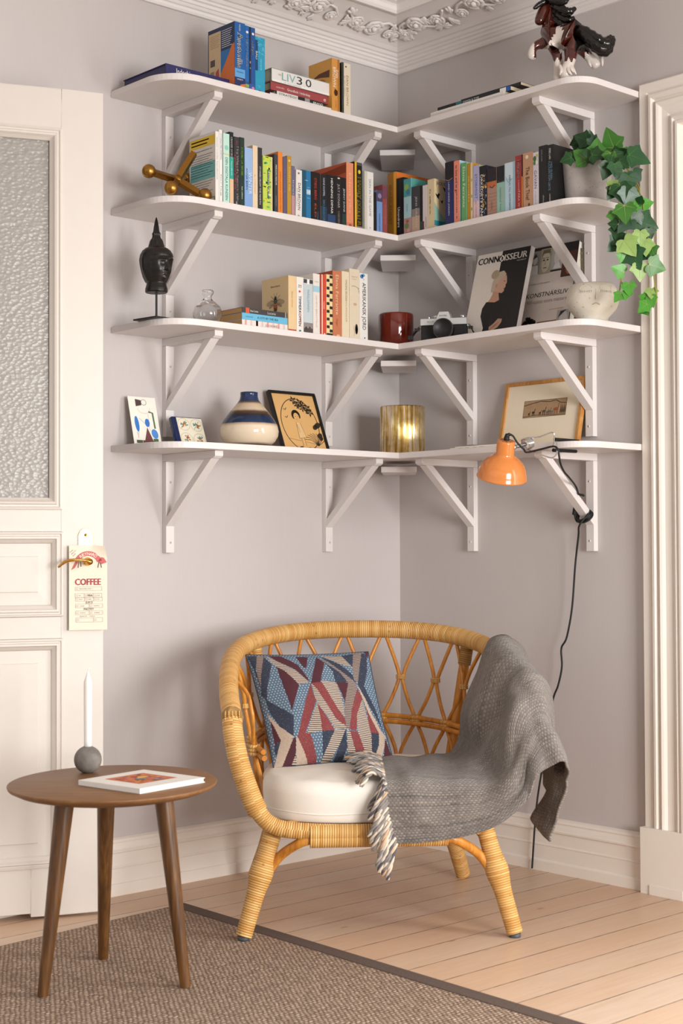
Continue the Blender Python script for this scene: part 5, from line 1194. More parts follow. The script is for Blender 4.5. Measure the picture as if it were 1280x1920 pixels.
Q(-0.6642, -0.7030, 0.147, '#a98370', 'brown paperback with a dark sunset top', [('r', 0.64, 1.0, '#231a20'), ('r', 0.60, 0.72, '#b4643c', 0.0005), ('s', [(0.3, 0.62), (0.55, 0.58), (0.8, 0.63)], 0.0025, '#3a2420'), ('t', 'OKEN', 0.30, 0.16, '#8a6250', 0.2)] + [('v', 0.02, 0.98, 0.04+0.07*k, 0.055+0.07*k, '#987262') for k in range(7)], d=0.11, right='#c08a6a')
Q(-0.7036, -0.7350, 0.146, '#8db5a4', 'sage green paperback with a black top', [('r', 0.66, 1.0, '#16171a'), ('t', 'nattens hav', 0.55, 0.48, '#5c7a74', 0.22), ('t', 'ett liv', 0.5, 0.3, '#d5a6a0', 0.16, 0.78), ('s', [(0.1, 0.7), (0.5, 0.66), (0.95, 0.68)], 0.0018, '#3f5a54')], d=0.11)
Q(-0.7357, -0.7765, 0.150, '#afc9d6', 'pale blue paperback left of the red spine', [('r', 0.68, 1.0, '#c2d2da', 0.0003), ('s', [(0.1, 0.72), (0.35, 0.60), (0.7, 0.66)], 0.0010, '#5a6e78'), ('t', 'FARVAL TILL SOMMAREN', 0.74, 0.70, '#4a5d6c', 0.16, 0.5), ('v', 0.8, 1.0, 0, 1, '#93b2c2')], d=0.11)
Q(-0.7771, -0.8065, 0.164, '#9b2f30', 'red paperback with white lettering', [('t', 'Educated', 0.91, 0.32, W1, 0.48, 0.5, 0.0003), ('t', 'a memoir', 0.55, 0.2, '#e0a99a', 0.22), ('t', 'TARA W', 0.36, 0.30, '#dfb0a4', 0.26), ('v', 0.88, 1.0, 0.0, 0.60, '#d98f2c'), ('v', 0.88, 1.0, 0.60, 1.0, '#231416')], d=0.11)
Q(-0.8074, -0.8453, 0.166, '#b98e6e', 'tan paperback with black handwritten lettering', [('t', 'The Book Thief', 0.74, 0.60, '#3b2c24', 0.40, 0.5), ('e', 0.42, 0.92, 0.16, 0.035, '#e0d2ba'), ('e', 0.62, 0.04, 0.1, 0.05, '#5a3226')], d=0.11, right='#8f6c54')
Q(-0.8459, -0.8676, 0.161, '#cfc6cd', 'white paperback with green leaves at its top', [('e', 0.35, 0.88, 0.28, 0.05, '#3d6a34'), ('e', 0.3, 0.80, 0.22, 0.04, '#4c7d3c'), ('e', 0.75, 0.93, 0.2, 0.03, '#b7b45c'), ('e', 0.7, 0.80, 0.2, 0.03, '#e9e4d8'), ('t', 'GAVAN', 0.66, 0.33, '#6d6a86', 0.5), ('t', 'en roman om mod', 0.28, 0.26, '#8d8798', 0.2)], d=0.11)
Q(-0.8681, -0.8990, 0.175, '#151416', 'glossy black paperback, second from the pot', [('t', 'DAVID LAGERC', 0.93, 0.2, '#8f8f8f', 0.18, 0.4), ('t', 'millennium', 0.16, 0.12, '#b9b4ae', 0.2, 0.6)], d=0.12)
Q(-0.8995, -0.9228, 0.172, '#141315', 'black paperback with pale blue lettering, right next to the plant pot', [('t', 'STIEG LARS', 0.94, 0.19, W1, 0.3, 0.5), ('t', 'FLICKAN SOM LEKTE', 0.72, 0.5, '#6f93a8', 0.34, 0.4), ('t', 'MED ELDEN', 0.70, 0.30, '#6f93a8', 0.3, 0.75), ('t', 'norstedt', 0.16, 0.14, W1, 0.24)], d=0.125)

# ---- third shelf, left wing
G2 = 'books lying flat on the third shelf'
z = TOP[2]+0.0003
lying('book', 'white and red patterned paperback lowest of the flat pile beside the bee book', G2, -0.9150, -0.7395, -0.272, 0.118, z, 0.020, '#e2d5cf', [('r', 0.06+0.12*k, 0.10+0.12*k, ('#d59a90', '#cfc0b8')[k % 2]) for k in range(8)] + [('r', 0.30, 0.345, '#c8564a'), ('t', 'JOHANNES', 0.5, 0.3, '#b7867c', 0.4)], pages='page_block_tan')
lying('book', 'sky blue paperback in the middle of the flat pile', G2, -0.9150, -0.7400, -0.272, 0.118, z+0.0203, 0.0195, '#64afcf', [('t', 'A CITY BY THE SEA', 0.33, 0.46, '#21444f', 0.34), ('t', 'novel', 0.08, 0.15, '#3c88a8', 0.3)], pages='page_block_tan')
lying('book', 'charcoal paperback with an orange emblem topmost of the flat pile', G2, -0.9150, -0.7415, -0.272, 0.118, z+0.0401, 0.0155, '#3b3638', [('r', 0.08, 0.16, '#c8542c'), ('t', 'Bruno Cortona', 0.18, 0.17, W1, 0.4), ('t', 'Lucania', 0.56, 0.18, '#c9c4be', 0.5), ('r', 0.95, 0.98, '#8d8884')], pages='page_block_tan')
T = lambda s0, s1, h, c, label, items=(), **k: book('L', 2, s0, s1, h, c, label, items, **k)
def art_bee(mb, f, d, h):
    mb.rect(f, 0, 0, d, h, '#d9bd8e'); cx, cy = d*0.52, h*0.56
    mb.text(f, 'Bienas historia', 0.0065, '#5a4630', cx, h*0.83, 'c', off=0.0008, width=d*0.34)
    for s in (-1, 1):
        mb.ell(f, cx+s*0.022, cy-0.001, 0.021, 0.0085, '#a89070', 0.0006, 18, s*-0.12); mb.ell(f, cx+s*0.018, cy-0.009, 0.014, 0.005, '#9b8364', 0.0007, 16, s*-0.5)
        for a in (0.9, 0.3, -0.5): mb.stroke(f, [(cx+s*0.004, cy+0.004*a), (cx+s*0.014, cy+0.016*a), (cx+s*0.022, cy+0.020*a+0.003)], 0.0011, '#3a2c1d', 0.0008)
        mb.stroke(f, [(cx+s*0.002, cy+0.016), (cx+s*0.008, cy+0.028)], 0.0009, '#3a2c1d', 0.0008)
    mb.ell(f, cx, cy-0.014, 0.0095, 0.016, '#b8672c', 0.0009); mb.ell(f, cx, cy-0.024, 0.0075, 0.006, '#3a2618', 0.0010)
    for k in range(2): mb.rect(f, cx-0.009, cy-0.012-0.006*k, cx+0.009, cy-0.0098-0.006*k, '#5a3418', 0.0011)
    mb.ell(f, cx, cy+0.003, 0.0085, 0.0085, '#3f4a36', 0.0010); mb.ell(f, cx, cy+0.013, 0.0060, 0.0055, '#2f3a2e', 0.0010)
    lines(mb, f, 0.012, d-0.008, [(0.050, 0.95), (0.044, 0.8), (0.036, 0.95), (0.030, 0.7)], '#8a7452', 0.0011)
T(-0.7385, -0.7066, 0.170, '#dcbf92', 'cream book with a bee on its cover, first of the upright row', [('r', 0.0, 0.045, '#a83a3e'), ('t', 'Bienas', 0.72, 0.12, '#b59a6c', 0.2), ('t', 'historia', 0.58, 0.14, '#b59a6c', 0.2)], d=0.125, art=art_bee)
T(-0.7063, -0.6778, 0.170, '#e3ddd6', 'white paperback with blue and red capitals right of the bee book', [('t', 'TIMMER', 0.66, 0.26, '#2f86b8', 0.36, 0.5, 0.0003), ('t', 'KOPPEN', 0.39, 0.27, '#c5423e', 0.36, 0.5, 0.0003), ('e', 0.45, 0.74, 0.15, 0.02, '#c5423e'), ('h', 'MINA', 0.84, '#7a7672', 0.5, 0.022), ('h', 'BOK', 0.81, '#7a7672', 0.5, 0.022), ('v', 0.35, 0.65, 0.01, 0.05, '#2d6d7a')], d=0.12)
T(-0.6774, -0.6395, 0.168, '#bcc7ca', 'pale grey photographic paperback with a street scene foot', [('r', 0.0, 0.10, '#4d4440'), ('r', 0.10, 0.2, '#8a8180', 0.0003), ('e', 0.25, 0.1, 0.1, 0.03, '#3a3432'), ('e', 0.65, 0.1, 0.12, 0.035, '#57443c'), ('v', 0.36, 0.62, 0.90, 0.99, '#e9e6e2'), ('t', 'PARISLOPAREN', 0.80, 0.40, '#7f9ea8', 0.24), ('r', 0.92, 0.99, '#3b3a3c', 0.0002)], d=0.12)
T(-0.6392, -0.6113, 0.188, '#e0d8cf', 'off-white paperback with a small blue label', [('r', 0.70, 0.80, '#9cc4d4'), ('h', 'COMMA', 0.86, '#a89c92', 0.6, 0.016), ('t', 'HAVETS BERATTELSE', 0.64, 0.52, '#d3a99a', 0.22)], d=0.13)
T(-0.6110, -0.5843, 0.189, '#c9482f', 'red paperback with a white stripe', [('v', 0.26, 0.40, 0, 1, '#e6d9ca'), ('v', 0.0, 0.10, 0, 1, '#8f2c28'), ('t', 'roman', 0.56, 0.12, '#f0d8c4', 0.24, 0.66), ('v', 0.6, 0.8, 0.0, 0.04, '#eadfd2')], d=0.13)
ck = []
for k in range(16):
    for q in range(2):
        if (k+q) % 2 == 0: ck.append(('v', 0.02+0.49*q, 0.49+0.49*q, 0.0+k/16+0.004, (k+1)/16-0.012, '#1d1c1c'))
T(-0.5841, -0.5585, 0.192, '#e3cf9a', 'black and cream checkered paperback', ck + [('r', 0.0, 0.05, '#1d1c1c', 0.0009), ('h', 'B3', 0.012, W1, 0.6, 0.026)], d=0.13)
T(-0.5581, -0.5202, 0.207, '#c07450', 'tall terracotta paperback with pale lettering, reddish cover showing', [('t', 'Elena Ferrante', 0.94, 0.60, '#e6c3a6', 0.36), ('t', 'dagar', 0.28, 0.12, '#a85a3c', 0.2), ('e', 0.6, 0.03, 0.2, 0.015, '#e0b090')], d=0.14, left='#a5452c')
T(-0.5198, -0.4882, 0.210, '#ded0b2', 'cream paperback with brown capitals right of the terracotta one', [('t', 'VINDENS SKUGGA', 0.88, 0.33, '#8a7a5c', 0.24, 0.6), ('t', 'KLASSIKER', 0.54, 0.30, '#c09a86', 0.2, 0.6)], d=0.14)
T(-0.4878, -0.4438, 0.222, '#d9cbb2', 'wide cream hardback with a penguin at its foot', [('s', [(0.2, 0.75), (0.5, 0.76), (0.95, 0.73)], 0.0014, '#8d7a60'), ('s', [(0.85, 0.74), (0.95, 0.67)], 0.0012, '#5c4c3a'), ('e', 0.55, 0.50, 0.18, 0.02, '#c7a58a'), ('e', 0.68, 0.15, 0.14, 0.075, '#2d2926'), ('e', 0.70, 0.14, 0.08, 0.055, '#d9cdb8'), ('h', 'ARKTIS', 0.88, '#b8a688', 0.6, 0.018), ('h', 'resan', 0.85, '#b8a688', 0.45, 0.016), ('s', [(0.4, 0.2), (0.5, 0.1), (0.45, 0.05)], 0.001, '#b09a7c')], d=0.15, hard=True)
T(-0.4435, -0.4084, 0.213, '#e3dfda', 'white paperback with tall black capitals, last of the third shelf row', [('t', 'AMERIKANSK JORD', 0.86, 0.70, '#26262a', 0.46, 0.56), ('e', 0.25, 0.95, 0.2, 0.03, '#3f7ab0'), ('e', 0.45, 0.97, 0.2, 0.022, '#5c94c0'), ('s', [(0.3, 0.95), (0.55, 0.90)], 0.0012, '#6d7f88'), ('e', 0.6, 0.04, 0.08, 0.01, '#2a2a2c')], d=0.14)
# cream volumes behind the art book on the right wing
for s0, s1, c, lb in ((-0.8095, -0.8215, '#d9cdb2', 'pale cream spine showing between the art book and the shelf bracket'), (-0.822, -0.8300, '#6a6350', 'narrow grey green spine beside the bracket behind the art book')):
    root = thing('book', lb, 'book', (-0.0240, s0, TOP[2]+0.0002), -pi/2, 'books behind the art book')
    mb = MB(); w_ = abs(s1-s0)-0.0008; mb.box((0, 0, 0), (w_, 0, 0), (0, 0.0012, 0), (0, 0, 0.264), c); mb.box((0, 0.0012, 0), (0.0012, 0, 0), (0, 0.0205, 0), (0, 0, 0.264), c); mb.box((w_-0.0012, 0.0012, 0), (0.0012, 0, 0), (0, 0.0205, 0), (0, 0, 0.264), c)
    spine_items(mb, w_, 0.264, [('r', 0.93, 0.95, '#8d8266'), ('r', 0.86, 0.87, '#8d8266')]); mb.build('cover', root)
    mb = MB(); mb.box((0.0013, 0.0013, 0.002), (w_-0.0026, 0, 0), (0, 0.018, 0), (0, 0, 0.259), 'page_block'); mb.build('pages', root)
# ================================================================ rug, table and what stands on it
mb = MB(); fr = Fr((0, 0, 0.0002), (1, 0, 0), (0, 1, 0))
RUG = [(-1.160, -0.2545), (-1.186, -1.80), (-1.215, -4.1), (-3.15, -4.1), (-3.15, -0.415)]
mb.prism(fr, RUG[::-1], 0.0055, 'flatwoven_wool_rug'); root = thing('rug', 'large beige flatwoven rug with a dark brown edge band under the side table', 'rug', (0, 0, 0)); mb.build('field', root)
mat('rug_band', '#5a4a41', 0.95, var=0.3, scale=120, bump=0.6, bscale=300)
mb = MB(); mb.prism(fr, [(-1.112, -0.2500), (-1.1605, -0.2545), (-1.1865, -1.80), (-1.2155, -4.1), (-1.165, -4.1), (-1.138, -1.80)], 0.0075, 'rug_band'); tag(mb.build('edge_band', root, bevel=0.002), 'dark brown edge band')

TZ = 0.468; TC = V((-1.686, -0.752, 0))
root = thing('side_table', 'small round dark wood side table with three splayed legs by the door', 'table', TC, YAW-pi/2)
mb = MB(); prof = [(0.0, -0.026), (0.185, -0.026), (0.222, -0.017), (0.240, -0.008), (0.242, -0.003), (0.2415, -0.0008), (0.240, 0.0), (0.0, 0.0)]
mb.lathe([(r, z+TZ) for r, z in prof], 'walnut_stained_top', (0, 0, 0), 96, sx=1.0, sy=1.12); mb.build('tabletop', root, weld=True)
Ri = Matrix.Rotation(-(YAW-pi/2), 3, 'Z')
for p in ((-1.871, -0.747), (-1.600, -0.579), (-1.594, -0.910)):
    foot = Ri @ (V((p[0], p[1], 0.006))-TC); d = V((foot.x, foot.y, 0)).normalized(); top = d*0.128+V((0, 0, TZ-0.024))
    mb = MB(); mb.tube([foot, foot.lerp(top, 0.5), top], [0.0125, 0.0175, 0.0225], 'dark_stained_oak', 24)
    mb.build('leg', root)
# stone ball candle holder and its candle
q = px(164, 1446, 'z', TZ)
hc = V((-1.651, -0.590, TZ))
mb = MB(); R_ = 0.0335; n = 24
pr = [(0, 0.0), (0.012, 0.0)] + [(R_*sin(a), R_-0.002-R_*cos(a)) for a in [0.42+(pi-0.42-0.30)*k/22 for k in range(23)]] + [(0.0102, 2*R_-0.010), (0.0, 2*R_-0.012)]
mb.lathe(pr, 'marbled_grey_stone', (0, 0, 0), 40); o = mb.build('candle_holder', weld=True); o.location = hc
tag(o, 'grey marbled stone ball candle holder on the side table', 'candle holder')
root = thing('candle', 'tall white dinner candle standing in the grey stone ball', 'candle', hc+V((0, 0, 2*R_-0.0098)))
mat('white_wax', '#efebe6', 0.35, var=0.02, Subsurface_Weight=0.25)
mb = MB(); mb.lathe([(0, 0), (0.0094, 0), (0.0096, 0.02), (0.0102, 0.158), (0.0099, 0.163), (0.0070, 0.172), (0.0035, 0.183), (0.0012, 0.188), (0, 0.189)], 'white_wax', (0, 0, 0), 28); mb.build('wax', root, weld=True)
mb = MB(); mb.tube(spline([(0, 0, 0.184), (0.001, 0, 0.192), (0.005, 0, 0.196), (0.010, 0, 0.194)], 4), 0.0011, 'white_wax', 6); mb.build('wick', root)
# book lying on the table
A_, B_, C_, D_ = V((-1.752, -0.745, 0)), V((-1.744, -0.945, 0)), V((-1.540, -0.914, 0)), V((-1.535, -0.694, 0))
ex = (C_-B_); W_ = ex.length; ex.normalize(); ey = V((-ex.y, ex.x, 0)); H_ = 0.205
root = thing('book', 'square white book with a bright orange picture lying on the side table', 'book', (B_.x, B_.y, TZ+0.0003), atan2(ex.y, ex.x))
mb = MB(); t = 0.012
mb.bx(0, W_, 0, H_, 0, 0.0022, W1); mb.bx(0, W_, 0, H_, t-0.0022, t, W1); mb.bx(0, 0.0022, 0, H_, 0.0022, t-0.0022, W1)
f = Fr((0, 0, t), (1, 0, 0), (0, 1, 0)); x0, y0, x1, y1 = 0.045, 0.05, 0.165, 0.165
mb.rect(f, x0, y0, x1, y1, '#c8642a')
rr = random.Random(21)
for k in range(46):
    mb.ell(f, rr.uniform(x0+0.012, x1-0.012), rr.uniform(y0+0.010, y1-0.010), rr.uniform(0.003, 0.011), rr.uniform(0.002, 0.008), ('#d98a2e', '#b8452a', '#5f6f8a', '#e0a63a', '#8d4a6a', '#d86a30')[k % 6], 0.0004+0.00002*k, 10, rr.uniform(0, 3))
mb.ell(f, 0.115, 0.115, 0.012, 0.012, '#e8b528', 0.0015, 16); mb.ell(f, 0.095, 0.095, 0.016, 0.011, '#5d6c88', 0.0014, 14)
mb.build('cover', root, bevel=0.0006)
mb = MB(); mb.bx(0.0023, W_-0.003, 0.002, H_-0.002, 0.0023, t-0.0023, 'paper_white'); mb.build('pages', root)

# ================================================================ rattan armchair
CO = V((-0.743, -0.62, 0)); CA = 0.893
chair = thing('rattan_armchair', 'round backed rattan armchair with lattice back and wrapped frame, in the corner', 'armchair', CO, CA-pi/2)
RW, PC = 'wrapped_rattan', 'peeled_cane'
def mir(P): return [V(p) for p in P] + [V((-p[0], p[1], p[2])) for p in P[::-1][1:]]
half = [(-0.378, -0.292, 0.570), (-0.388, -0.20, 0.622), (-0.389, -0.10, 0.668), (-0.381, 0.02, 0.702), (-0.352, 0.14, 0.727), (-0.292, 0.24, 0.745), (-0.205, 0.318, 0.756), (-0.105, 0.36, 0.761), (0, 0.372, 0.762)]
rim = spline(mir(half), 8)
def rim_at(phi):
    """rim point at plan angle phi (0 = back, + = right)"""
    return min(rim, key=lambda p: abs(atan2(p.x, p.y)-phi))
mb = MB(); mb.tube(rim, 0.0265, RW, 18); mb.build('top_rim', chair)
hf = [(-0.378, -0.292, 0.572), (-0.376, -0.312, 0.535), (-0.362, -0.330, 0.465), (-0.338, -0.342, 0.392), (-0.312, -0.350, 0.335), (-0.278, -0.354, 0.300), (-0.225, -0.357, 0.285), (-0.12, -0.360, 0.279), (0, -0.361, 0.278)]
mb = MB(); ff = spline(mir(hf), 8); mb.tube(ff, [0.0265 if p.z > 0.33 else 0.0215 for p in ff], RW, 18); mb.build('front_frame', chair)
for s in (-1, 1):
    mb = MB(); c = V((s*0.378, -0.292, 0.570)); mb.sphere(c, 0.0295, RW, 16)
    # plaited knot over the joint
    for a in range(5):
        mb.tube([c+V((s*0.0*cos(t), -0.0300*cos(t*0.5-0.8), 0.026*sin(t*0.5-0.8)))+V((0.009*(a-2), 0.004*abs(a-2)*0.5, 0)) for t in [3.2*k/8 for k in range(9)]], 0.0020, RW, 6)
    mb.build('joint_knot', chair)
mb = MB(); mb.tube([(-0.178+0.356*k/20, -0.361, 0.262) for k in range(21)], 0.0225, RW, 18, flat=1.0); mb.tube([(-0.178+0.356*k/20, -0.362, 0.277) for k in range(21)], 0.0232, RW, 18); mb.build('front_apron', chair)
SR, SZ = 0.300, 0.284
sring = [V((SR*sin(a), 0.02+SR*cos(a)*0.97, SZ)) for a in [radians(-150+300*k/48) for k in range(49)]]
sring = [V((-0.262, -0.352, 0.284))]+[p for p in sring if p.y > -0.25]+[V((0.262, -0.352, 0.284))]
mb = MB(); mb.tube(spline(sring, 3), 0.0185, RW, 14); mb.build('seat_ring', chair)
mb = MB(); mb.prism(Fr((0, 0, SZ), (1, 0, 0), (0, 1, 0)), [(p.x*0.97, p.y*0.97) for p in sring], 0.006, PC); mb.build('seat_panel', chair)
FEET = {'FL': ((-0.273, -0.312, 0.272), (-0.349, -0.357, 0.0)), 'FR': ((0.285, -0.312, 0.272), (0.354, -0.357, 0.0)), 'BL': ((-0.232, 0.19, 0.272), (-0.317, 0.355, 0.0)), 'BR': ((0.236, 0.19, 0.272), (0.320, 0.355, 0.0))}
for kx, (a, b) in FEET.items():
    a, b = V(a), V(b); fz = 0.0062 if kx in ('FL', 'BL') else 0.0002
    b.z = fz+0.010; front = kx[0] == 'F'
    ptsl = [a.lerp(b, t) for t in [k/16 for k in range(17)]]
    rad = [(0.0235+0.008*math.exp(-((k/16-0.40)/0.12)**2)) if front else 0.0245+0.004*math.exp(-((k/16-0.4)/0.15)**2) for k in range(17)]
    rad = [r-0.0045*max(0, k/16-0.5) for k, r in enumerate(rad)]
    mb = MB(); mb.tube(ptsl, rad, RW, 18); lg = mb.build('leg', chair)
    mb = MB(); mb.lathe([(0, 0), (0.0145, 0), (0.0155, 0.003), (0.0155, 0.011), (0, 0.011)], mat('grey_glide', '#4b4d52', 0.5), (b.x, b.y, fz), 18); mb.build('glide', lg)
    sx = -1 if a.x < 0 else 1; sy = -1 if front else 1
    j = a.lerp(b, 0.40)
    mb = MB(); mb.tube(spline([j+V((-sx*0.012, -0.004*sy, -0.004)), j+V((-sx*0.05, sy*-0.0, 0.045)), V((sx*0.205, sy*0.36 if front else 0.25, 0.252)), V((sx*0.165, sy*0.361 if front else 0.27, 0.264))], 8), 0.0125, PC, 12); mb.build('brace', chair)
    mb = MB(); mb.tube(spline([j+V((0, -sy*0.014, -0.002)), j+V((-sx*0.005, -sy*0.06, 0.05)), V((sx*0.272, sy*-0.14 if False else (-0.16 if front else 0.06), 0.262)), V((sx*0.285, -0.12 if front else 0.02, 0.272))], 8), 0.0115, PC, 12); mb.build('brace', chair)

# lattice back
def rad_at(z): return 0.300 + (z-0.29)*0.165
def ring_z(phi): return 0.497-0.037*(abs(phi)/(pi/2))**1.5
def cone(phi, z, k=1.0):
    r = rad_at(z)*k; y = r*cos(phi); 
    return V((r*sin(phi), y, z))
DL = radians(18.75)
atts = [radians(2.6)+DL*(k-0.5) for k in range(-5, 7)]
EP = radians(1.15)
for ph in atts:
    for s in (-1, 1):
        rp = rim_at(ph); zr = rp.z-0.022; rz = ring_z(ph); zb = rz+0.47*(rp.z-rz); zl = rz-0.105
        top = V((rp.x, rp.y, zr)); t0 = cone(ph+s*EP*1.2, zr); t0 = t0.lerp(top, 0.75)+V((cos(ph)*s*0.007, -sin(ph)*s*0.007, 0))
        P = [t0, cone(ph+s*DL*0.30, zb+0.055), cone(ph+s*(DL/2-EP), zb+0.008), cone(ph+s*(DL/2-EP), zb-0.012), cone(ph+s*DL*0.26, (zb+rz)/2-0.006), cone(ph+s*EP, rz+0.012), cone(ph+s*EP, rz-0.012), cone(ph+s*DL*0.27, rz-0.055), cone(ph+s*(DL/2-EP), zl), cone(ph+s*DL*0.35, zl-0.055), cone(ph+s*DL*0.2, 0.292)]
        mb = MB(); mb.tube(spline(P, 5), 0.0059, PC, 9); mb.build('lattice_cane', chair)
def binding(c, phi, h, r):
    mb = MB(); t = V((cos(phi), -sin(phi), 0)); n_ = V((sin(phi), cos(phi), 0))
    for k in range(3):
        z = (k-1)*h/3
        mb.tube([c+t*(r*1.15*cos(a))+n_*(r*0.75*sin(a))+V((0, 0, z)) for a in [2*pi*i/16 for i in range(16)]], h/5.2, RW, 6, closed=True)
    mb.build('binding', chair)
for i, ph in enumerate(atts):
    rz = ring_z(ph); binding(cone(ph, rz), ph, 0.030, 0.0165)
    if i+1 < len(atts):
        p2 = ph+DL/2; rp = rim_at(p2); r2 = ring_z(p2); binding(cone(p2, r2+0.47*(rp.z-r2)), p2, 0.013, 0.0125)
for dz in (0.0085, -0.0085):
    mb = MB(); mb.tube([cone(a, ring_z(a)+dz, 0.972) for a in [radians(-112+224*k/60) for k in range(61)]], 0.0080, PC, 10); mb.build('back_hoop', chair)
for s in (-1, 1):
    mb = MB(); mb.tube(spline([(s*0.318, 0.215, 0.725), (s*0.300, 0.212, 0.62), (s*0.272, 0.205, 0.45), (s*0.245, 0.19, 0.29)], 8), 0.0155, PC, 14)
    po = mb.build('back_post', chair)
    mb = MB(); mb.tube([(s*0.3185, 0.2155, 0.732), (s*0.312, 0.2145, 0.69), (s*0.307, 0.2138, 0.662)], 0.0195, RW, 14); mb.build('post_wrapping', po)

# ---- seat cushion
cb = thing('seat_cushion', 'thick round white cotton seat cushion in the rattan armchair', 'cushion', CO, CA-pi/2)
CZ0, CZ1 = 0.2985, 0.418
nu = 96
CZ1 = 0.404
outline = []
for i in range(nu):
    a = 2*pi*i/nu; ca, sa = cos(a), sin(a); e = 3.3; q = (abs(ca)**e+abs(sa)**e)**(-1/e)
    outline.append((0.297*q*ca, 0.280*q*sa))
prof = [(0.93, CZ0)] + [(0.965+0.025*sin(pi/2*j/6), CZ0+0.022*(1-cos(pi/2*j/6))) for j in range(7)] + [(0.997, CZ0+0.04), (1.0, CZ0+0.058)]
prof += [(1.0-0.115*(1-cos(pi/2*j/10)), CZ1-0.036+0.036*sin(pi/2*j/10)) for j in range(11)]
rows = [[(x*0.02, y*0.02-0.075, CZ0) for x, y in outline]]
for k, z in prof: rows.append([(x*k, y*k-0.075, z+(0.0018*sin(x*41)*sin(y*33+1) if z > CZ0+0.05 else 0)) for x, y in outline])
for k in (0.80, 0.70, 0.55, 0.35, 0.15, 0.02): rows.append([(x*k, y*k-0.075, CZ1+0.012*(1-(k/0.885)**2)+0.0015*sin(x*k*41)*sin(y*k*33+1)) for x, y in outline])
cols = [[r[i] for r in rows] for i in range(nu)]
mb.grid(cols, 'natural_white_cotton', closed_u=True); mb.build('cushion_body', cb)
mb = MB(); mb.tube([(x*0.988, y*0.990-0.075, CZ0+0.024+0.002*sin(5*i/9)) for i, (x, y) in enumerate(outline)], 0.0022, 'natural_white_cotton', 6, closed=True); mb.build('piping', cb)

# ---- patterned throw pillow
Rz = Matrix.Rotation(-(CA-pi/2), 3, 'Z')
AYc = V((cos(CA), sin(CA), 0))
def cl(u, v, ly):
    """chair-frame point at depth ly (metres behind the chair's centre) along the sight line of u, v"""
    d = fwd + rgt*((u-640)/2811.41) - upv*((v-960)/2811.41)
    t = ((CO-CAM).dot(AYc)+ly)/d.dot(AYc); return Rz @ (CAM+d*t-CO)
def clz(u, v, z):
    """same, at height z"""
    d = fwd + rgt*((u-640)/2811.41) - upv*((v-960)/2811.41)
    return Rz @ (CAM+d*((z-CAM.z)/d.z)-CO)
def pil_mat(name, base, kind):
    k = NT(name); uv = k.n('UVMap').outputs[0]; sx = k.n('SeparateXYZ'); k.l(uv, sx.inputs[0])
    tc = k.n('TexCoord').outputs['Object']
    wv = k.noise(k.mapping(uv, (260, 40, 1)), 1.0, 2); n = k.noise(uv, 170, 3, 0.7)
    c = k.mix(k.math('MULTIPLY', wv, 0.5), base, '#1c1a22')
    if kind == 'worn': c = k.mix(k.ramp(n, [(0.60, 0.0), (0.70, 0.75)]), c, '#d9c8b8')
    if kind == 'dots':
        r = k.math('FLOOR', k.math('MULTIPLY', sx.outputs['Y'], 46.0))
        a = k.math('FRACT', k.math('ADD', k.math('MULTIPLY', sx.outputs['X'], 40.0), k.math('MULTIPLY', r, 0.5))); b = k.math('FRACT', k.math('MULTIPLY', sx.outputs['Y'], 46.0))
        d = k.math('ADD', k.math('POWER', k.math('SUBTRACT', a, 0.5), 2.0), k.math('POWER', k.math('SUBTRACT', b, 0.5), 2.0))
        c = k.mix(k.math('LESS_THAN', d, 0.045), c, '#b4bcc0')
    if kind in ('stripe', 'grey'):
        s = k.math('FRACT', k.math('ADD', k.math('MULTIPLY', sx.outputs['Y'], 62.0), k.math('MULTIPLY', sx.outputs['X'], 6.0)))
        c = k.mix(k.math('LESS_THAN', s, 0.34 if kind == 'stripe' else 0.42), c, '#2a2228' if kind == 'stripe' else '#4a3a3c')
    if kind == 'lined':
        s = k.math('FRACT', k.math('MULTIPLY', sx.outputs['Y'], 80.0)); c = k.mix(k.math('MULTIPLY', k.math('LESS_THAN', s, 0.35), 0.5), c, '#2a1c22')
    k.color(c); k.b.inputs['Roughness'].default_value = 0.95
    k.bump(k.noise(uv, 420, 2), 0.3, 0.001)
pil_mat('pillow_navy', '#303a4e', 'worn'); pil_mat('pillow_blue', '#637c92', 'dots'); pil_mat('pillow_maroon', '#5d2a33', 'lined'); pil_mat('pillow_red', '#8f3f40', 'worn')
pil_mat('pillow_cream', '#cdb7a3', 'plain'); pil_mat('pillow_stripe', '#d6c3b0', 'stripe'); pil_mat('pillow_grey', '#b3a094', 'grey')
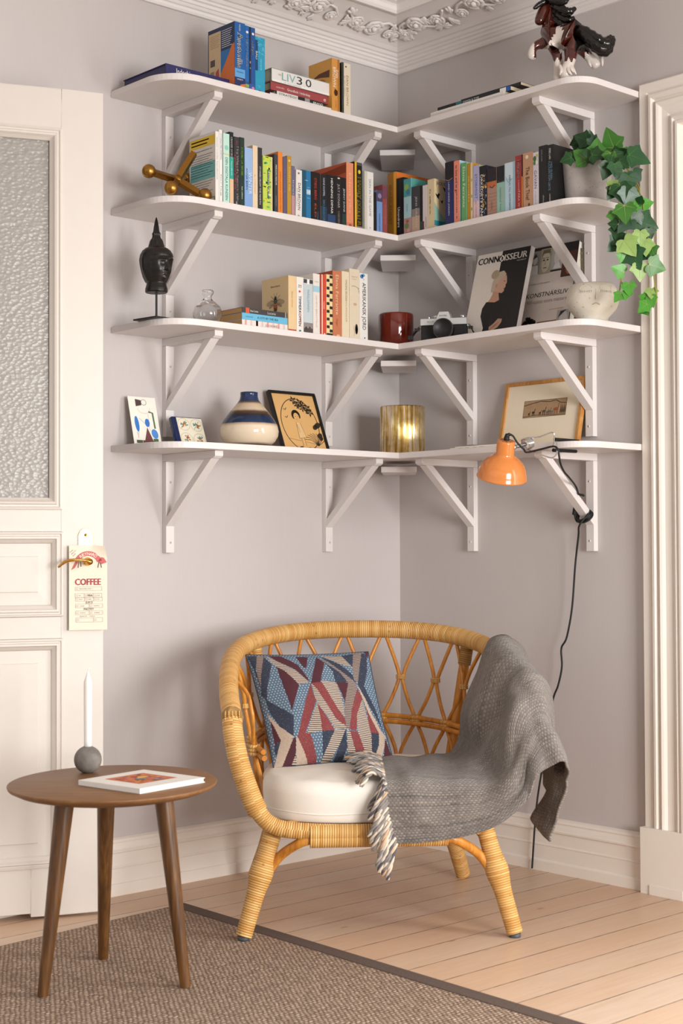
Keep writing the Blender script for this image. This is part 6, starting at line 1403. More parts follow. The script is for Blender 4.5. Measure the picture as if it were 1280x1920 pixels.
PATT = [('N', [(215,320),(285,320),(270,420),(300,560),(260,430)]), ('G', [(285,318),(345,330),(300,560),(272,420)]), ('N', [(330,330),(382,400),(345,560),(340,650),(300,600),(305,470)]),
 ('M', [(360,320),(440,328),(560,410),(628,520),(635,545),(540,450),(420,375)]), ('S', [(352,325),(420,375),(540,455),(638,548),(560,562),(420,425),(375,375)]), ('M', [(545,338),(628,343),(618,432),(600,435)]), ('M', [(685,348),(740,400),(712,552),(648,557),(662,480)]),
 ('M', [(410,415),(470,460),(567,562),(517,735),(455,560)]), ('N', [(325,610),(345,645),(530,765),(530,897),(430,820),(355,715)]), ('C', [(340,725),(430,820),(535,897),(500,912),(440,910),(390,830)]), ('M', [(365,770),(442,907),(398,922),(378,850)]), ('N', [(398,922),(442,908),(412,1000),(398,960)]), ('C', [(440,907),(528,908),(460,1060),(400,1060),(425,960)]), ('M', [(528,905),(550,898),(550,1000),(520,1060),(458,1060)]), ('S', [(548,1000),(567,1040),(565,1060),(520,1060)]),
 ('C', [(548,893),(592,930),(642,1030),(648,1062),(562,1060),(550,960)]), ('R', [(555,890),(645,868),(692,1000),(705,1060),(646,1062),(620,1000)]), ('R', [(645,560),(682,680),(642,800),(612,877),(560,897),(608,680)]),
 ('S', [(690,690),(722,800),(727,867),(628,877),(650,800)]), ('R', [(694,698),(808,852),(812,867),(729,867),(715,790)]), ('S', [(655,557),(692,592),(892,832),(892,852),(818,852),(690,692),(665,620)]), ('R', [(648,555),(722,553),(882,790),(892,837),(820,790),(690,600)]), ('S', [(718,545),(822,540),(872,700),(882,782),(830,720),(745,590)]), ('M', [(818,540),(908,545),(882,690),(865,640)]),
 ('N', [(729,868),(818,863),(792,972),(738,1012)]), ('S', [(814,860),(892,853),(857,930),(790,1035),(725,1045)]), ('N', [(890,852),(903,960),(872,1025),(812,1035),(850,940)]),
 ('N', [(738,398),(842,470),(908,542),(814,547),(800,470)]), ('G', [(688,343),(802,418),(962,552),(903,547),(842,470),(740,392)]), ('N', [(700,340),(832,400),(932,490),(962,547),(900,500),(800,420)]), ('S', [(715,335),(852,333),(924,432),(830,402)]), ('N', [(850,332),(932,318),(932,432),(880,370)]), ('G', [(930,308),(988,306),(972,540),(942,525),(928,430)]), ('N', [(985,306),(1022,325),(1030,450),(1012,560),(968,557)]), ('M', [(1000,300),(1030,300),(1030,350)]),
 ('G', [(903,543),(964,553),(932,720),(917,852),(890,852),(878,700)]), ('R', [(964,578),(1003,640),(967,760),(962,862),(914,857),(930,720)]), ('S', [(1000,650),(1032,760),(1062,862),(968,857),(964,760)]), ('R', [(1022,690),(1112,840),(1112,860),(1058,860)]), ('C', [(964,553),(1012,620),(1062,730),(1132,840),(1160,862),(1152,930),(1128,1010),(1086,1010),(1115,900),(1112,852),(1040,730)]), ('N', [(968,553),(1014,560),(1092,700),(1144,835),(1060,705)]),
 ('N', [(1060,860),(1114,858),(1112,930),(1087,1000),(1060,980)]), ('S', [(968,860),(1062,860),(1067,980),(1018,975)]), ('R', [(913,863),(972,868),(1024,980),(958,990)]), ('S', [(900,863),(916,863),(962,985),(905,990)]), ('M', [(1155,875),(1202,1000),(1142,1010),(1150,930)])]
PM_ = {'N': 'pillow_navy', 'L': 'pillow_blue', 'M': 'pillow_maroon', 'R': 'pillow_red', 'C': 'pillow_cream', 'S': 'pillow_stripe', 'G': 'pillow_grey'}
def homog(src, dst):
    import numpy as np
    A = []; b = []
    for (x, y), (u, v) in zip(src, dst):
        A += [[x, y, 1, 0, 0, 0, -u*x, -u*y], [0, 0, 0, x, y, 1, -v*x, -v*y]]; b += [u, v]
    h = np.linalg.solve(np.array(A, float), np.array(b, float)); return list(h)+[1.0]
def hap(h, x, y):
    d = h[6]*x+h[7]*y+1; return ((h[0]*x+h[1]*y+h[2])/d, (h[3]*x+h[4]*y+h[5])/d)
HG = homog([(0, 1), (1, 1), (1, 0), (0, 0)], [(210, 312), (1028, 298), (1205, 1003), (398, 1062)])
def inside(poly, x, y):
    c = False; j = len(poly)-1
    for i in range(len(poly)):
        xi, yi = poly[i]; xj, yj = poly[j]
        if (yi > y) != (yj > y) and x < (xj-xi)*(y-yi)/(yj-yi)+xi: c = not c
        j = i
    return c
PBB = [(k, p, min(a for a, b in p), max(a for a, b in p), min(b for a, b in p), max(b for a, b in p)) for k, p in PATT]
def patt(u, v):
    x, y = hap(HG, u, v); r = 'L'
    for k, p, a, b, c, d in PBB:
        if a <= x <= b and c <= y <= d and inside(p, x, y): r = k
    return PM_[r]
def pillow():
    root = thing('throw_pillow', 'square pillow in navy, red and striped geometric patches leaning in the armchair', 'pillow', CO, CA-pi/2)
    BL, BR, TL, TR = cl(513, 1441, -0.075), cl(737, 1424, -0.055), cl(461, 1228, 0.085), cl(690, 1222, 0.120)
    N_ = 170; nrm = (BR-BL).cross(TL-BL).normalized()
    def P(u, v, side):
        s, t = 2*u-1, 2*v-1
        # edges draw in between the corners
        ks = 1-0.055*(1-t*t)**1.0*abs(s)**3; kt = 1-0.06*(1-s*s)*abs(t)**3
        U = 0.5+0.5*s*(1-0.035*(1-t*t)); Vv = 0.5+0.5*t*(1-0.03*(1-s*s))
        p = BL*(1-U)*(1-Vv)+BR*U*(1-Vv)+TL*(1-U)*Vv+TR*U*Vv
        h = ((1-s*s)*(1-t*t))**0.62*0.062
        w_ = 0.0035*sin(9*s+4*t)*sin(6*t-3*s)*(1-s*s)**0.4*(1-t*t)**0.4
        sag = V((0, 0, -0.010*(1-t*t)*0))
        return p+nrm*(side*(h)+(w_ if side > 0 else 0))+sag
    mb = MB()
    for side in (1, -1):
        n = N_ if side > 0 else 40
        G = [[P(i/n, j/n, side) for j in range(n+1)] for i in range(n+1)]
        vs = [p for r in G for p in r]; groups = {}
        for i in range(n):
            for j in range(n):
                m = patt((i+0.5)/n, (j+0.5)/n) if side > 0 else 'pillow_cream'
                groups.setdefault(m, []).append((i, j))
        for m, L in groups.items():
            fs = [(i*(n+1)+j, (i+1)*(n+1)+j, (i+1)*(n+1)+j+1, i*(n+1)+j+1) for i, j in L]
            used = sorted({q for f_ in fs for q in f_}); mp = {q: k for k, q in enumerate(used)}
            uv = [[(i/n, j/n), ((i+1)/n, j/n), ((i+1)/n, (j+1)/n), (i/n, (j+1)/n)] for i, j in L]
            mb.add([vs[q] for q in used], [tuple(mp[q] for q in f_) for f_ in fs], m, True, uv)
    mb.build('pillow_case', root, weld=True)
    mb = MB(); loop = [P(u, 0, 0) for u in [k/20 for k in range(20)]]+[P(1, v, 0) for v in [k/20 for k in range(20)]]+[P(1-u, 1, 0) for u in [k/20 for k in range(20)]]+[P(0, 1-v, 0) for v in [k/20 for k in range(20)]]
    mb.tube(loop, 0.0018, 'pillow_navy', 6, closed=True); mb.build('seam', root)
pillow()

# ---- grey wool blanket over the right arm and the seat
BZ = lambda u, v, z: clz(u, v, z)
BY = lambda u, v, y: cl(u, v, y)
BK = [
 [BZ(708,1421,.424),BZ(711,1433,.423),BZ(714,1447,.416),BY(717,1470,-.378),BY(722,1530,-.412),BY(737,1584,-.405)],
 [BZ(768,1419,.426),BZ(770,1432,.426),BZ(773,1446,.419),BY(778,1470,-.380),BY(786,1530,-.414),BY(794,1580,-.408)],
 [BZ(812,1416,.428),BZ(824,1429,.428),BZ(833,1444,.422),BY(842,1470,-.382),BY(852,1525,-.414),BY(860,1570,-.408)],
 [BZ(848,1408,.432),BZ(868,1421,.433),BZ(886,1440,.428),BY(903,1470,-.388),BY(917,1515,-.418),BY(925,1550,-.414)],
 [BY(856,1388,.04),BY(886,1396,-.10),BY(917,1414,-.27),BY(948,1445,-.395),BY(971,1478,-.430),BY(986,1502,-.435)],
 [BY(862,1330,.05),BY(894,1332,-.11),BY(926,1344,-.27),BY(957,1373,-.365),BY(987,1411,-.420),BY(1005,1456,-.435)],
 [BY(894,1238,.07),BY(920,1248,-.075),BY(951,1277,-.225),BY(980,1318,-.315),BY(1008,1365,-.390),BY(1036,1436,-.430)],
 [BY(926,1194,.04),BY(957,1209,-.08),BY(988,1249,-.205),BY(1014,1305,-.275),BY(1034,1368,-.355),BY(1062,1434,-.42)],
 [BY(958,1209,.12),BY(992,1247,.06),BY(1022,1300,-.05),BY(1038,1352,-.16),BY(1048,1420,-.28),BY(1060,1468,-.36)],
 [BY(985,1330,.20),BY(1008,1360,.12),BY(1028,1400,.02),BY(1034,1440,-.10),BY(1030,1490,-.23),BY(1036,1525,-.325)],
 [BY(1000,1420,.20),BY(1014,1440,.12),BY(1024,1470,.02),BY(1016,1510,-.10),BY(1006,1545,-.21),BY(1026,1578,-.30)]]
def blanket():
    root = thing('throw_blanket', 'grey woven wool blanket with fringe draped over the right chair arm and seat', 'blanket', CO, CA-pi/2)
    G = BK
    sub = 10
    rows = [spline(r, sub) for r in G]                         # along v
    nvv = len(rows[0]); colsv = [spline([r[j] for r in rows], sub) for j in range(nvv)]
    nuu = len(colsv[0]); Pm = [[colsv[j][i] for j in range(nvv)] for i in range(nuu)]
    # small folds
    out = []; 
    for i in range(nuu):
        row = []
        for j in range(nvv):
            a = Pm[min(i+1, nuu-1)][j]-Pm[max(i-1, 0)][j]; b = Pm[i][min(j+1, nvv-1)]-Pm[i][max(j-1, 0)]
            n = a.cross(b); n = n.normalized() if n.length > 1e-9 else V((0, 0, 1))
            ii, jj = i/sub, j/sub
            k = min(1, max(0, (ii-2.6)/1.5))
            w_ = 0.0095*k*sin(jj*3.1+ii*0.8+0.6)+0.0035*k*sin(jj*7.1-ii*1.3)+0.004*k*sin(ii*4.0+jj*1.5)
            w_ -= 0.021*math.exp(-((jj-1.3-0.55*(ii-4))/0.42)**2)*math.exp(-((ii-5.0)/1.4)**2)*(1 if ii < 6.3 else math.exp(-((ii-6.3)/0.3)**2)) + 0.013*math.exp(-((jj-2.9-0.5*(ii-4))/0.35)**2)*math.exp(-((ii-4.6)/1.2)**2)
            w_ += 0.006*(1-k)*math.exp(-((ii-0.55-0.10*jj)/0.28)**2)*min(1, jj/1.0) + 0.003*(1-k)*sin(ii*4.2+jj*1.1)
            if jj > 4: w_ += 0.004*(jj-4)*sin(ii*5.2)
            row.append(Pm[i][j]+n*(-w_ if n.z < 0 else w_))
        out.append(row)
    U = [0.0]; 
    for i in range(1, nuu): U.append(U[-1]+sum((out[i][j]-out[i-1][j]).length for j in (10, 25, 40))/3)
    Vv = [[0.0] for _ in range(nuu)]
    L0 = [0.0]
    for j in range(1, nvv): L0.append(L0[-1]+(out[15][j]-out[15][j-1]).length)
    uv = [[(U[i], L0[j]) for j in range(nvv)] for i in range(nuu)]
    mb = MB(); mb.grid(out, 'grey_woven_wool', True, uv); o = mb.build('woven_cloth', root)
    so = o.modifiers.new('thickness', 'SOLIDIFY'); so.thickness = 0.006; so.offset = 0
    # fringe of twisted yarn along the left end
    yc = [mat('yarn_grey', '#857e79', 1.0), mat('yarn_cream', '#d3c3b0', 1.0), mat('yarn_dark', '#5a565a', 1.0), mat('yarn_peach', '#c0a084', 1.0), mat('yarn_light', '#ada49b', 1.0)]
    rr = random.Random(9); edge = out[0]; NS = 46
    for k in range(NS):
        t = k/(NS-1)*(nvv-1); j = min(int(t), nvv-2); p = edge[j].lerp(edge[j+1], t-j)
        f = k/(NS-1); L = rr.uniform(0.072, 0.100)
        if f < 0.55:
            dirv = V((-0.9+0.35*f, -0.25-0.9*f+rr.uniform(-.25, .25), 0.10)); mid = p+dirv.normalized()*L*0.5+V((0, 0, 0.014)); end = p+dirv.normalized()*L+V((0, 0, -0.002 if f < 0.45 else -0.02))
        else:
            g_ = (f-0.55)/0.45
            dirv = V((-0.42+0.22*g_+rr.uniform(-.14, .14), -0.10, -0.9)); mid = p+dirv.normalized()*L*0.5+V((0, -0.012, 0)); end = p+dirv.normalized()*L
        pts = spline([p+V((0.006, 0, 0.004)), mid, end], 9)
        mb = MB()
        for q in range(3):
            ph = 2*pi*q/3; m = yc[rr.choice([0, 0, 1, 1, 2, 3, 4])]; tw = []
            for i, c in enumerate(pts):
                s = i/len(pts); a = ph+s*11; d = (pts[min(i+1, len(pts)-1)]-pts[max(i-1, 0)]).normalized(); u = d.orthogonal().normalized(); w_ = d.cross(u)
                tw.append(c+(u*cos(a)+w_*sin(a))*0.0034)
            mb.tube(tw, [0.0036]*(len(tw)-2)+[0.003, 0.0018], m, 6)
        mb.build('fringe_tassel', root)
blanket()
# ================================================================ orange clamp lamp on the lowest shelf
mat('orange_enamel', '#d5803c', 0.16, var=0.03, Coat_Weight=0.5); mat('shade_inside', '#e8d9c4', 0.4)
rc = px(940.5, 896, 'x', -0.405)
AX = (UP*0.935 - HF*0.335 + HR*0.085).normalized()
root = thing('clamp_lamp', 'orange enamel clamp lamp clipped to the front edge of the lowest shelf, black cord hanging', 'lamp', rc)
Lp = lambda p: V(p)-rc
mb = MB()
out = [(0.0715, 0.0), (0.0735, 0.0005), (0.0738, 0.003), (0.0722, 0.006), (0.0705, 0.016), (0.0655, 0.033), (0.0570, 0.047), (0.0455, 0.058), (0.0340, 0.0655), (0.0278, 0.070), (0.0266, 0.075), (0.0262, 0.108), (0.0250, 0.1115), (0.022, 0.1125), (0.0, 0.113)]
mb.lathe(out, 'orange_enamel', (0, 0, 0), 72, AX); sh = mb.build('lamp_shade', root, weld=True)
mb = MB(); mb.lathe([(0.0715, 0.0003), (0.0690, 0.016), (0.0640, 0.032), (0.0555, 0.0455), (0.044, 0.056), (0.030, 0.062), (0.0, 0.064)], 'shade_inside', (0, 0, 0), 64, AX); tag(mb.build('shade_lining', sh), 'pale inside of the shade')
mb = MB(); u_ = AX.orthogonal().normalized(); w_ = AX.cross(u_)
for k in range(8):
    a = 2*pi*k/8; c = AX*0.1126+u_*(0.0165*cos(a))+w_*(0.0165*sin(a)); mb.lathe([(0, 0), (0.0022, 0), (0.0022, 0.0006), (0, 0.0006)], 'matte_black', c, 10, AX)
mb.build('vent_hole', sh)
mb = MB(); mb.tube(spline([AX*0.111, AX*0.120, AX*0.128+HR*0.002, AX*0.131+HR*0.009], 5), [0.0085]*6+[0.0075]*5+[0.005]*(16-11), 'black_rubber', 14); mb.build('cable_gland', root)
E_ = AX*0.092+HR*0.026
coil0 = Lp(px(985, 833, 'x', -0.352)); 
mb = MB(); mb.tube([E_-HR*0.006, E_.lerp(coil0, 0.5), coil0], [0.0052, 0.0055, 0.0055], 'satin_chrome', 14); mb.sphere(E_-HR*0.002, 0.0085, 'satin_chrome', 12); mb.build('swivel_rod', root)
d = (coil0-E_).normalized(); u_ = d.orthogonal().normalized(); w_ = d.cross(u_)
mb = MB(); mb.tube([coil0-d*0.004+d*(0.022*k/72)+(u_*cos(k*2*pi/16)+w_*sin(k*2*pi/16))*0.0165 for k in range(73)], 0.0020, 'chrome_wire', 8); mb.build('coil_spring', root)
cx_ = coil0+d*0.008
g0 = px(1042, 828, 'x', -0.300)
TL_ = Lp(V((-0.300, g0.y, TOP[3]+0.0062))); BL_ = Lp(V((-0.302, g0.y+0.004, TOP[3]-TH-0.0062)))
for nm, a, b in (('clip_wire', [cx_+UP*0.0165, Lp(px(1010, 819, 'x', -0.335)), Lp(px(1033, 811, 'x', -0.318)), Lp(px(1039, 816, 'x', -0.312)), Lp(px(1037, 836, 'x', -0.309)), BL_+V((-0.003, 0, 0.004)), BL_], 0.0019),
                 ('clip_wire', [cx_-UP*0.0165, Lp(px(1010, 851, 'x', -0.335)), Lp(px(1034, 858, 'x', -0.318)), Lp(px(1043, 850, 'x', -0.312)), Lp(px(1044, 836, 'x', -0.309)), TL_+V((-0.003, 0, -0.003)), TL_], 0.0019)):
    mb = MB(); mb.tube(spline(a, 7), b, 'chrome_wire', 8); mb.build(nm, root)
for a, e in ((TL_, V((-0.200, g0.y-0.002, TOP[3]+0.0058))), (BL_, V((-0.205, g0.y+0.003, TOP[3]-TH-0.0058)))):
    mb = MB(); mb.tube([a+V((-0.006, 0, 0)), a+(Lp(e)-a)*0.5, Lp(e)], [0.0052, 0.0050, 0.0046], 'black_rubber', 12); mb.build('clip_grip', root)
YO = -0.8665
cord = [AX*0.131+HR*0.009, AX*0.124+HR*0.019, AX*0.106+HR*0.032, E_+HR*0.026-UP*0.006, Lp(px(988, 848, 'x', -0.352)), Lp(px(1015, 842, 'x', -0.335)), Lp(px(1038, 837, 'x', -0.322)), Lp(px(1046, 845, 'x', -0.318)), Lp(px(1050, 868, 'x', -0.305)), Lp(px(1057, 884, 'x', -0.255)), Lp(px(1068, 897, 'x', -0.19)), Lp(px(1079, 912, 'y', YO)), Lp(px(1084, 926, 'y', YO))]
mb = MB(); mb.tube(spline(cord, 7), 0.0029, 'black_rubber', 8)
bd = V((-0.2075, 0, 0.184)).normalized(); bc = V((-0.050, -0.8464, 1.2973-0.187)); 
sw = px(1077, 952, 'y', -0.8245)
s0 = V(sw)+V((0.006, 0, 0.030)); 
P = [cord[-1], Lp(V((-0.075, YO, 1.1665))), Lp(V((-0.066, -0.850, 1.170))), Lp(V((-0.085, -0.8255, 1.158))), Lp(s0)]
mb.tube(spline(P, 6), 0.0029, 'black_rubber', 8); mb.build('cord', root)
mb = MB(); a = Lp(V(sw)+V((0.012, 0, 0.026))); b = Lp(V(sw)-V((0.000, 0, 0.022))); dd = (b-a); x = V((0.0085, 0, 0)); 
mb.box(a-x-V((0, 0.0055, 0)), dd, x*2, (0, 0.011, 0), 'black_rubber'); mb.build('inline_switch', root, bevel=0.003)
w1 = bd.cross(V((0, 1, 0))).normalized()
mb = MB(); loops = []
for k in range(57):
    t = 2*pi*k/16; r1, r2 = 0.0235+0.0035*sin(k*0.21), 0.0225+0.003*cos(k*0.33)
    loops.append(Lp(bc+bd*(0.010*sin(k*0.11)-0.012+0.00032*k)+V((0, 1, 0))*(r1*cos(t))+w1*(r2*sin(t))))
q = Lp(V(sw)-V((0, 0, 0.022)))
mb.tube(spline([q, q+V((0.005, 0, -0.014)), q+V((0.018, -0.002, -0.022))]+loops[6:], 2), 0.0030, 'black_rubber', 8)
tail = [loops[-1], Lp(px(1086, 985, 'x', -0.075)), Lp(px(1084, 1005, 'x', -0.055)), Lp(px(1078, 1060, 'x', -0.040)), Lp(px(1072, 1140, 'x', -0.035)), Lp(px(1062, 1195, 'x', -0.035)), Lp(px(1052, 1216, 'x', -0.035)), Lp(px(1053, 1250, 'x', -0.035)), Lp(px(1046, 1285, 'x', -0.035)), Lp(px(1035, 1318, 'x', -0.035)), Lp(V((-0.035, -0.672, 0.36))), Lp(V((-0.036, -0.64, 0.20))), Lp(V((-0.036, -0.62, 0.004)))]
mb.tube(spline(tail, 7), 0.0030, 'black_rubber', 8); mb.build('cord', root)

# ================================================================ potted ivy on the second shelf
pq = V((-0.172, -0.966, TOP[1]+0.0002))
root = thing('potted_ivy', 'trailing green ivy in a grey concrete pot at the right end of the second shelf', 'potted plant', pq)
R1, R0, PH = 0.0745, 0.064, 0.135
mb = MB(); mb.lathe([(0, 0), (R0-0.004, 0), (R0, 0.004), (R1, PH-0.003), (R1-0.002, PH), (R1-0.007, PH), (R1-0.009, PH-0.004), (R1-0.010, PH-0.03), (0, PH-0.03)], 'grey_concrete', (0, 0, 0), 64); mb.build('pot', root, weld=True)
mb = MB(); mb.lathe([(0, PH-0.022), (R1-0.011, PH-0.022), (R1-0.0105, PH-0.0285)], mat('potting_soil', '#2c211a', 0.95, bump=0.8, bscale=180), (0, 0, 0), 32); mb.build('soil', root)
for nm, c in (('ivy_dark', '#1f4320'), ('ivy_deep', '#2a5230'), ('ivy_mid', '#42782f'), ('ivy_bright', '#4f9a35'), ('ivy_light', '#8dab5f'), ('ivy_greyish', '#46614e'), ('ivy_vein', '#93a45c')):
    mat(nm, c, 0.38, var=0.22, scale=45, Specular_IOR_Level=0.4)
mat('ivy_stem', '#8f8a2e', 0.5, var=0.2)
LOBE = [(0.0, 0.0), (0.12, -0.11), (0.28, -0.15), (0.42, -0.08), (0.45, 0.06), (0.56, 0.16), (0.63, 0.30), (0.50, 0.37), (0.38, 0.46), (0.30, 0.60), (0.17, 0.80), (0.0, 1.0)]
OUT = LOBE + [(-x, y) for x, y in LOBE[::-1][1:-1]]
fol = MB(); rr = random.Random(31)
def leaf(c, size, ang, m, tilt=None):
    """c world centre; ang direction of the tip as seen from the room (degrees, 0 right, 90 up)"""
    n = (CAM-V(c)).normalized(); n = (n+HR*rr.uniform(-.45, .45)+UP*rr.uniform(-.15, .6)).normalized()
    t = (HR*cos(radians(ang))+UP*sin(radians(ang))); t = (t-n*t.dot(n)).normalized(); s = t.cross(n).normalized()
    S = size*0.80; c = V(c)-pq
    def P(x, y):
        bend = -0.10*(y-0.4)**2 + 0.16*abs(x) - 0.12*x*x
        return c+s*(x*S)+t*((y-0.42)*S)+n*(bend*S+0.0025)
    vs = [P(0, 0.36)]+[P(x, y) for x, y in OUT]; k = len(OUT)
    fol.add(vs, [(0, i+1, (i+1) % k+1) for i in range(k)], m, True)
    for (x, y) in ((0, 0.93), (0.5, 0.27), (-0.5, 0.27), (0.36, -0.10), (-0.36, -0.10)):
        a, b = (0.0, 0.02), (x, y); wd = 0.014
        dx, dy = b[0]-a[0], b[1]-a[1]; L = sqrt(dx*dx+dy*dy); ox, oy = -dy/L*wd, dx/L*wd
        e = n*0.0007
        vv = []
        for q in range(4):
            f = q/3; X, Y = a[0]+dx*f, a[1]+dy*f; w2 = (1-f*0.8); vv += [P(X+ox*w2, Y+oy*w2)+e, P(X-ox*w2, Y-oy*w2)+e]
        fol.add(vv, [(0, 1, 3, 2), (2, 3, 5, 4), (4, 5, 7, 6)], 'ivy_vein' if m in ('ivy_mid', 'ivy_bright', 'ivy_light') else 'ivy_mid', True)
LV = [(640,100,95,170,'d',-.17),(600,125,70,200,'d',-.15),(690,90,80,100,'d',-.15),(715,110,70,60,'D',-.17),(735,150,95,85,'m',-.22),(825,105,135,95,'m',-.19),(545,232,75,190,'d',-.300),(590,205,80,160,'d',-.235),(640,212,115,150,'m',-.235),(700,215,90,20,'d',-.23),(745,208,95,-10,'d',-.24),(665,160,90,120,'D',-.16),(620,165,80,150,'d',-.15),(770,195,70,60,'d',-.2),
 (885,190,85,20,'d',-.20),(920,200,70,-20,'b',-.19),(995,228,140,-25,'D',-.20),(865,245,115,-60,'d',-.23),(815,225,80,-100,'m',-.24),(795,305,100,-110,'d',-.26),(850,300,90,-80,'D',-.26),(905,260,80,-40,'d',-.24),(985,335,85,-70,'g',-.20),(940,385,115,-80,'g',-.24),(880,345,85,-120,'d',-.25),(835,400,70,-95,'l',-.27),(890,445,115,-70,'d',-.27),(825,450,80,-130,'d',-.27),(930,470,110,-95,'g',-.26),(1020,520,125,15,'b',-.21),(985,500,80,160,'d',-.22),(945,420,80,-60,'D',-.25),
 (915,575,120,-90,'G',-.29),(850,600,80,-100,'m',-.29),(840,640,60,180,'d',-.29),(915,650,110,-130,'g',-.28),(1050,640,130,-10,'D',-.22),(1000,600,80,-60,'d',-.24),(860,695,80,-90,'d',-.28),(845,775,105,-140,'D',-.28),(1010,725,85,-90,'l',-.25),(940,785,120,-60,'l',-.28),(1040,790,100,-80,'l',-.24),(880,750,90,-60,'d',-.27),(890,848,65,-90,'b',-.28),(980,860,130,-60,'D',-.26),(1030,840,90,-20,'d',-.24),(1090,815,75,-70,'G',-.22),(1070,700,70,-80,'d',-.22),(1110,910,110,-20,'G',-.22),(1005,945,100,-80,'l',-.25),(870,930,85,160,'b',-.28),(940,1050,80,-80,'b',-.26),(925,1090,60,-110,'b',-.26),(870,1105,65,-120,'b',-.27),(1080,1080,70,-90,'l',-.22),(1045,1130,85,-120,'b',-.22),(1030,1170,75,-140,'b',-.23),(1085,1130,70,-60,'b',-.22),(1045,1195,60,-60,'G',-.22)]
MM = {'d': 'ivy_dark', 'D': 'ivy_deep', 'm': 'ivy_mid', 'b': 'ivy_bright', 'l': 'ivy_light', 'g': 'ivy_greyish', 'G': 'ivy_mid'}
for X, Y, s, a, m, xp in LV:
    c = px(900+X/3.368, 230+Y/3.368, 'x', xp-0.01); leaf(c, s*1.22/3.368/600, a+rr.uniform(-12, 12), MM[m])
fol.build('foliage', root)
mb = MB(); Z = lambda X, Y, x: px(900+X/3.368, 230+Y/3.368, 'x', x)-pq
for pts in ([(790, 215, -.19), (860, 205, -.20), (930, 300, -.21), (985, 400, -.215), (1020, 480, -.22), (1035, 600, -.225), (1045, 690, -.225), (1065, 800, -.225), (1090, 930, -.225), (1108, 1050, -.225), (1110, 1130, -.225), (1075, 1170, -.225)],
            [(760, 230, -.20), (840, 290, -.245), (870, 420, -.27), (880, 530, -.285), (920, 640, -.285), (925, 720, -.28), (900, 850, -.28), (890, 960, -.275), (900, 1030, -.27), (930, 1060, -.265)],
            [(930, 290, -.205), (960, 345, -.212), (1000, 400, -.215), (1010, 450, -.215)], [(1040, 680, -.226), (1060, 760, -.226), (1075, 860, -.226), (1060, 900, -.23), (1010, 940, -.24)], [(890, 970, -.275), (880, 1060, -.27), (870, 1100, -.268)], [(840, 180, -.19), (850, 150, -.19), (830, 120, -.19)]):
    mb.tube(spline([Z(*p) for p in pts], 6), 0.0016, 'ivy_stem', 6)
mb.build('vine', root)

# ================================================================ glazed horse figurine on the topmost shelf
hq = V((-0.165, -0.935, TOP[0]))
HJ = {'rump': (1069, 62, -.01, .034), 'croup': (1057, 58, .0, .030), 'barrel': (1047, 66, .012, .032), 'shoulder': (1036, 67, .03, .029), 'chest': (1027, 74, .036, .021), 'nbase': (1032, 54, .038, .0245), 'neck': (1033, 36, .044, .019), 'poll': (1032, 15, .05, .0155), 'brow': (1021, 15, .047, .0190), 'nose': (1013, 34, .042, .0145), 'muzzle': (1008, 47, .038, .0125),
 'fa1': (1020, 83, .03, .0145), 'fa2': (1005, 83, .028, .0105), 'fa3': (995, 97, .028, .0105), 'fa4': (999, 114, .028, .0125),
 'fb1': (1035, 88, .0, .0140), 'fb2': (1044, 104, .0, .0105), 'fb3': (1047, 122, .0, .0115), 'fb4': (1046, 141, .0, .0145),
 'ha1': (1066, 88, -.03, .0215), 'ha2': (1071, 110, -.03, .0125), 'ha3': (1062, 128, -.03, .0135), 'ha4': (1056, 142, -.03, .0165),
 'hb1': (1088, 90, .03, .018), 'hb2': (1101, 104, .03, .0108), 'hb3': (1113, 116, .03, .0115), 'hb4': (1121, 128, .03, .0130)}
HJ = {k: (u, v, d, r*(1.34 if k[0] in 'fh' and k[1] in 'ab' else 1.22)) for k, (u, v, d, r) in HJ.items()}
HE = [('rump', 'croup'), ('croup', 'barrel'), ('barrel', 'shoulder'), ('shoulder', 'chest'), ('shoulder', 'nbase'), ('nbase', 'neck'), ('neck', 'poll'), ('poll', 'brow'), ('brow', 'nose'), ('nose', 'muzzle'), ('chest', 'fa1'), ('fa1', 'fa2'), ('fa2', 'fa3'), ('fa3', 'fa4'), ('shoulder', 'fb1'), ('fb1', 'fb2'), ('fb2', 'fb3'), ('fb3', 'fb4'), ('rump', 'ha1'), ('ha1', 'ha2'), ('ha2', 'ha3'), ('ha3', 'ha4'), ('rump', 'hb1'), ('hb1', 'hb2'), ('hb2', 'hb3'), ('hb3', 'hb4')]
mat('horse_brown', '#46170d', 0.12, var=0.35, scale=18, Coat_Weight=0.5); mat('horse_white', '#d9cfc6', 0.25, var=0.06); mat('horse_black', '#120d0b', 0.15, var=0.3, scale=40, bump=0.6, bscale=120)
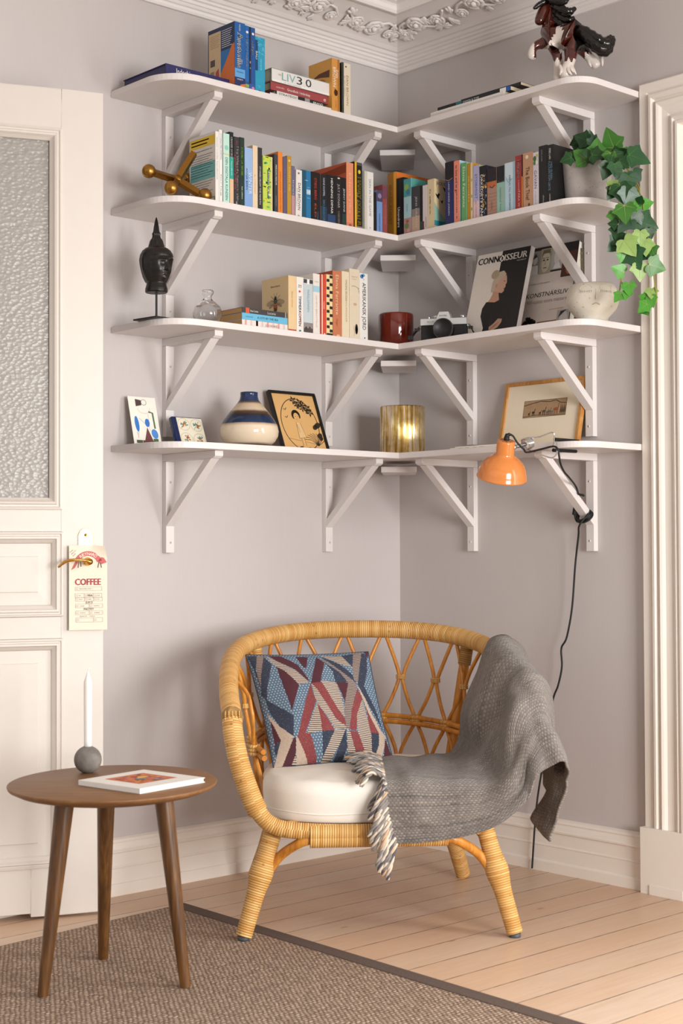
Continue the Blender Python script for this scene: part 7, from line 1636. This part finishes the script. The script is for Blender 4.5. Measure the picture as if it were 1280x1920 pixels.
def horse():
    root = thing('horse_figurine', 'glossy brown and white ceramic horse figurine rearing on the topmost shelf', 'figurine', hq)
    pos = {}
    for k, (u, v, d, r) in HJ.items():
        p = pxd(u, v, hq+HF*d)-hq; pos[k] = p
    for k in ('fb4', 'ha4'): pos[k].z = HJ[k][3]*0.86
    keys = ['croup']+[k for k in HJ if k != 'croup']; idx = {k: i for i, k in enumerate(keys)}
    me = bpy.data.meshes.new('horse_armature'); me.from_pydata([pos[k] for k in keys], [(idx[a], idx[b]) for a, b in HE], []); me.update()
    o = bpy.data.objects.new('horse_armature', me); C.objects.link(o)
    sk = o.modifiers.new('skin', 'SKIN'); sk.use_smooth_shade = True
    for i, k in enumerate(keys):
        sv = me.skin_vertices[0].data[i]; sv.radius = (HJ[k][3], HJ[k][3]); sv.use_root = (i == 0)
    sd = o.modifiers.new('sub', 'SUBSURF'); sd.levels = 3; sd.render_levels = 3
    bpy.context.view_layer.update(); dg = bpy.context.evaluated_depsgraph_get()
    em = bpy.data.meshes.new_from_object(o.evaluated_get(dg)); bpy.data.objects.remove(o)
    em.name = 'body'; em.materials.clear()
    for n_ in ('horse_brown', 'horse_white', 'horse_black'): em.materials.append(MATS[n_])
    def uvpx(p):
        d = p+hq-CAM; w_ = d.dot(fwd); return 640+2811.41*d.dot(rgt)/w_, 960-2811.41*d.dot(upv)/w_
    patch = [(1046, 46), (1058, 57), (1051, 72), (1055, 98), (1046, 92), (1034, 82), (1021, 99), (1017, 92), (1030, 80), (1038, 64)]
    for p in em.polygons:
        u, v = uvpx(p.center); m = 0
        dep = p.center.dot(HF)
        if inside(patch, u, v): m = 1
        if u < 1001 and v > 70: m = 1
        if v > 112+4*sin(u*0.6) and u < 1082: m = 1
        if u > 1096 and v > 100+2*sin(u): m = 1
        if u > 1077 and v < 96 and m == 0: m = 2
        p.material_index = m; p.use_smooth = True
    b = bpy.data.objects.new('body', em); C.objects.link(b); b.parent = root
    H3 = lambda u, v, d: pxd(u, v, hq+HF*d)-hq
    def lock(mb, pts, r):
        P = spline([H3(*q) for q in pts], 6); n = len(P)
        mb.tube(P, [max(0.0008, r*(sin(pi*min(1, 0.18+0.80*i/n))**0.6)*(1+0.10*sin(i*1.9))) for i in range(n)], 'horse_black', 10)
    mb = MB(); lock(mb, [(1024, -4, .02), (1040, 2, .0), (1056, 4, -.01), (1066, -3, -.015)], .011); lock(mb, [(1034, 6, .03), (1050, 16, .0), (1066, 22, -.01), (1079, 15, -.012)], .013); lock(mb, [(1038, 18, .035), (1052, 32, .01), (1064, 38, .0), (1077, 33, -.004)], .0125); lock(mb, [(1036, 28, .03), (1046, 42, .012), (1056, 48, .006), (1068, 42, .004)], .012); lock(mb, [(1040, 8, .02), (1056, 24, .0), (1070, 28, -.012)], .012); lock(mb, [(1012, 5, .035), (1006, 12, .03), (1000, 16, .026)], .007); lock(mb, [(1030, 0, .03), (1014, 6, .03), (1003, 15, .028)], .008)
    mb.build('mane', root)
    mb = MB()
    for q, (du, dv, dd) in enumerate(((0, 0, 0), (2, 6, -.008), (-2, -5, .008), (4, 10, .006), (8, -2, -.006), (0, 4, .012))):
        lock(mb, [(1076+du*0.3, 55+dv*0.3, -.005), (1088+du*0.5, 58+dv*0.6, -.015+dd), (1105+du, 72+dv, -.022+dd), (1125+du, 84+dv*1.3, -.025+dd), (1138+du, 82+dv*1.1, -.022+dd), (1146+du*0.4, 70+dv*0.6, -.018+dd)], .016)
    mb.build('tail', root)
    for k, (u, v, d, du, dv) in enumerate(((1070, 128, -.045, 5, 8), (1074, 130, -.04, 6, 10), (1066, 134, -.05, 6, 7), (1128, 112, .02, 1, 12), (1104, 118, .02, 4, 8), (1052, 132, -.045, -3, 9))):
        P = [H3(u-3, v-8, d+.01), H3(u, v, d), H3(u+du, v+dv, d)]
        mb = MB(); mb.tube(spline(P, 4), [.006]*3+[.005]*3+[.004, .003, .0015], 'horse_white', 8); mb.build('feathering', root)
    for (u, v, d) in ((1028, -1, .04), (1035, 0, .055)):
        mb = MB(); mb.tube(spline([H3(u, v+8, d), H3(u, v, d), H3(u-1, v-8, d)], 4), [.006]*3+[.0065]*3+[.004, .003, .001], 'horse_brown', 8); mb.build('ear', root)
    mb = MB(); mb.sphere(H3(1017.5, 20, .030), .0028, 'gloss_black', 10); mb.build('eye', root)
horse()
